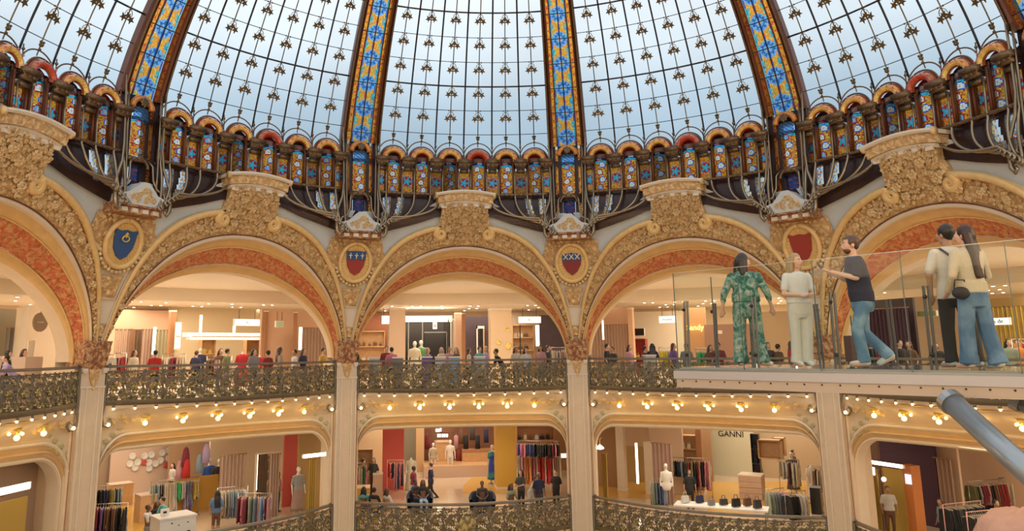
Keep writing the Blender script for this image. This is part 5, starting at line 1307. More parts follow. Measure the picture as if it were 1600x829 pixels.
def rack(x0, D0, x1, D1, zr, fl, cols, kinds, where, m_=None, gap=.085, yaw=None, frame=True, legs=True):
    A = at(x0, D0, zr); B = at(x1, D1, zr); L_ = (B-A).length; n = max(3, int(L_/gap)); d = (B-A).normalized(); rz = math.atan2(d.y, d.x)
    if frame:
        r = thing('clothes_rail', f'clothes rail {where}', 'clothes rail', Vector((A.x, A.y, fl)), rz, 'clothes rails'); h = zr-fl; m_ = m_ or M_rail2
        b = MB(); b.tube([(-.03, 0, h), (L_+.03, 0, h)], .016, 6); b.build('top_rail', m_, r, True)
        if legs:
            for xx in (-.02, L_+.02):
                b = MB(); b.tube([(xx, 0, 0.02), (xx, 0, h+.01)], .016, 6); b.build('upright', m_, r, True)
                b = MB(); b.tube([(xx, -.24, .02), (xx, .24, .02)], .018, 6); b.build('foot', m_, r, True)
        else:
            b = MB(); b.tube([(.1, 0, h), (.1, .35, h+.02)], .012, 5); b.tube([(L_-.1, 0, h), (L_-.1, .35, h+.02)], .012, 5); b.build('wall_bracket', m_, r, True)
    for i in range(n):
        c = cols[int(i/n*len(cols))] if len(cols) > 3 else rg.choice(cols)
        if rg.random() < .15: c = rg.choice(cols)
        k = kinds[int(i/n*len(kinds))]
        p = A.lerp(B, (i+.5)/n); base = CN[c]; f = .85+.3*rg.random(); col = tuple(min(1, q*f) for q in base)
        garment(k, p+Vector((0, 0, -.045)), rz+rg.uniform(-.25, .25)+(.35 if rg.random() < .3 else 0), col, f'{c} {k}, {ordinal(i+1)} from left, rail {where}', f'clothes on the rail {where}', .9+.2*rg.random())
def Dz(y, x, z):
    p = on_floor(x, y, z); return (p.x-CX)*math.sin(_y)+(p.y-CY)*math.cos(_y)
def rackpx(x0, y0, x1, y1, zr, *a, **k): rack(x0, Dz(y0, x0, zr), x1, Dz(y1, x1, zr), zr, F2, *a, **k)
ZR = F2+1.55
rackpx(150, 761, 206, 756, F2+1.45, ['black', 'cream', 'black', 'navy', 'gold', 'sage', 'slate'], ['dress', 'shirt', 'shirt'], 'at the left pillar with dark and cream clothes')
rackpx(163, 787, 216, 785, F2+1.35, ['burgundy', 'purple', 'brown', 'brown', 'black', 'black'], ['coat', 'coat', 'dress'], 'of brown and plum coats by the left railing')
rackpx(250, 752, 322, 744, ZR, ['sage', 'slate', 'black', 'cream', 'beige', 'white', 'bright green', 'white', 'lilac', 'purple', 'gold', 'sage'], ['shirt', 'trousers', 'dress', 'shirt', 'dress', 'shirt'], 'with green and purple clothes before the orange panel')
rackpx(352, 762, 396, 758, ZR, ['beige', 'grey', 'slate', 'grey', 'white'], ['coat', 'coat'], 'of grey coats below the brown curtain')
rackpx(384, 770, 432, 770, ZR, ['burgundy', 'pink', 'sage', 'slate', 'dusty pink', 'light blue', 'denim'], ['coat', 'dress', 'coat'], 'of pastel coats beside the grey coats')
rackpx(608, 718, 632, 718, F2+1.75, ['pink', 'black', 'dusty pink', 'navy', 'red', 'black'], ['shirt', 'dress', 'trousers'], 'in front of the red panel', m_=M_pinkrail)
rackpx(551, 724, 575, 722, F2+1.6, ['red', 'burgundy', 'beige', 'green', 'pink'], ['coat', 'dress'], 'at the left end of the central shop')
rackpx(804, 708, 872, 708, F2+1.95, ['cream', 'dusty pink', 'beige', 'orange', 'beige', 'burgundy', 'dark red', 'red', 'red', 'white', 'red', 'red', 'pink', 'beige', 'cream'], ['dress'], 'of long evening dresses by the right pillar', legs=False)
rackpx(806, 688, 868, 689, F2+2.6, ['purple', 'pink', 'navy', 'bright blue', 'navy', 'black', 'black', 'black', 'black', 'burgundy', 'pink'], ['blouse'], 'of short tops above the evening dresses', legs=False)
rackpx(1036, 714, 1098, 716, F2+1.75, ['black', 'black', 'navy', 'slate', 'charcoal', 'red', 'sage', 'black', 'dusty pink', 'burgundy', 'pink', 'cream'], ['shirt', 'dress', 'dress'], 'behind the white mannequin torso')
rackpx(1006, 747, 1030, 748, F2+1.1, ['sage', 'slate', 'navy', 'denim', 'lilac', 'slate'], ['trousers'], 'of folded trousers left of the white mannequin')
rackpx(1202, 716, 1232, 718, F2+1.7, ['cream', 'white', 'brown', 'white', 'cream'], ['shirt', 'coat'], 'of cream shirts behind the drawer counter')
rackpx(1246, 727, 1264, 729, F2+1.6, ['cream', 'beige', 'brown', 'cream'], ['coat'], 'next to the long white dress')
rackpx(1180, 764, 1206, 762, F2+1.05, ['sage', 'slate', 'grey', 'blue', 'pink', 'pink'], ['coat'], 'low, with blue and pink coats by the drawer counter')
rackpx(1208, 768, 1238, 766, F2+1.05, ['black', 'black', 'black', 'white', 'white', 'cream'], ['coat'], 'low, with black and white coats near the railing')
rackpx(1486, 752, 1536, 748, ZR+.1, ['olive', 'sage', 'burgundy', 'dusty pink', 'black', 'dark red', 'dark red', 'dark red'], ['shirt', 'coat'], 'of red and dark clothes at the lower right')
rackpx(1534, 746, 1612, 750, ZR+.1, ['beige', 'cream', 'cream', 'white', 'beige', 'brown', 'gold', 'cream', 'gold', 'cream'], ['coat'], 'of cream coats at the right edge')
rackpx(1444, 788, 1500, 782, ZR, ['black', 'charcoal', 'black', 'black'], ['coat'], 'of black coats on a pink frame', m_=M_pinkrail)
rackpx(1478, 800, 1540, 794, ZR, ['black', 'charcoal', 'navy', 'black'], ['shirt'], 'of black shirts next to the pink canopy', m_=M_pinkrail)
# upper gallery rails
rack(181, 30, 197, 30, F3+1.35+.2, F3, ['navy', 'black', 'pink', 'dark red'], ['shirt'], 'at the left end of the left bay'); rack(162, 29, 178, 29.4, F3+1.5, F3, ['cream', 'white', 'beige'], ['coat'], 'of cream coats by the left pillar')
rack(255, 32, 290, 32, F3+1.5, F3, ['beige', 'cream', 'burgundy', 'burgundy', 'beige', 'beige'], ['coat'], 'left of the navy coat in the left bay')
rack(325, 31, 362, 31, F3+1.4, F3, ['brown', 'dusty pink', 'olive', 'beige', 'white'], ['shirt'], 'left of the red jackets')
rack(862, 33, 882, 33, F3+1.6, F3, ['cream', 'white', 'dusty pink', 'cream'], ['shirt'], 'at the right end of the centre bay')
rack(1030, 31.5, 1048, 31.5, F3+1.55, F3, ['yellow', 'yellow', 'cream', 'yellow'], ['shirt'], 'of yellow jackets in the right bay')
rack(1088, 30, 1104, 30, F3+1.5, F3, ['yellow', 'bright green', 'sage', 'bright green'], ['coat'], 'of bright green clothes below the neon word')
rack(1148, 29, 1158, 29, F3+1.3, F3, ['dusty pink', 'brown'], ['coat'], 'behind the green woman')
rack(1340, 26, 1366, 26, F3+1.6, F3, ['brown', 'burgundy', 'charcoal'], ['coat'], 'behind the bearded man')
rack(1582, 26, 1612, 26, F3+1.7, F3, ['orange', 'red', 'red', 'dusty pink'], ['coat'], 'of orange clothes at the right edge')
for k in GP:
    if k not in GU:
        for c in list(GP[k].children): bpy.data.objects.remove(c)
        bpy.data.objects.remove(GP[k])

M_dummy = mat('white_mannequin', (.70, .66, .60), .4)
def mannequin(loc, rz, label, top=None, skirt=None, H=1.75, head=True, stand=False, skin=None, pat=None, legs='dress', group='mannequins'):
    r = thing('mannequin', label, 'mannequin', loc, rz, group); s = H/1.75; r.scale = (s, s, s)
    b = MB(); z0 = 0
    if stand:
        b.loft([(0, 0, z, rx, ry) for z, rx, ry in ((.78, .13, .10), (.88, .17, .12), (.98, .16, .11), (1.08, .13, .095), (1.22, .155, .11), (1.35, .17, .10), (1.43, .14, .08), (1.48, .05, .05), (1.56, .045, .045))], 18)
        if head: b.sphere((0, .01, 1.64), .085, 12, 10, None, (.85, 1, 1.2))
        for s_ in (-1, 1): b.capsule((s_*.17, 0, 1.40), .045, (s_*.22, .0, 1.14), .035); b.capsule((s_*.22, 0, 1.14), .035, (s_*.22, .06, .92), .025)
        b.solid('torso', skin or M_dummy, r, .03, 2)
        b = MB(); b.tube([(0, 0, .02), (0, 0, .85)], .015, 6); b.lathe([(.16, 0), (.16, .015), (.02, .03)], (0, 0, 0), 16); b.build('stand', M_steel, r, True)
    else:
        figure(r, dict(eL=(-.24, -.02, 1.14), eR=(.24, .0, 1.14)), skin or M_dummy, None, None, None, M_dummy if skin is None else skin)
        for c in list(r.children):
            if c.name.startswith('shoe'): bpy.data.objects.remove(c)
        b = MB(); b.lathe([(.22, 0), (.22, .02), (.05, .03)], (0, 0, -.0), 18); b.build('base_plate', M_steel, r, True)
    if top is not None:
        b = MB(); b.loft([(0, 0, z, rx, ry) for z, rx, ry in ((.86, .20, .15), (.98, .185, .14), (1.08, .155, .12), (1.22, .175, .13), (1.36, .19, .12), (1.44, .15, .10), (1.475, .07, .07))], 18)
        for s_ in (-1, 1): b.capsule((s_*.175, 0, 1.39), .062, (s_*.24, -.01, 1.13), .052)
        t_ = b.solid('garment_top', pat or M_oc, r, .028, 2); t_.color = (*top, 1)
    if skirt is not None:
        b = MB(); secs = [(0, 0, z, rx, ry) for z, rx, ry in ((1.02, .165, .125), (.9, .20, .15), (.6, .22, .165), (.35, .25, .18), (.22, .27, .19))]
        b.loft(secs, 26)
        for i in range(len(b.v)): x, y, z = b.v[i]; k = 1+.05*math.sin(math.atan2(y, x)*9)*(1.02-z); b.v[i] = (x*k, y*k, z)
        t_ = b.build('garment_skirt', pat or M_oc, r, True); t_.color = (*skirt, 1)
    return r
M_bluedress = mat('blue_and_green_print', (.02, .05, .42), .7, col2=(.03, .34, .22), vscale=2.2); M_plaid = mat('black_grey_check', (.04, .04, .045), .8, wave=(9, 2, (.45, .44, .42)))
mannequin(on_floor(770, 756, F2), camdir(770, 35)-.6, 'mannequin in a long blue dress with green flashes beside the ochre column', (.03, .05, .45), (.02, .08, .42), pat=M_bluedress, H=1.95)
mannequin(at(703, 43.8, F2+.05), camdir(703, 40), 'bare white mannequin standing on the wooden plinth', H=1.85)
mannequin(at(677, 43.8, F2+.05), camdir(677, 40)+.3, 'cream dressed mannequin left of the bare one', (.5, .42, .3), None, H=1.7)
mannequin(on_floor(642, 774, F2), camdir(642, 36), 'ivory coat on a stand right of the red panel', (.62, .55, .42), (.60, .53, .40), stand=True, head=False, H=1.95)
mannequin(on_floor(1044, 800, F2), camdir(1044, 33), 'white mannequin torso in grey on a thin pole near the railing', None, None, stand=True, H=2.0)
mannequin(on_floor(1272, 787, F2), camdir(1272, 35)+.5, 'mannequin in a long white dress at the right pillar', (.66, .58, .5), (.66, .58, .5), H=1.85, head=False, stand=True)
mannequin(on_floor(1241, 772, F2), camdir(1241, 35), 'mannequin in grey wide trousers and dark jacket', (.05, .05, .07), (.17, .15, .17), H=1.9)
mannequin(on_floor(464, 806, F2), camdir(464, 32)+.4, 'mannequin in checked top and mauve coat near the pillar', (.3, .3, .3), (.36, .24, .2), pat=None, H=2.0)
mannequin(on_floor(184, 768, F2), camdir(184, 30)+.4, 'mannequin in a dark top behind the left racks', (.04, .05, .08), (.5, .45, .4), H=1.9, stand=True)
mannequin(on_floor(324, 790, F2), camdir(324, 30)+.4, 'mannequin in a bright blue scarf left of the black vest', (.04, .12, .5), (.03, .1, .42), H=2.1, stand=True)
mannequin(on_floor(339, 792, F2), camdir(339, 30), 'mannequin in a black vest over beige', (.03, .03, .035), (.45, .38, .28), H=2.1, stand=True)
mannequin(on_floor(593, 742, F2), camdir(593, 36), 'bust in a navy jacket on the pale box', (.03, .03, .06), None, H=1.8, stand=True, head=False)
def umann(x, D, rz, label, top, skirt=None, **kw): return mannequin(at(x, D, F3), camdir(x, D)+rz, label, top, skirt, **kw)
umann(379, 31, .0, 'mannequin in an open red jacket at the left bay rail', (.6, .03, .04), (.55, .03, .04), stand=True, head=False, H=1.75)
umann(406, 31, .3, 'small mannequin in bright red right of the red jacket', (.65, .03, .06), (.6, .4, .35), stand=True, head=False, H=1.6)
umann(313, 33, .2, 'mannequin in a navy coat with orange scarf', (.03, .035, .09), (.03, .035, .08), stand=True, H=1.75)
umann(648, 35, .0, 'ivory figure of flowers before the black shopfront', (.72, .62, .42), (.7, .62, .45), H=1.95)
umann(658, 35.5, -.3, 'green and ivory figure beside the ivory figure', (.12, .34, .12), (.6, .55, .3), H=2.0)
# ================================================================== SHOP FITTINGS
def mesh_text(s, size, m_, parent, loc, rot=(math.pi/2, 0, 0), depth=.01, name='lettering'):
    cu = bpy.data.curves.new('t', 'FONT'); cu.body = s; cu.size = size; cu.extrude = depth; cu.align_x = 'CENTER'; cu.align_y = 'CENTER'
    o = bpy.data.objects.new('t', cu); COL.objects.link(o); dg = bpy.context.evaluated_depsgraph_get(); dg.update()
    me = bpy.data.meshes.new_from_object(o.evaluated_get(dg)); bpy.data.objects.remove(o); me.materials.clear(); me.materials.append(m_)
    q = bpy.data.objects.new(name, me); COL.objects.link(q); q.parent = parent; q.location = loc; q.rotation_euler = rot; return q
def dmax(x):
    d = ray(x, horizon(x)); a = d[0]**2+d[1]**2; b = CX*d[0]+CY*d[1]; t = (-b+math.sqrt(b*b-a*(CX*CX+CY*CY-30.9**2)))/a
    return t*(d[0]*math.sin(_y)+d[1]*math.cos(_y))
class Fx:
    """a fitting standing D metres off, its front turned to the ring centre; local x runs right, y away, z up from its foot"""
    def __init__(s, x0, x1, y0, y1, D, bay, floor=None):
        D = min([D]+[dmax(q)-.35 for q in (x0, (x0+x1)/2, x1)]); s.k = D/FPX; xc = (x0+x1)/2; s.w = (x1-x0)*s.k; s.z1 = zat(xc, y0, D); s.z0 = floor if floor is not None else zat(xc, y1, D); s.h = s.z1-s.z0
        p = at(xc, D); s.p = Vector((p.x, p.y, s.z0)); s.rz = -R_(bay); s.w /= max(.6, math.cos(math.atan2(p.x-CX, p.y-CY)-R_(bay)))
    def thing(s, name, label, cat, group=None): s.o = thing(name, label, cat, s.p, s.rz, group); return s.o
    def box(s, nm, m_, x0, x1, y0, y1, z0, z1, parent=None):   # fractions of width / height, metres in depth
        b = MB(); b.box(((x0+x1)/2*s.w-s.w/2, (y0+y1)/2, (z0+z1)/2*s.h), ((x1-x0)*s.w, y1-y0, (z1-z0)*s.h)); return b.build(nm, m_, parent or s.o)
def wallp(x0, x1, y0, D, bay, fl, m_, y1=None, th=.12, name='wall_partition'):
    f = Fx(x0, x1, y0, y1 or 0, D, bay, None if y1 else fl); b = MB(); b.box((0, th/2, f.h/2), (f.w, th, f.h)); o = b.build(name, m_); o.location = f.p; o.rotation_euler = (0, 0, f.rz); return structure(o)
def postb(x0, x1, y0, D, bay, fl, m_, label, depth=.5, cat='column', nm='shop_column'):
    f = Fx(x0, x1, y0, 0, D, bay, fl); f.thing(nm, label, cat); f.box('shaft', m_, 0, 1, 0, depth, 0.03, 1); f.box('skirting', M_cream2, -.03, 1.03, -.03, depth+.03, 0, .03); f.box('head_strip', M_cream2, -.02, 1.02, -.02, depth+.02, .975, .995); return f
M_pinkbeige = mat('pink_beige_panel', (.66, .42, .28), .55); M_curt = mat('striped_curtain', (.40, .27, .20), .8, wave=(.0, 0, (.2, .1, .08))); M_redbr = mat('red_brown_wall', (.36, .13, .06), .5)
M_blackw = mat('black_shopfront', (.012, .011, .014), .15); M_darkp = mat('dark_plum_wall', (.05, .03, .045), .4, var=.4); M_wood = mat('light_wood', (.55, .33, .16), .4, var=.2, vscale=6); M_brownp = mat('brown_post', (.38, .18, .08), .4)
M_redp = mat('coral_red_panel', (.62, .10, .08), .5); M_och = mat('ochre_column', (.66, .40, .07), .4); M_sage = mat('pale_sage_wall', (.56, .54, .40), .5); M_cabin = mat('pale_pink_plinth', (.60, .44, .34), .45)
M_glow = emat('lit_sign_face', (1.0, .90, .74), 1.6); M_glow2 = emat('light_strip', (1.0, .86, .62), 5.0); M_glowy = emat('yellow_neon', (1.0, .62, .12), 6.0); M_glowp = emat('screen_face', (.80, .74, .95), 1.3); M_goldc = mat('gold_curtain', (.58, .40, .10), .4, .3)
M_orange = mat('orange_door_frame', (.66, .24, .07), .45); M_mirror = mat('mirror_glass', (.55, .48, .38), .05, .9); M_plumc = mat('plum_sequin', (.07, .03, .06), .3, .4, bump=.4, bscale=40); M_pinkf = mat('pink_tufted_fabric', (.72, .46, .38), .9, bump=1.0, bscale=5, var=.15)
M_yfloor = mat('honey_floor', (.62, .36, .08), .15)
def curtain(x0, x1, y0, D, bay, fl, m_, label, y1=None, n=None):
    f = Fx(x0, x1, y0, y1 or 0, D, bay, None if y1 else fl); f.thing('curtain', label, 'curtain'); b = MB(); n = n or max(4, int(f.w/.16))
    b.grid(lambda u, v: ((u-.5)*f.w, .05*math.sin(u*n*2*math.pi), f.h*v), n*8, 2); b.build('drape', m_, f.o, True)
    b = MB(); b.tube([(-f.w/2-.05, 0, f.h), (f.w/2+.05, 0, f.h)], .025, 8); b.build('curtain_rod', M_brownp, f.o, True); return f
def striplight(x0, x1, y0, y1, D, bay, label):
    f = Fx(x0, x1, y0, y1, D, bay); f.thing('light_strip', label, 'light'); f.box('diffuser', M_glow2, 0, 1, 0, .04, 0, 1); f.box('housing', M_white, -.05, 1.05, .04, .08, -.01, 1.01); return f
def sign(x0, x1, y0, y1, D, bay, label, txt=None, m_=None, col=None, hang=True, size=.6):
    f = Fx(x0, x1, y0, y1, D, bay); f.thing('hanging_sign' if hang else 'wall_sign', label, 'sign'); f.box('sign_box', M_white, 0, 1, .02, .12, 0, 1); f.box('lit_face', m_ or M_glow, .03, .97, 0, .02, .06, .94)
    if txt: mesh_text(txt, f.h*size, col or M_black, f.o, (0, -.012, f.h*.5))
    if hang:
        for x in (-.3, .3): b = MB(); b.tube([(x*f.w, .07, f.h), (x*f.w, .07, f.h+.42)], .012, 5); b.build('suspension_rod', M_iron, f.o, True)
    return f
def shelf_unit(x0, x1, y0, D, bay, fl, m_, label, n=3, y1=None, goods=None, depth=.4):
    f = Fx(x0, x1, y0, y1 or 0, D, bay, None if y1 else fl); f.thing('shelf_unit', label, 'shelf'); f.box('back_panel', m_, 0, 1, depth-.03, depth, 0, 1)
    for x in (0, 1): f.box('side_panel', m_, x-.01, x+.01, 0, depth, 0, 1)
    for k in range(n+1): f.box('shelf_board', m_, 0, 1, 0, depth, k/n*.985, k/n*.985+.012+.008)
    rr = random.Random(int(x0))
    if goods:
        for k in range(1, n):
            for i in range(int(f.w/.32)):
                g = goods[(i*3+k) % len(goods)]; w_ = .10+.08*rr.random(); hh = .12+.14*rr.random(); loc = f.p+Matrix.Rotation(f.rz, 3, 'Z')@Vector(((i+.5)*.32-f.w/2, depth*.45, (k/n*.985+.02)*f.h))
                b = MB(); b.box((0, 0, hh/2), (w_*1.5, .12, hh), taper=.85); q = b.build('handbag', M_oc, None); q.color = (*CN[g], 1); q.location = loc; q.rotation_euler = (0, 0, f.rz); tag(q, f'small {g} bag on the {label}', 'bag', f'bags on the {label}')
                b = MB(); b.tube([(-w_*.4, 0, hh), (-w_*.25, 0, hh+.10), (w_*.25, 0, hh+.10), (w_*.4, 0, hh)], .01, 5); b.build('handle', M_oc, q, True).color = (*CN[g], 1)
    return f
# ---- upper gallery, left bay
B_ = -36
wallp(160, 268, 484, 38.5, B_, F3, M_pinkbeige); wallp(268, 412, 480, 41.5, B_, F3, mat('bright_cream_wall', (.80, .68, .46), .5)); wallp(412, 535, 484, 37.5, B_, F3, M_pinkbeige)
curtain(180, 203, 514, 38, B_, F3, M_curt, 'brown striped curtain at the left of the left bay'); curtain(221, 238, 514, 38, B_, F3, M_curt, 'brown curtain beside the tall light strip'); curtain(243, 263, 515, 38, B_, F3, mat('olive_drape', (.34, .30, .18), .8), 'olive curtain right of the tall light strip')
wallp(203, 221, 514, 38.2, B_, F3, M_mirror, th=.04)
striplight(238, 242, 511, 553, 37.8, B_, 'tall white and yellow light strip between two curtains'); postb(264, 272, 484, 36.5, B_, F3, M_brownp, 'brown post left of the lit poster', .3)
f = sign(273, 281, 503, 546, 36.4, B_, 'tall narrow lit poster beside the brown post', None, hang=False); f.box('poster_band', M_cabin, .1, .9, -.004, 0, .45, .5)
sign(285, 298, 519, 526, 37.5, B_, 'tiny lit sign left of the long light beam', hang=False); striplight(300, 409, 520, 524.5, 38.5, B_, 'long horizontal light beam over the shelves'); striplight(302, 409, 527, 530, 38.6, B_, 'lower horizontal light beam over the shelves')
striplight(310, 313, 492, 519, 38.8, B_, 'vertical light bar on the cream wall'); striplight(363, 366, 500, 519, 38.8, B_, 'second vertical light bar near the hanging sign')
sign(365, 404, 498, 509, 35, B_, 'white hanging sign with a small grey emblem, left bay', '~', hang=True, size=.9)
shelf_unit(316, 336, 530, 39, B_, F3, M_wood, 'cream shelf behind the left bay rail', 3, goods=['cream', 'brown', 'gold']); shelf_unit(386, 405, 531, 39, B_, F3, M_wood, 'shelf right of the red jacket', 3, goods=['brown', 'black', 'beige'])
postb(412, 417, 484, 36, B_, F3, M_brownp, 'slim brown post left of the pink curtains', .2); curtain(417, 460, 512, 36.8, B_, F3, M_curt, 'pink brown curtain left of the bright strip'); curtain(474, 512, 512, 36.8, B_, F3, M_curt, 'pink brown curtain by the left centre pillar')
striplight(467, 471, 511, 546, 36.6, B_, 'tall white light strip between pink brown curtains'); postb(459, 463, 486, 36, B_, F3, M_brownp, 'thin dark post under the ceiling, left bay', .12)
sign(430, 442, 501, 511, 34, B_, 'small pale green hanging sign before the curtains', None, mat('pale_green_plate', (.45, .52, .38), .5))
# ---- upper gallery, centre
B_ = 0
wallp(545, 605, 490, 45.5, B_, F3, M_redbr); shelf_unit(556, 600, 517, 44.8, B_, F3, M_wood, 'wooden shelves on the red brown wall', 3, goods=['gold', 'cream', 'brown'])
sign(596, 609, 493, 506, 43, B_, 'small square lit sign left of the cream column', None); postb(608, 633, 481, 39, B_, F3, mat('peach_column', (.68, .50, .36), .5), 'square cream column left of the black shopfront', .8)
wallp(632, 706, 502, 43.5, B_, F3, M_blackw); f = Fx(632, 706, 493, 502, 42.8, B_); f.thing('lit_canopy', 'wide glowing canopy over the black shopfront', 'light'); f.box('light_face', M_glow, 0, 1, 0, .9, 0, .95); f.box('canopy_edge', M_white, -.01, 1.01, -.02, .92, .93, 1.0)
for x, lb in ((638, 'left'), (660, 'middle')): f = Fx(x-.6, x+.8, 502, 0, 43.3, B_, F3); f.thing('shopfront_mullion', f'{lb} steel mullion on the black shopfront', 'mullion'); f.box('bar', M_steel, 0, 1, 0, .06, 0, 1); f.box('bar_cap', M_white, -.3, 1.3, -.01, .07, .985, 1)
sign(676, 683, 503, 514, 43.2, B_, 'square lit emblem on the black shopfront', '#', hang=False, size=.8)
f = Fx(663, 698, 518, 0, 43.4, B_, F3); f.thing('shop_window', 'dark framed window in the black shopfront', 'shop window'); f.box('frame_top', M_steel, 0, 1, 0, .04, .98, 1); f.box('frame_side', M_steel, .98, 1, 0, .04, 0, 1); f.box('glazing', M_blackw, .02, .98, .02, .04, 0, .98)
for k in range(3): postb(700+k*4, 701.5+k*4, 497, 42, B_, F3, [M_iron, M_white, M_steel][k], ['black', 'white', 'grey'][k]+' thin upright at the right end of the black shopfront', .1)
postb(711, 722, 488, 41.5, B_, F3, mat('peach_post', (.66, .46, .34), .5), 'pale post beside the brown post', .4); postb(722, 727.5, 488, 41, B_, F3, M_brownp, 'reddish brown post at the dark doorway', .3)
wallp(727, 768, 494, 44.5, B_, F3, M_darkp); f = Fx(745, 757, 509, 0, 44.2, B_, F3); f.thing('doorway', 'pale framed doorway in the dark wall', 'doorway'); f.box('jamb', M_cream2, 0, .15, 0, .08, 0, 1); f.box('door_frame_top', M_cream2, 0, 1, 0, .08, .95, 1); f.box('opening', M_blackw, .45, .85, .02, .06, 0, .95); f.box('side_leaf', M_wood, .85, 1, 0, .08, 0, .95)
f = postb(767, 800, 481, 38.5, B_, F3, mat('peach_column2', (.70, .52, .34), .5), 'wide cream column with gold butterflies', .9)
for x, z in ((.36, .52), (.78, .70), (.80, .46), (.86, .49)):
    b = MB(); rosette(b, lambda a, c, d: (a, -.02-d*.4, c), .13, 2); q = b.build('butterfly_ornament', M_gold2, f.o); q.location = ((x-.5)*f.w, -.01, z*f.h); q.rotation_euler = (0, .5, 0)
wallp(800, 846, 487, 46, B_, F3, mat('taupe_wall', (.50, .38, .28), .5)); shelf_unit(802, 834, 507, 44.5, B_, F3, M_wood, 'pale shelves below the hanging sign', 4, goods=['black', 'brown', 'cream', 'beige'])
sign(811, 846.5, 494, 504.5, 39, B_, 'white hanging sign with a dark scribble, centre bay', 'ib.,'); striplight(838, 843, 508, 540, 42, B_, 'white lit post right of the pale shelves'); wallp(845, 905, 492, 43.5, B_, F3, M_darkp)
postb(812.5, 814, 505, 41, B_, F3, M_iron, 'thin black post under the hanging sign', .08)
# ---- upper gallery, right
B_ = 36
wallp(915, 988, 480, 41, B_, F3, M_pinkbeige); curtain(922, 985, 507, 40.2, B_, F3, M_curt, 'striped brown and pale curtain in the right bay'); postb(983, 990, 480, 39.5, B_, F3, mat('peach_post2', (.66, .42, .26), .5), 'tan post right of the striped curtain', .3); striplight(942, 944, 500, 530, 39.8, B_, 'slim light bar before the striped curtain')
wallp(988, 1075, 486, 43, B_, F3, mat('white_wall', (.72, .66, .52), .5)); f = sign(990, 1007.5, 512, 524.5, 42.4, B_, 'black wall screen above a red shelf', None, M_blackw, hang=False); shelf_unit(990, 1008, 529, 42.2, B_, F3, M_sred, 'dark red shelf below the black screen', 2, goods=['white', 'yellow'])
sign(1032, 1058, 493, 504.5, 37, B_, 'white hanging sign with dark letters beside the walkway', 'moine', size=.55)
wallp(1070, 1104, 480, 39, B_, F3, mat('tan_orange_wall', (.52, .27, .12), .5)); f = Fx(1079, 1097, 506, 517, 38.8, B_); f.thing('neon_sign', 'yellow neon handwriting on the tan wall', 'sign'); t_ = mesh_text('Sandy', f.h*1.05, M_glowy, f.o, (0, 0, f.h*.5)); f.box('mounting_bar', M_brownp, .1, .9, .02, .05, .35, .42)
wallp(1104, 1180, 506, 37.5, B_, F3, mat('rose_brown_wall', (.36, .19, .13), .5)); striplight(1177.5, 1180, 508, 545, 35, B_, 'tall light strip seen behind the green woman'); wallp(1180, 1262, 486, 37, B_, F3, mat('tan_wall', (.50, .33, .19), .5)); wallp(1262, 1330, 470, 35, B_, F3, M_backw)
striplight(1241, 1243, 518, 545, 34, B_, 'short light strip left of the woman in white')
f = sign(1123, 1129, 516, 521, 36, B_, 'tiny pale notice on the rose brown wall', None, M_cream2, hang=False)
# ---- upper gallery, far right
B_ = 72
wallp(1340, 1425, 468, 30, B_, F3, M_darkp); wallp(1425, 1500, 462, 31, B_, F3, mat('tan_wall2', (.52, .36, .22), .5)); wallp(1500, 1660, 465, 30, B_, F3, mat('gold_wall', (.56, .38, .14), .5))
curtain(1350, 1418, 482, 29.4, B_, F3, M_plumc, 'dark plum curtain behind the bearded man'); curtain(1562, 1640, 478, 29.0, B_, F3, M_goldc, 'gold curtain at the right edge')
sign(1551, 1579, 496, 507.5, 27.5, B_, 'bright lit sign with blurred letters right of the couple', 's de', size=.8); sign(1440, 1466, 485, 494, 29, B_, 'pale green notice between the posts', None, mat('green_notice', (.30, .38, .16), .5), hang=False)
f = Fx(1328, 1346, 540, 0, 27, B_, F3); 
sc_ = thing('suitcase', 'small dark suitcase with tall handle seen behind the bearded man', 'suitcase', at(1338, 12.6, WZ+.01), 0)
b = MB(); b.box((0, 0, .25), (.30, .20, .42)); b.build('case_body', mat('brown_case', (.10, .05, .04), .5), sc_)
b = MB(); b.tube([(-.05, 0, .44), (-.05, 0, .78), (.05, 0, .78), (.05, 0, .44)], .009, 6); b.build('pull_handle', M_black, sc_, True)
for x_ in (-.11, .11): b = MB(); b.tube([(x_, -.03, .03), (x_, .03, .03)], .03, 10); b.build('wheel', M_black, sc_, True)
# ---- upper gallery, far left
B_ = -72
wallp(-40, 34, 482, 29, B_, F3, mat('grey_green_wall', (.40, .37, .28), .5)); postb(31, 38, 480, 27.5, B_, F3, M_cream2, 'pale post left of the round sign', .3); wallp(34, 110, 480, 29.5, B_, F3, M_backw)
f = Fx(50, 68, 488, 518, 26, B_); f.thing('round_sign', 'round taupe hanging sign with small lettering, far left bay', 'sign'); b = MB(); b.prism([(math.cos(a)*f.h/2, math.sin(a)*f.h/2) for a in np.linspace(0, 2*math.pi, 33)[:-1]], lambda a, c, d: (a, d, c+f.h/2), 0, .05); b.build('disc', mat('taupe_disc', (.30, .21, .12), .5), f.o); [f.box('lettering_mark', M_cream2, .26+.08*i, .31+.08*i, -.008, 0, .47, .52) for i in range(6)]; b = MB(); b.tube([(0, .03, f.h), (0, .03, f.h+.5)], .012, 5); b.build('suspension_rod', M_iron, f.o, True)
f = Fx(0, 20, 556, 0, 24.5, B_, F3); f.thing('shop_counter', 'pale counter behind the far left rail', 'counter'); f.box('counter_body', M_cream2, 0, 1, 0, .6, 0, .94); f.box('counter_top', M_white, -.03, 1.03, -.03, .63, .94, 1)
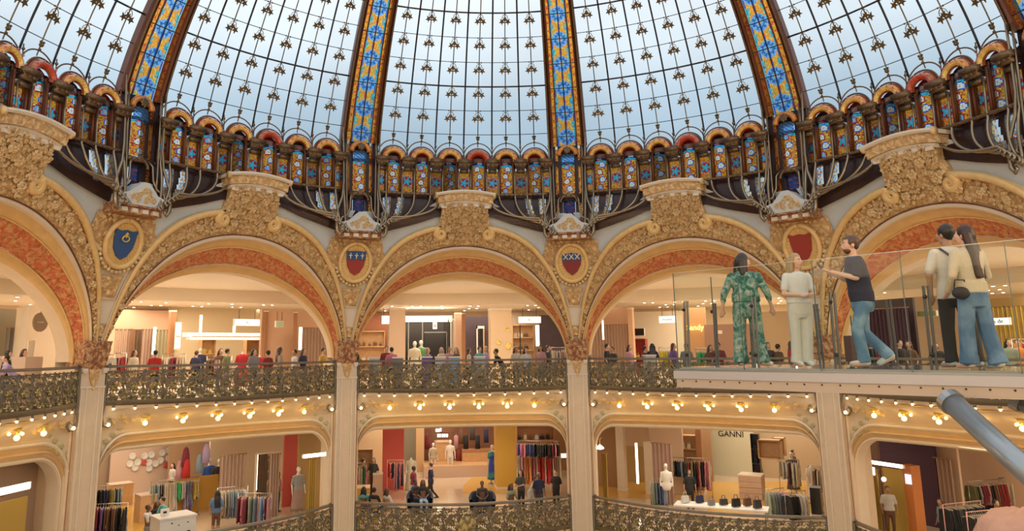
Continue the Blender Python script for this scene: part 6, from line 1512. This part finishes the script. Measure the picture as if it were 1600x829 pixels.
f = Fx(43, 66, 557, 0, 24.5, B_, F3); f.thing('display_plinth', 'pale plinth with a standing card behind the far left rail', 'plinth'); f.box('plinth_body', M_cabin, 0, 1, 0, .5, 0, 1); f.box('card_stand', M_cream2, .4, .75, .2, .24, 1, 1.35)
curtain(8, 30, 512, 27.6, B_, F3, mat('grey_drape', (.30, .27, .24), .8), 'grey drape in the far left bay')
# shopping bags and cards along the centre rail
for x, D, c, lb in ((622, 31, 'grey', 'left'), (667, 32, 'purple', 'purple'), (688, 31.5, 'white', 'middle'), (710, 31, 'light blue', 'pale blue'), (749, 30.8, 'white', 'white'), (585, 31, 'white', 'flat white'), (1014, 30, 'white', 'small white right bay')):
    p = at(x, D, F3); b = MB(); b.box((0, 0, .62), (.42, .3, 1.24)); q = thing('display_stand', f'{lb} display box showing above the upper rail', 'display', p, 0, 'display boxes on the upper gallery'); b.build('stand_body', M_oc, q).color = (*CN[c], 1); b = MB(); b.box((0, 0, 1.26), (.46, .34, .05)); b.build('stand_top', M_white, q)

# ---- ceiling spotlights
sp = thing('ceiling_spotlight', 'x', 'spotlight'); b = MB(); b.lathe([(.10, 0.0), (.115, -.012), (.085, -.03), (.08, -.02)], (0, 0, 0), 14); b.build('trim_ring', M_white, sp, True); b = MB(); b.lathe([(.07, -.012), (.06, -.034), (.0, -.036)], (0, 0, 0), 12); b.build('lamp_face', M_spot, sp, True)
first = True
for p_ in (-72, -36, 0, 36, 72):
    for r, z, st in ((19.5, 3.25, 5.2), (22.6, 3.25, 5.2), (24.8, 2.35, 3.6), (27.2, 2.35, 4.2), (29.6, 2.35, 4.2)):
        q = -14.5+(st*.3 if r in (22.6, 27.2) else 0)
        while q < 15:
            for dx in ((0,) if z > 3 else (-.22, .22)):
                if (z < 3 and rg.random() < .28): continue
                o = sp if first else copy_tree(sp); first = False; o.location = pol(p_+q+dx/r*57.3, r, z); row = {19.5: 'front', 22.6: 'second', 24.8: 'third', 27.2: 'fourth', 29.6: 'rear'}[r]
                o['label'] = f'small round ceiling spotlight in the {row} row, {BAYN[p_]} bay'; o['group'] = f'{row} row of spotlights, {BAYN[p_]} bay'
            q += st
    for q in (-11, -4, 4, 11):
        l = bpy.data.lights.new('fascia_spot', 'SPOT'); l.energy = 150; l.color = (1, .82, .6); l.spot_size = 1.5; l.spot_blend = .8; l.shadow_soft_size = .08
        lo = bpy.data.objects.new('fascia_spot', l); COL.objects.link(lo); lo.location = pol(p_+q, 23.2, 3.15); lo.rotation_euler = (Vector(pol(p_+q, 24.4, 1.5))-lo.location).to_track_quat('-Z', 'Y').to_euler()

# ---- lower gallery, left
def on_wall(f, x, y, off=.05):
    n = Vector((math.sin(-f.rz), math.cos(-f.rz), 0)); d = Vector(ray(x, y)); c = Vector((CX, CY, 0)); t = ((f.p-c).dot(n)-off)/d.dot(n); return c+d*t
B_ = -36
def ffx(x0, x1, y0, yf, bay):   # fitting standing on the lower floor, foot seen at row yf
    D = Dz(yf, (x0+x1)/2, F2); return Fx(x0, x1, y0, 0, D, bay, F2)
def lw(x0, x1, yf, m_, bay, y0=600, th=.12):
    D = Dz(yf, (x0+x1)/2, F2); return wallp(x0, x1, y0, D, bay, F2, m_, th=th)
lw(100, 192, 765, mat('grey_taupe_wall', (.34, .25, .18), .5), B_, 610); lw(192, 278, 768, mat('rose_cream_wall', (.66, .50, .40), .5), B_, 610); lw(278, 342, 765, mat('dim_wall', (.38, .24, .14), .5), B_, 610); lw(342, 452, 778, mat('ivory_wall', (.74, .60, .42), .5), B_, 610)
D_ = Dz(768, 235, F2); rr = random.Random(4)
for i, (x, y) in enumerate(sorted(((207, 712), (215, 722), (226, 712), (237, 710), (233, 722), (254, 707), (264, 703), (251, 719), (264, 715), (203, 724), (211, 730), (233, 731), (243, 724)))):
    f = Fx(192, 278, 610, 0, D_, B_, F2); f.p = on_wall(f, x, y); pl_ = thing('wall_plate', f'round cream plate, {ordinal(i+1)} from the left on the rose cream wall', 'plate', f.p, f.rz, 'plates on the rose wall')
    b = MB(); b.lathe([(.0, .0), (.10, .0), (.17, .035), (.165, .045), (.10, .015), (.0, .012)], (0, 0, 0), 20); q = b.build('dish', M_white, pl_, True); q.rotation_euler = (math.pi/2, 0, 0)
for x, y, lb in ((225, 722, 'left'), (259, 726, 'right')):
    f = Fx(192, 278, 610, 0, D_, B_, F2); f.p = on_wall(f, x, y, .08); pl_ = thing('wall_plate', f'coral red wall ornament among the plates, {lb} one', 'plate', f.p, f.rz); b = MB(); rosette(b, lambda a, c, d: (a, -d*.5, c), .16, 5); b.build('dish', M_redp, pl_)
curtain(354, 390, 710, 33.6, B_, F2, M_curt, 'wide brown curtain behind the grey coats'); curtain(428, 443, 709, 33.6, B_, F2, M_curt, 'narrow brown curtain by the tall mirror')
f = Fx(408, 444, 706, 0, 34, B_, F2); f.thing('mirror', 'tall wall mirror with lit left edge', 'mirror'); f.box('mirror_plate', M_mirror, .1, .6, 0, .03, .02, .98); f.box('mirror_frame', M_cream2, 0, .06, -.02, .05, 0, 1); f.box('frame_head', M_cream2, 0, 1, -.02, .05, .98, 1)
striplight(409.5, 412, 708, 765, 33.8, B_, 'thin vertical light at the tall mirror'); lw(451, 473, 790, M_redp, B_, 672); lw(473, 505, 800, mat('gold_brown_wall', (.42, .27, .10), .5), B_, 672)
striplight(481, 513, 708, 713.5, 29.5, B_, 'horizontal light over the gold doorway by the pillar'); curtain(487, 498, 716, 29.8, B_, F2, M_goldc, 'gold curtain below the horizontal light')
f = ffx(293, 350, 744, 800, B_); f.thing('room_divider', 'orange room divider behind the colourful rack', 'panel'); f.box('board', M_yfloor, 0, 1, 0, .08, .05, 1); f.box('board_base', M_wood, 0, 1, -.1, .2, 0, .05)
f = ffx(237, 262, 772, 815, B_); f.thing('display_plinth', 'wooden plinth left of the orange panel', 'plinth'); f.box('plinth_body', M_wood, 0, 1, 0, .7, 0, .96); f.box('plinth_top', M_cabin, -.02, 1.02, -.02, .72, .96, 1)
f = ffx(192, 222, 755, 790, B_); f.thing('display_plinth', 'wooden cabinet behind the dark racks', 'plinth'); f.box('plinth_body', M_wood, 0, 1, 0, .7, 0, .96); f.box('plinth_top', M_cabin, -.02, 1.02, -.02, .72, .96, 1)
f = ffx(138, 150, 780, 830, B_); f.thing('display_plinth', 'honey coloured box at the left pillar', 'plinth'); f.box('plinth_body', M_yfloor, 0, 1, 0, .6, 0, .96); f.box('plinth_top', M_wood, -.02, 1.02, -.02, .62, .96, 1)
f = Fx(270, 319, 806, 0, 26.6, B_, F2); f.thing('counter', 'white counter with scribbled front at the lower left', 'counter'); f.box('counter_body', M_white, 0, 1, 0, .9, 0, .96); f.box('counter_top', M_white, -.03, 1.03, -.03, .93, .96, 1)
for k, (x, z, w_) in enumerate(((.3, .86, .05), (.5, .80, .04), (.75, .84, .05), (.6, .6, .12), (.75, .62, .10))): f.box('printed_mark', M_black, x, x+w_, -.006, 0, z, z+.02+.03*(k > 2))
f = Fx(271, 283, 795, 806, 26.7, B_); f.thing('sign_card', 'white card standing on the white counter', 'card'); f.box('card', M_white, 0, 1, .2, .22, 0, 1); f.box('card_print', M_black, .3, .7, .19, .2, .3, .6)
# hanging scarves
for x, y, c, lb in ((300, 712, 'burgundy', 'burgundy'), (322, 722, 'slate', 'patterned blue'), (331, 706, 'lilac', 'pale lilac'), (292, 732, 'dusty pink', 'dusty pink'), (302, 730, 'red', 'red')):
    f = Fx(x-6, x+6, y-14, y+16, 33, B_); g = thing('wall_garment', f'{lb} garment displayed on the dim wall', 'garment', f.p, f.rz, 'garments on the dim wall'); b = MB(); b.loft([(0, 0, 0, f.w*.5, .08), (0, 0, f.h*.6, f.w*.42, .08), (0, 0, f.h*.9, f.w*.3, .07), (0, 0, f.h, f.w*.1, .04)], 14); q = b.build('cloth', M_oc, g, True); q.color = (*CN[c], 1); b = MB(); b.tube([(0, 0, f.h), (0, 0, f.h+.1)], .01, 5); b.build('hook', M_steel, g, True)
# ---- lower gallery, far left
B_ = -72
f = Fx(-20, 17, 727, 766, 22.5, B_); f.thing('wall_screen', 'bright screen with a purple stroke at the far left', 'screen'); f.box('screen_frame', M_white, 0, 1, .03, .1, 0, 1); f.box('screen_panel', M_glowp, .02, .98, 0, .03, .02, .98); b = MB(); b.tube([((x-.5)*f.w, -.02, f.h*(.35+.45*(x-.5)**2)) for x in (.5, .65, .8, .95)], .03, 6); b.build('purple_stroke', mat('purple_ink', (.12, .02, .35), .5), f.o, True)
striplight(-5, 62, 761, 772, 21.8, B_, 'horizontal light ledge at the lower far left'); wallp(17, 80, 700, 23.5, B_, F2, mat('taupe_wall2', (.42, .30, .22), .5)); wallp(-60, 17, 690, 24, B_, F2, M_backw); wallp(22, 62, 780, 22.2, B_, F2, M_goldc, th=.06); curtain(0, 22, 778, 22.1, B_, F2, M_curt, 'brown drape at the lower far left')
# ---- lower gallery, centre
B_ = 0
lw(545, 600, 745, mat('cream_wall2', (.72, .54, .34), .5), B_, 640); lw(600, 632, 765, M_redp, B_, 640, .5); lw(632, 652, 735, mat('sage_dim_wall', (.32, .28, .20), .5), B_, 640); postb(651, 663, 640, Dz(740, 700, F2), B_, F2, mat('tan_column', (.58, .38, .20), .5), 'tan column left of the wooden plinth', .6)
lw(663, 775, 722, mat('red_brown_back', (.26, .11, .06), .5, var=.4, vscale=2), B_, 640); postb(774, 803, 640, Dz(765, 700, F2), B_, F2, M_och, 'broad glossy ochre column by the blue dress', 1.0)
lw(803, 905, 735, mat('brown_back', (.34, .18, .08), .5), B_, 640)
f = Fx(680, 704, 690, 0, 44.8, B_, F2); f.thing('plinth', 'wooden plinth under the lit word sign', 'plinth'); f.box('plinth_body', M_wood, 0, 1, 0, 1, 0, .97); f.box('plinth_top', M_wood, -.02, 1.02, -.03, 1.03, .97, 1)
f = Fx(664, 772, 727, 0, 43.2, B_, F2); f.thing('platform', 'low wooden platform at the back of the central shop', 'platform'); f.box('platform_top', M_wood, 0, 1, 0, 2.2, .3, 1); f.box('platform_edge', M_cabin, 0, 1, -.02, 0, 0, 1)
f = Fx(722, 772, 702, 0, 44.6, B_, F2); f.thing('display_case', 'long wooden display case at the back right of the central shop', 'display case'); f.box('case_front', M_wood, 0, 1, 0, .8, 0, .9); f.box('case_top', M_brownp, -.01, 1.01, -.02, .82, .9, 1)
f = Fx(679, 701, 668, 684, 46, B_); f.thing('lit_word_sign', 'small glowing two-line sign above the wooden plinth', 'sign'); [f.box('lit_letter_block', M_glow2, a, a+.10, 0, .03, c, c+.3) for a, c in ((.1, .62), (.24, .62), (.38, .66), (.2, .1), (.34, .1), (.5, .1), (.66, .1), (.82, .1))]; f.box('sign_rail', M_iron, 0, 1, .03, .05, .5, .54)
for x, y, c, lb in ((668, 690, 'burgundy', 'burgundy'), (712, 690, 'dusty pink', 'pink'), (720, 682, 'brown', 'brown'), (727, 690, 'black', 'first black'), (737, 676, 'charcoal', 'charcoal'), (745, 690, 'black', 'second black'), (758, 680, 'navy', 'navy'), (716, 712, 'dark red', 'dark red'), (732, 714, 'red', 'red low')):
    f = Fx(x-4, x+4, y-11, y+11, 45, B_); g = thing('wall_garment', f'{lb} garment on the back wall of the central shop', 'garment', f.p, f.rz, 'garments at the back of the central shop'); b = MB(); b.loft([(0, 0, 0, f.w*.5, .1), (0, 0, f.h*.6, f.w*.4, .09), (0, 0, f.h*.9, f.w*.45, .07), (0, 0, f.h, f.w*.1, .04)], 14); q = b.build('cloth', M_oc, g, True); q.color = (*CN[c], 1); b = MB(); b.tube([(0, 0, f.h), (0, 0, f.h+.1)], .01, 5); b.build('hook', M_steel, g, True)
shelf_unit(806, 862, 660, Dz(745, 700, F2), B_, F2, M_brownp, 'high shelf above the short tops', 3, goods=['cream', 'white', 'black', 'brown', 'black']); shelf_unit(557, 584, 702, 40, B_, F2, M_wood, 'wooden shelves at the left of the central shop', 3, goods=['cream', 'gold', 'beige'])
f = ffx(586, 600, 740, 775, B_); f.thing('plinth', 'pale box under the navy jacket bust', 'plinth'); f.box('plinth_body', M_cabin, 0, 1, 0, .6, 0, .96); f.box('plinth_top', M_cream2, -.03, 1.03, -.03, .63, .96, 1)
f = ffx(552, 580, 762, 800, B_); f.thing('plinth', 'honey coloured table near the left pillar', 'table'); f.box('table_body', M_yfloor, 0, 1, 0, .8, 0, .95); f.box('table_top', M_wood, -.03, 1.03, -.03, .83, .95, 1)
mb_ = on_floor(790, 752, F2); 
b = MB(); b.grid(lambda u, v: on_floor(738+72*u+(-14 if v else 0)*(1-u), 745+25*v, F2+.006), 4, 2); structure(b.build('floor_honey_zone', M_yfloor))
for p_, nm in (((560, 600, 775, 800), 1), ((935, 1100, 745, 778), 2), ((1105, 1290, 752, 800), 3), ((150, 260, 775, 829), 4)):
    b = MB(); x0, x1, y0, y1 = p_; b.grid(lambda u, v: on_floor(x0+(x1-x0)*u, y0+(y1-y0)*v, F2+.006), 6, 3); structure(b.build('floor_honey_zone', M_yfloor))
sign(872, 889, 708, 715, 33, B_, 'small lit sign beside the evening dresses', None, hang=False)
f = Fx(884, 892, 673, 690, 31.5, B_); hb_ = thing('handbag', 'green bag hanging near the right pillar top', 'bag', f.p, f.rz); b = MB(); b.sphere((0, 0, .16), .16, 12, 8, None, (1, .4, 1)); b.build('bag_body', mat('green_leather', (.03, .25, .12), .4), hb_, True); b = MB(); b.tube([(-.1, 0, .25), (-.06, 0, .42), (.06, 0, .42), (.1, 0, .25)], .012, 6); b.build('bag_handle', M_black, hb_, True)
def armchair(x, y, rz, label):
    r = thing('armchair', label, 'armchair', on_floor(x, y, F2), rz, 'navy armchairs'); mN = mat('navy_velvet', (.02, .028, .06), .8)
    b = MB(); b.lathe([(.40, .0), (.43, .10), (.43, .30), (.38, .36)], (0, .0, .06), 24, sc=(1, .85)); b.build('seat', mN, r, True)
    b = MB()
    def g(u, v):
        a = R_(-25+230*u)+math.pi; rr_ = [.44, .54, .58, .50, .46, .44][round(v*5)]; z = [.15, .15, .80, .86, .80, .42][round(v*5)]; z = z if z < .5 else z-.22*max(0, math.cos((u-.5)*math.pi*2)*-1); return Vector((math.cos(a)*rr_, -math.sin(a)*rr_*-.95*1-.02, z))
    b.grid(g, 28, 5); b.build('backrest', mN, r, True)
    for a in (.8, 2.3, 4, 5.4): b = MB(); b.tube([(math.cos(a)*.33, math.sin(a)*.33, 0), (math.cos(a)*.30, math.sin(a)*.30, .08)], .02, 6); b.build('leg', M_black, r, True)
armchair(656, 800, camdir(655, 30), 'navy tub armchair left of the walking woman, occupied by two people'); armchair(754, 802, camdir(757, 30), 'navy tub armchair in front of the blue dress, occupied by one man')
# ---- lower gallery, right
B_ = 36
lw(925, 958, 760, mat('brown_wall2', (.38, .22, .10), .5), B_, 655); postb(956, 967, 655, Dz(770, 700, F2), B_, F2, M_cream2, 'cream pilaster left of the lit niche', .4); lw(966, 998, 752, mat('gold_niche', (.55, .42, .20), .5), B_, 690); wallp(958, 1055, 655, Dz(768, 700, F2), B_, F2, mat('ivory_wall2', (.72, .54, .38), .5), y1=698)
striplight(985, 988, 692, 755, 36, B_, 'bright vertical light in the niche of the right bay'); lw(998, 1010, 772, M_cream2, B_, 690, .3); lw(1008, 1056, 770, mat('ivory_wall3', (.70, .52, .38), .5), B_, 655); curtain(1011, 1040, 692, 35.4, B_, F2, mat('mauve_curtain', (.36, .23, .18), .8), 'mauve brown curtain behind the black clothes rail')
lw(1055, 1100, 750, mat('brown_back2', (.36, .22, .12), .5), B_, 655); shelf_unit(1052, 1078, 680, 38.5, B_, F2, M_wood, 'wall shelves with pale hats above the rail', 4, goods=['cream', 'white', 'brown'])
postb(1078, 1086, 655, 38, B_, F2, M_brownp, 'brown post left of the sage wall', .3); f = Fx(1101, 1164, 655, 0, Dz(750, 700, F2), B_, F2); f.thing('name_wall', 'pale sage wall with dark shop lettering', 'wall panel'); f.box('panel', M_sage, 0, 1, 0, .2, 0, 1); f.box('panel_foot', M_cream2, 0, 1, -.02, .2, 0, .015); mesh_text('GANNI', .42, M_black, f.o, (0, -.02, zat(1132, 678, Dz(750, 700, F2))-F2))
lw(1163, 1300, 742, mat('beige_wall3', (.48, .36, .23), .5), B_, 655)
for x0, x1, y0, y1, D, lb in ((1173, 1206, 687, 717, 37, 'large open wooden box'), (1196, 1212, 684, 712, 38.5, 'smaller wooden box behind the large box')):
    f = Fx(x0, x1, y0, y1, D, B_); f.thing('display_box', f'{lb} on the right shop wall', 'box'); f.box('box_back', M_wood, 0, 1, .5, .55, 0, 1); f.box('box_top', M_wood, 0, 1, 0, .55, .94, 1); f.box('box_base', M_wood, 0, 1, 0, .55, 0, .06)
    for x in (0, .95): f.box('box_side', M_wood, x, x+.05, 0, .55, 0, 1)
shelf_unit(1162, 1173, 678, 37.5, B_, F2, M_black, 'narrow black shelf right of the sage wall', 4, goods=['black', 'navy'])
lw(1206, 1247, 744, mat('orange_brown_wall', (.50, .26, .08), .5), B_, 681); 
f = Fx(1140, 1172, 742, 0, Dz(785, 700, F2), 36, F2); f.thing('drawer_counter', 'pinkish beige drawer counter in the right shop', 'counter'); f.box('carcass', M_cabin, 0, 1, 0, .9, 0, .95); f.box('worktop', M_cream2, -.02, 1.02, -.02, .92, .95, 1)
for k in range(4): q = f.box('drawer', mat('drawer_front', (.55, .38, .28), .4), .02, .98, -.03, 0, .03+k*.235, .235+k*.235); f.box('drawer_pull', M_goldrail, .45, .55, -.05, -.03, .12+k*.235, .14+k*.235)
tb = thing('display_table', 'low pale table with handbags and shoes behind the right railing', 'table', on_floor(1128, 812, F2), -R_(30)); b = MB(); b.box((0, 0, .52), (3.6, 1.0, .06)); b.build('table_top', M_white, tb)
for sx in (-1.7, 1.7):
    for sy in (-.45, .45): b = MB(); b.tube([(sx, sy, 0), (sx, sy, .55)], .02, 6); b.build('leg', M_steel, tb, True)
Mt = Matrix.Translation(tb.location)@Matrix.Rotation(-R_(30), 4, 'Z')
for i, (x, y, w_, h_, c, lb) in enumerate(((-1.4, 0, .36, .26, 'white', 'white upright bag at the left end'), (-.85, .2, .34, .28, 'navy', 'navy bag near the left end'), (-.35, -.15, .30, .20, 'grey', 'grey bag in the middle'), (.1, .1, .36, .22, 'charcoal', 'charcoal bag in the middle'), (.6, -.1, .38, .30, 'black', 'black bag right of the middle'), (1.0, .25, .34, .28, 'brown', 'tan brown bag near the right end'), (1.4, -.1, .36, .30, 'charcoal', 'dark bag at the right end'))):
    g = thing('handbag', f'{lb} of the low display table', 'bag', (Mt@Vector((x, y, .58))), .3, 'handbags on the low display table'); b = MB(); b.box((0, 0, h_/2), (w_, .14, h_), taper=.82); q = b.build('bag_body', M_oc, g); q.color = (*CN[c], 1); b = MB(); b.tube([(-w_*.25, 0, h_), (-w_*.18, 0, h_+.14), (w_*.18, 0, h_+.14), (w_*.25, 0, h_)], .012, 6); q = b.build('bag_handle', M_oc, g, True); q.color = (*CN[c], 1)
f = Fx(925, 938, 697, 702, 32, B_); lmp = thing('wall_lamp', 'small glowing wall lamp at the left end of the right bay', 'lamp', f.p, f.rz); b = MB(); b.lathe([(.04, .18), (.16, .08), (.16, .04), (.02, 0)], (0, 0, 0), 14); b.build('lamp_shade', M_glow2, lmp, True); b = MB(); b.tube([(0, 0, .18), (0, 0, .4), (0, .2, .45)], .015, 6); b.build('lamp_arm', M_gold2, lmp, True)
curtain(934, 941, 708, 33.5, B_, F2, M_goldc, 'narrow gold curtain by the wall lamp'); f = ffx(1259, 1283, 775, 793, B_); 
f = Fx(1246, 1260, 762, 0, 33, B_, F2); f.thing('plinth', 'black cube under the grey trousers display', 'plinth'); f.box('plinth_body', M_black, 0, 1, 0, .6, 0, .96); f.box('plinth_top', M_black, -.02, 1.02, -.02, .62, .96, 1)
# ---- lower gallery, far right
B_ = 72
wallp(1328, 1352, 660, 30.5, B_, F2, mat('brown_wall4', (.20, .11, .07), .4)); wallp(1352, 1432, 660, 31.5, B_, F2, M_plumc); wallp(1430, 1470, 668, 30.5, B_, F2, mat('ivory_wall4', (.66, .48, .34), .5)); wallp(1464, 1640, 660, 31, B_, F2, mat('peach_wall', (.72, .52, .36), .5))
curtain(1440, 1462, 716, 30, B_, F2, M_curt, 'brown curtain right of the sequin wall'); striplight(1339, 1384, 722, 727.5, 29, B_, 'horizontal light above the gold doorway, lower right'); striplight(1342, 1345, 730, 742, 29.2, B_, 'short vertical light under the horizontal one')
f = Fx(1384, 1400, 727, 0, 29.3, B_, F2); f.thing('door_surround', 'orange door surround carrying a lit screen', 'door surround'); f.box('surround_panel', M_orange, 0, 1, 0, .5, 0, 1); f.box('lit_screen', M_glowp, .50, .98, -.03, 0, .74, .88); f.box('surround_base', M_brownp, -.02, 1.02, -.02, .52, 0, .02)
wallp(1340, 1384, 730, 30, B_, F2, M_goldc, th=.06); curtain(1343, 1350, 733, 29.6, B_, F2, M_goldc, 'gold curtain in the doorway at lower right')
f = Fx(1356, 1362, 744, 752, 29.4, B_); gl = thing('wall_lamp', 'round white lamp in the gold doorway', 'lamp', f.p, 0); b = MB(); b.sphere((0, 0, .08), .09, 12, 8); b.build('globe', M_glow, gl, True); b = MB(); b.tube([(0, 0, 0), (0, .2, -.05)], .012, 5); b.build('lamp_arm', M_gold2, gl, True)
pk = thing('pink_canopy', 'big tufted pink canopy at the lower right corner', 'canopy', at(1562, 21.5, F2)); b = MB(); zt = zat(1562, 795, 21.5)-F2
b.lathe([(1.15, zt-1.0), (1.18, zt-.75), (1.05, zt-.40), (.75, zt-.15), (.35, zt-.03), (.0, zt)], (0, 0, 0), 40)
for i in range(len(b.v)):
    x, y, z = b.v[i]; k = 1+.05*math.sin(math.atan2(y, x)*12+z*9); b.v[i] = (x*k, y*k, z+.04*math.sin(math.atan2(y, x)*10))
b.build('tufted_dome', M_pinkf, pk, True); b = MB(); b.lathe([(.9, 0), (.9, zt-1.05), (1.05, zt-1.0)], (0, 0, 0), 32); b.build('drum_base', M_pinkf, pk, True)
#SPLIT
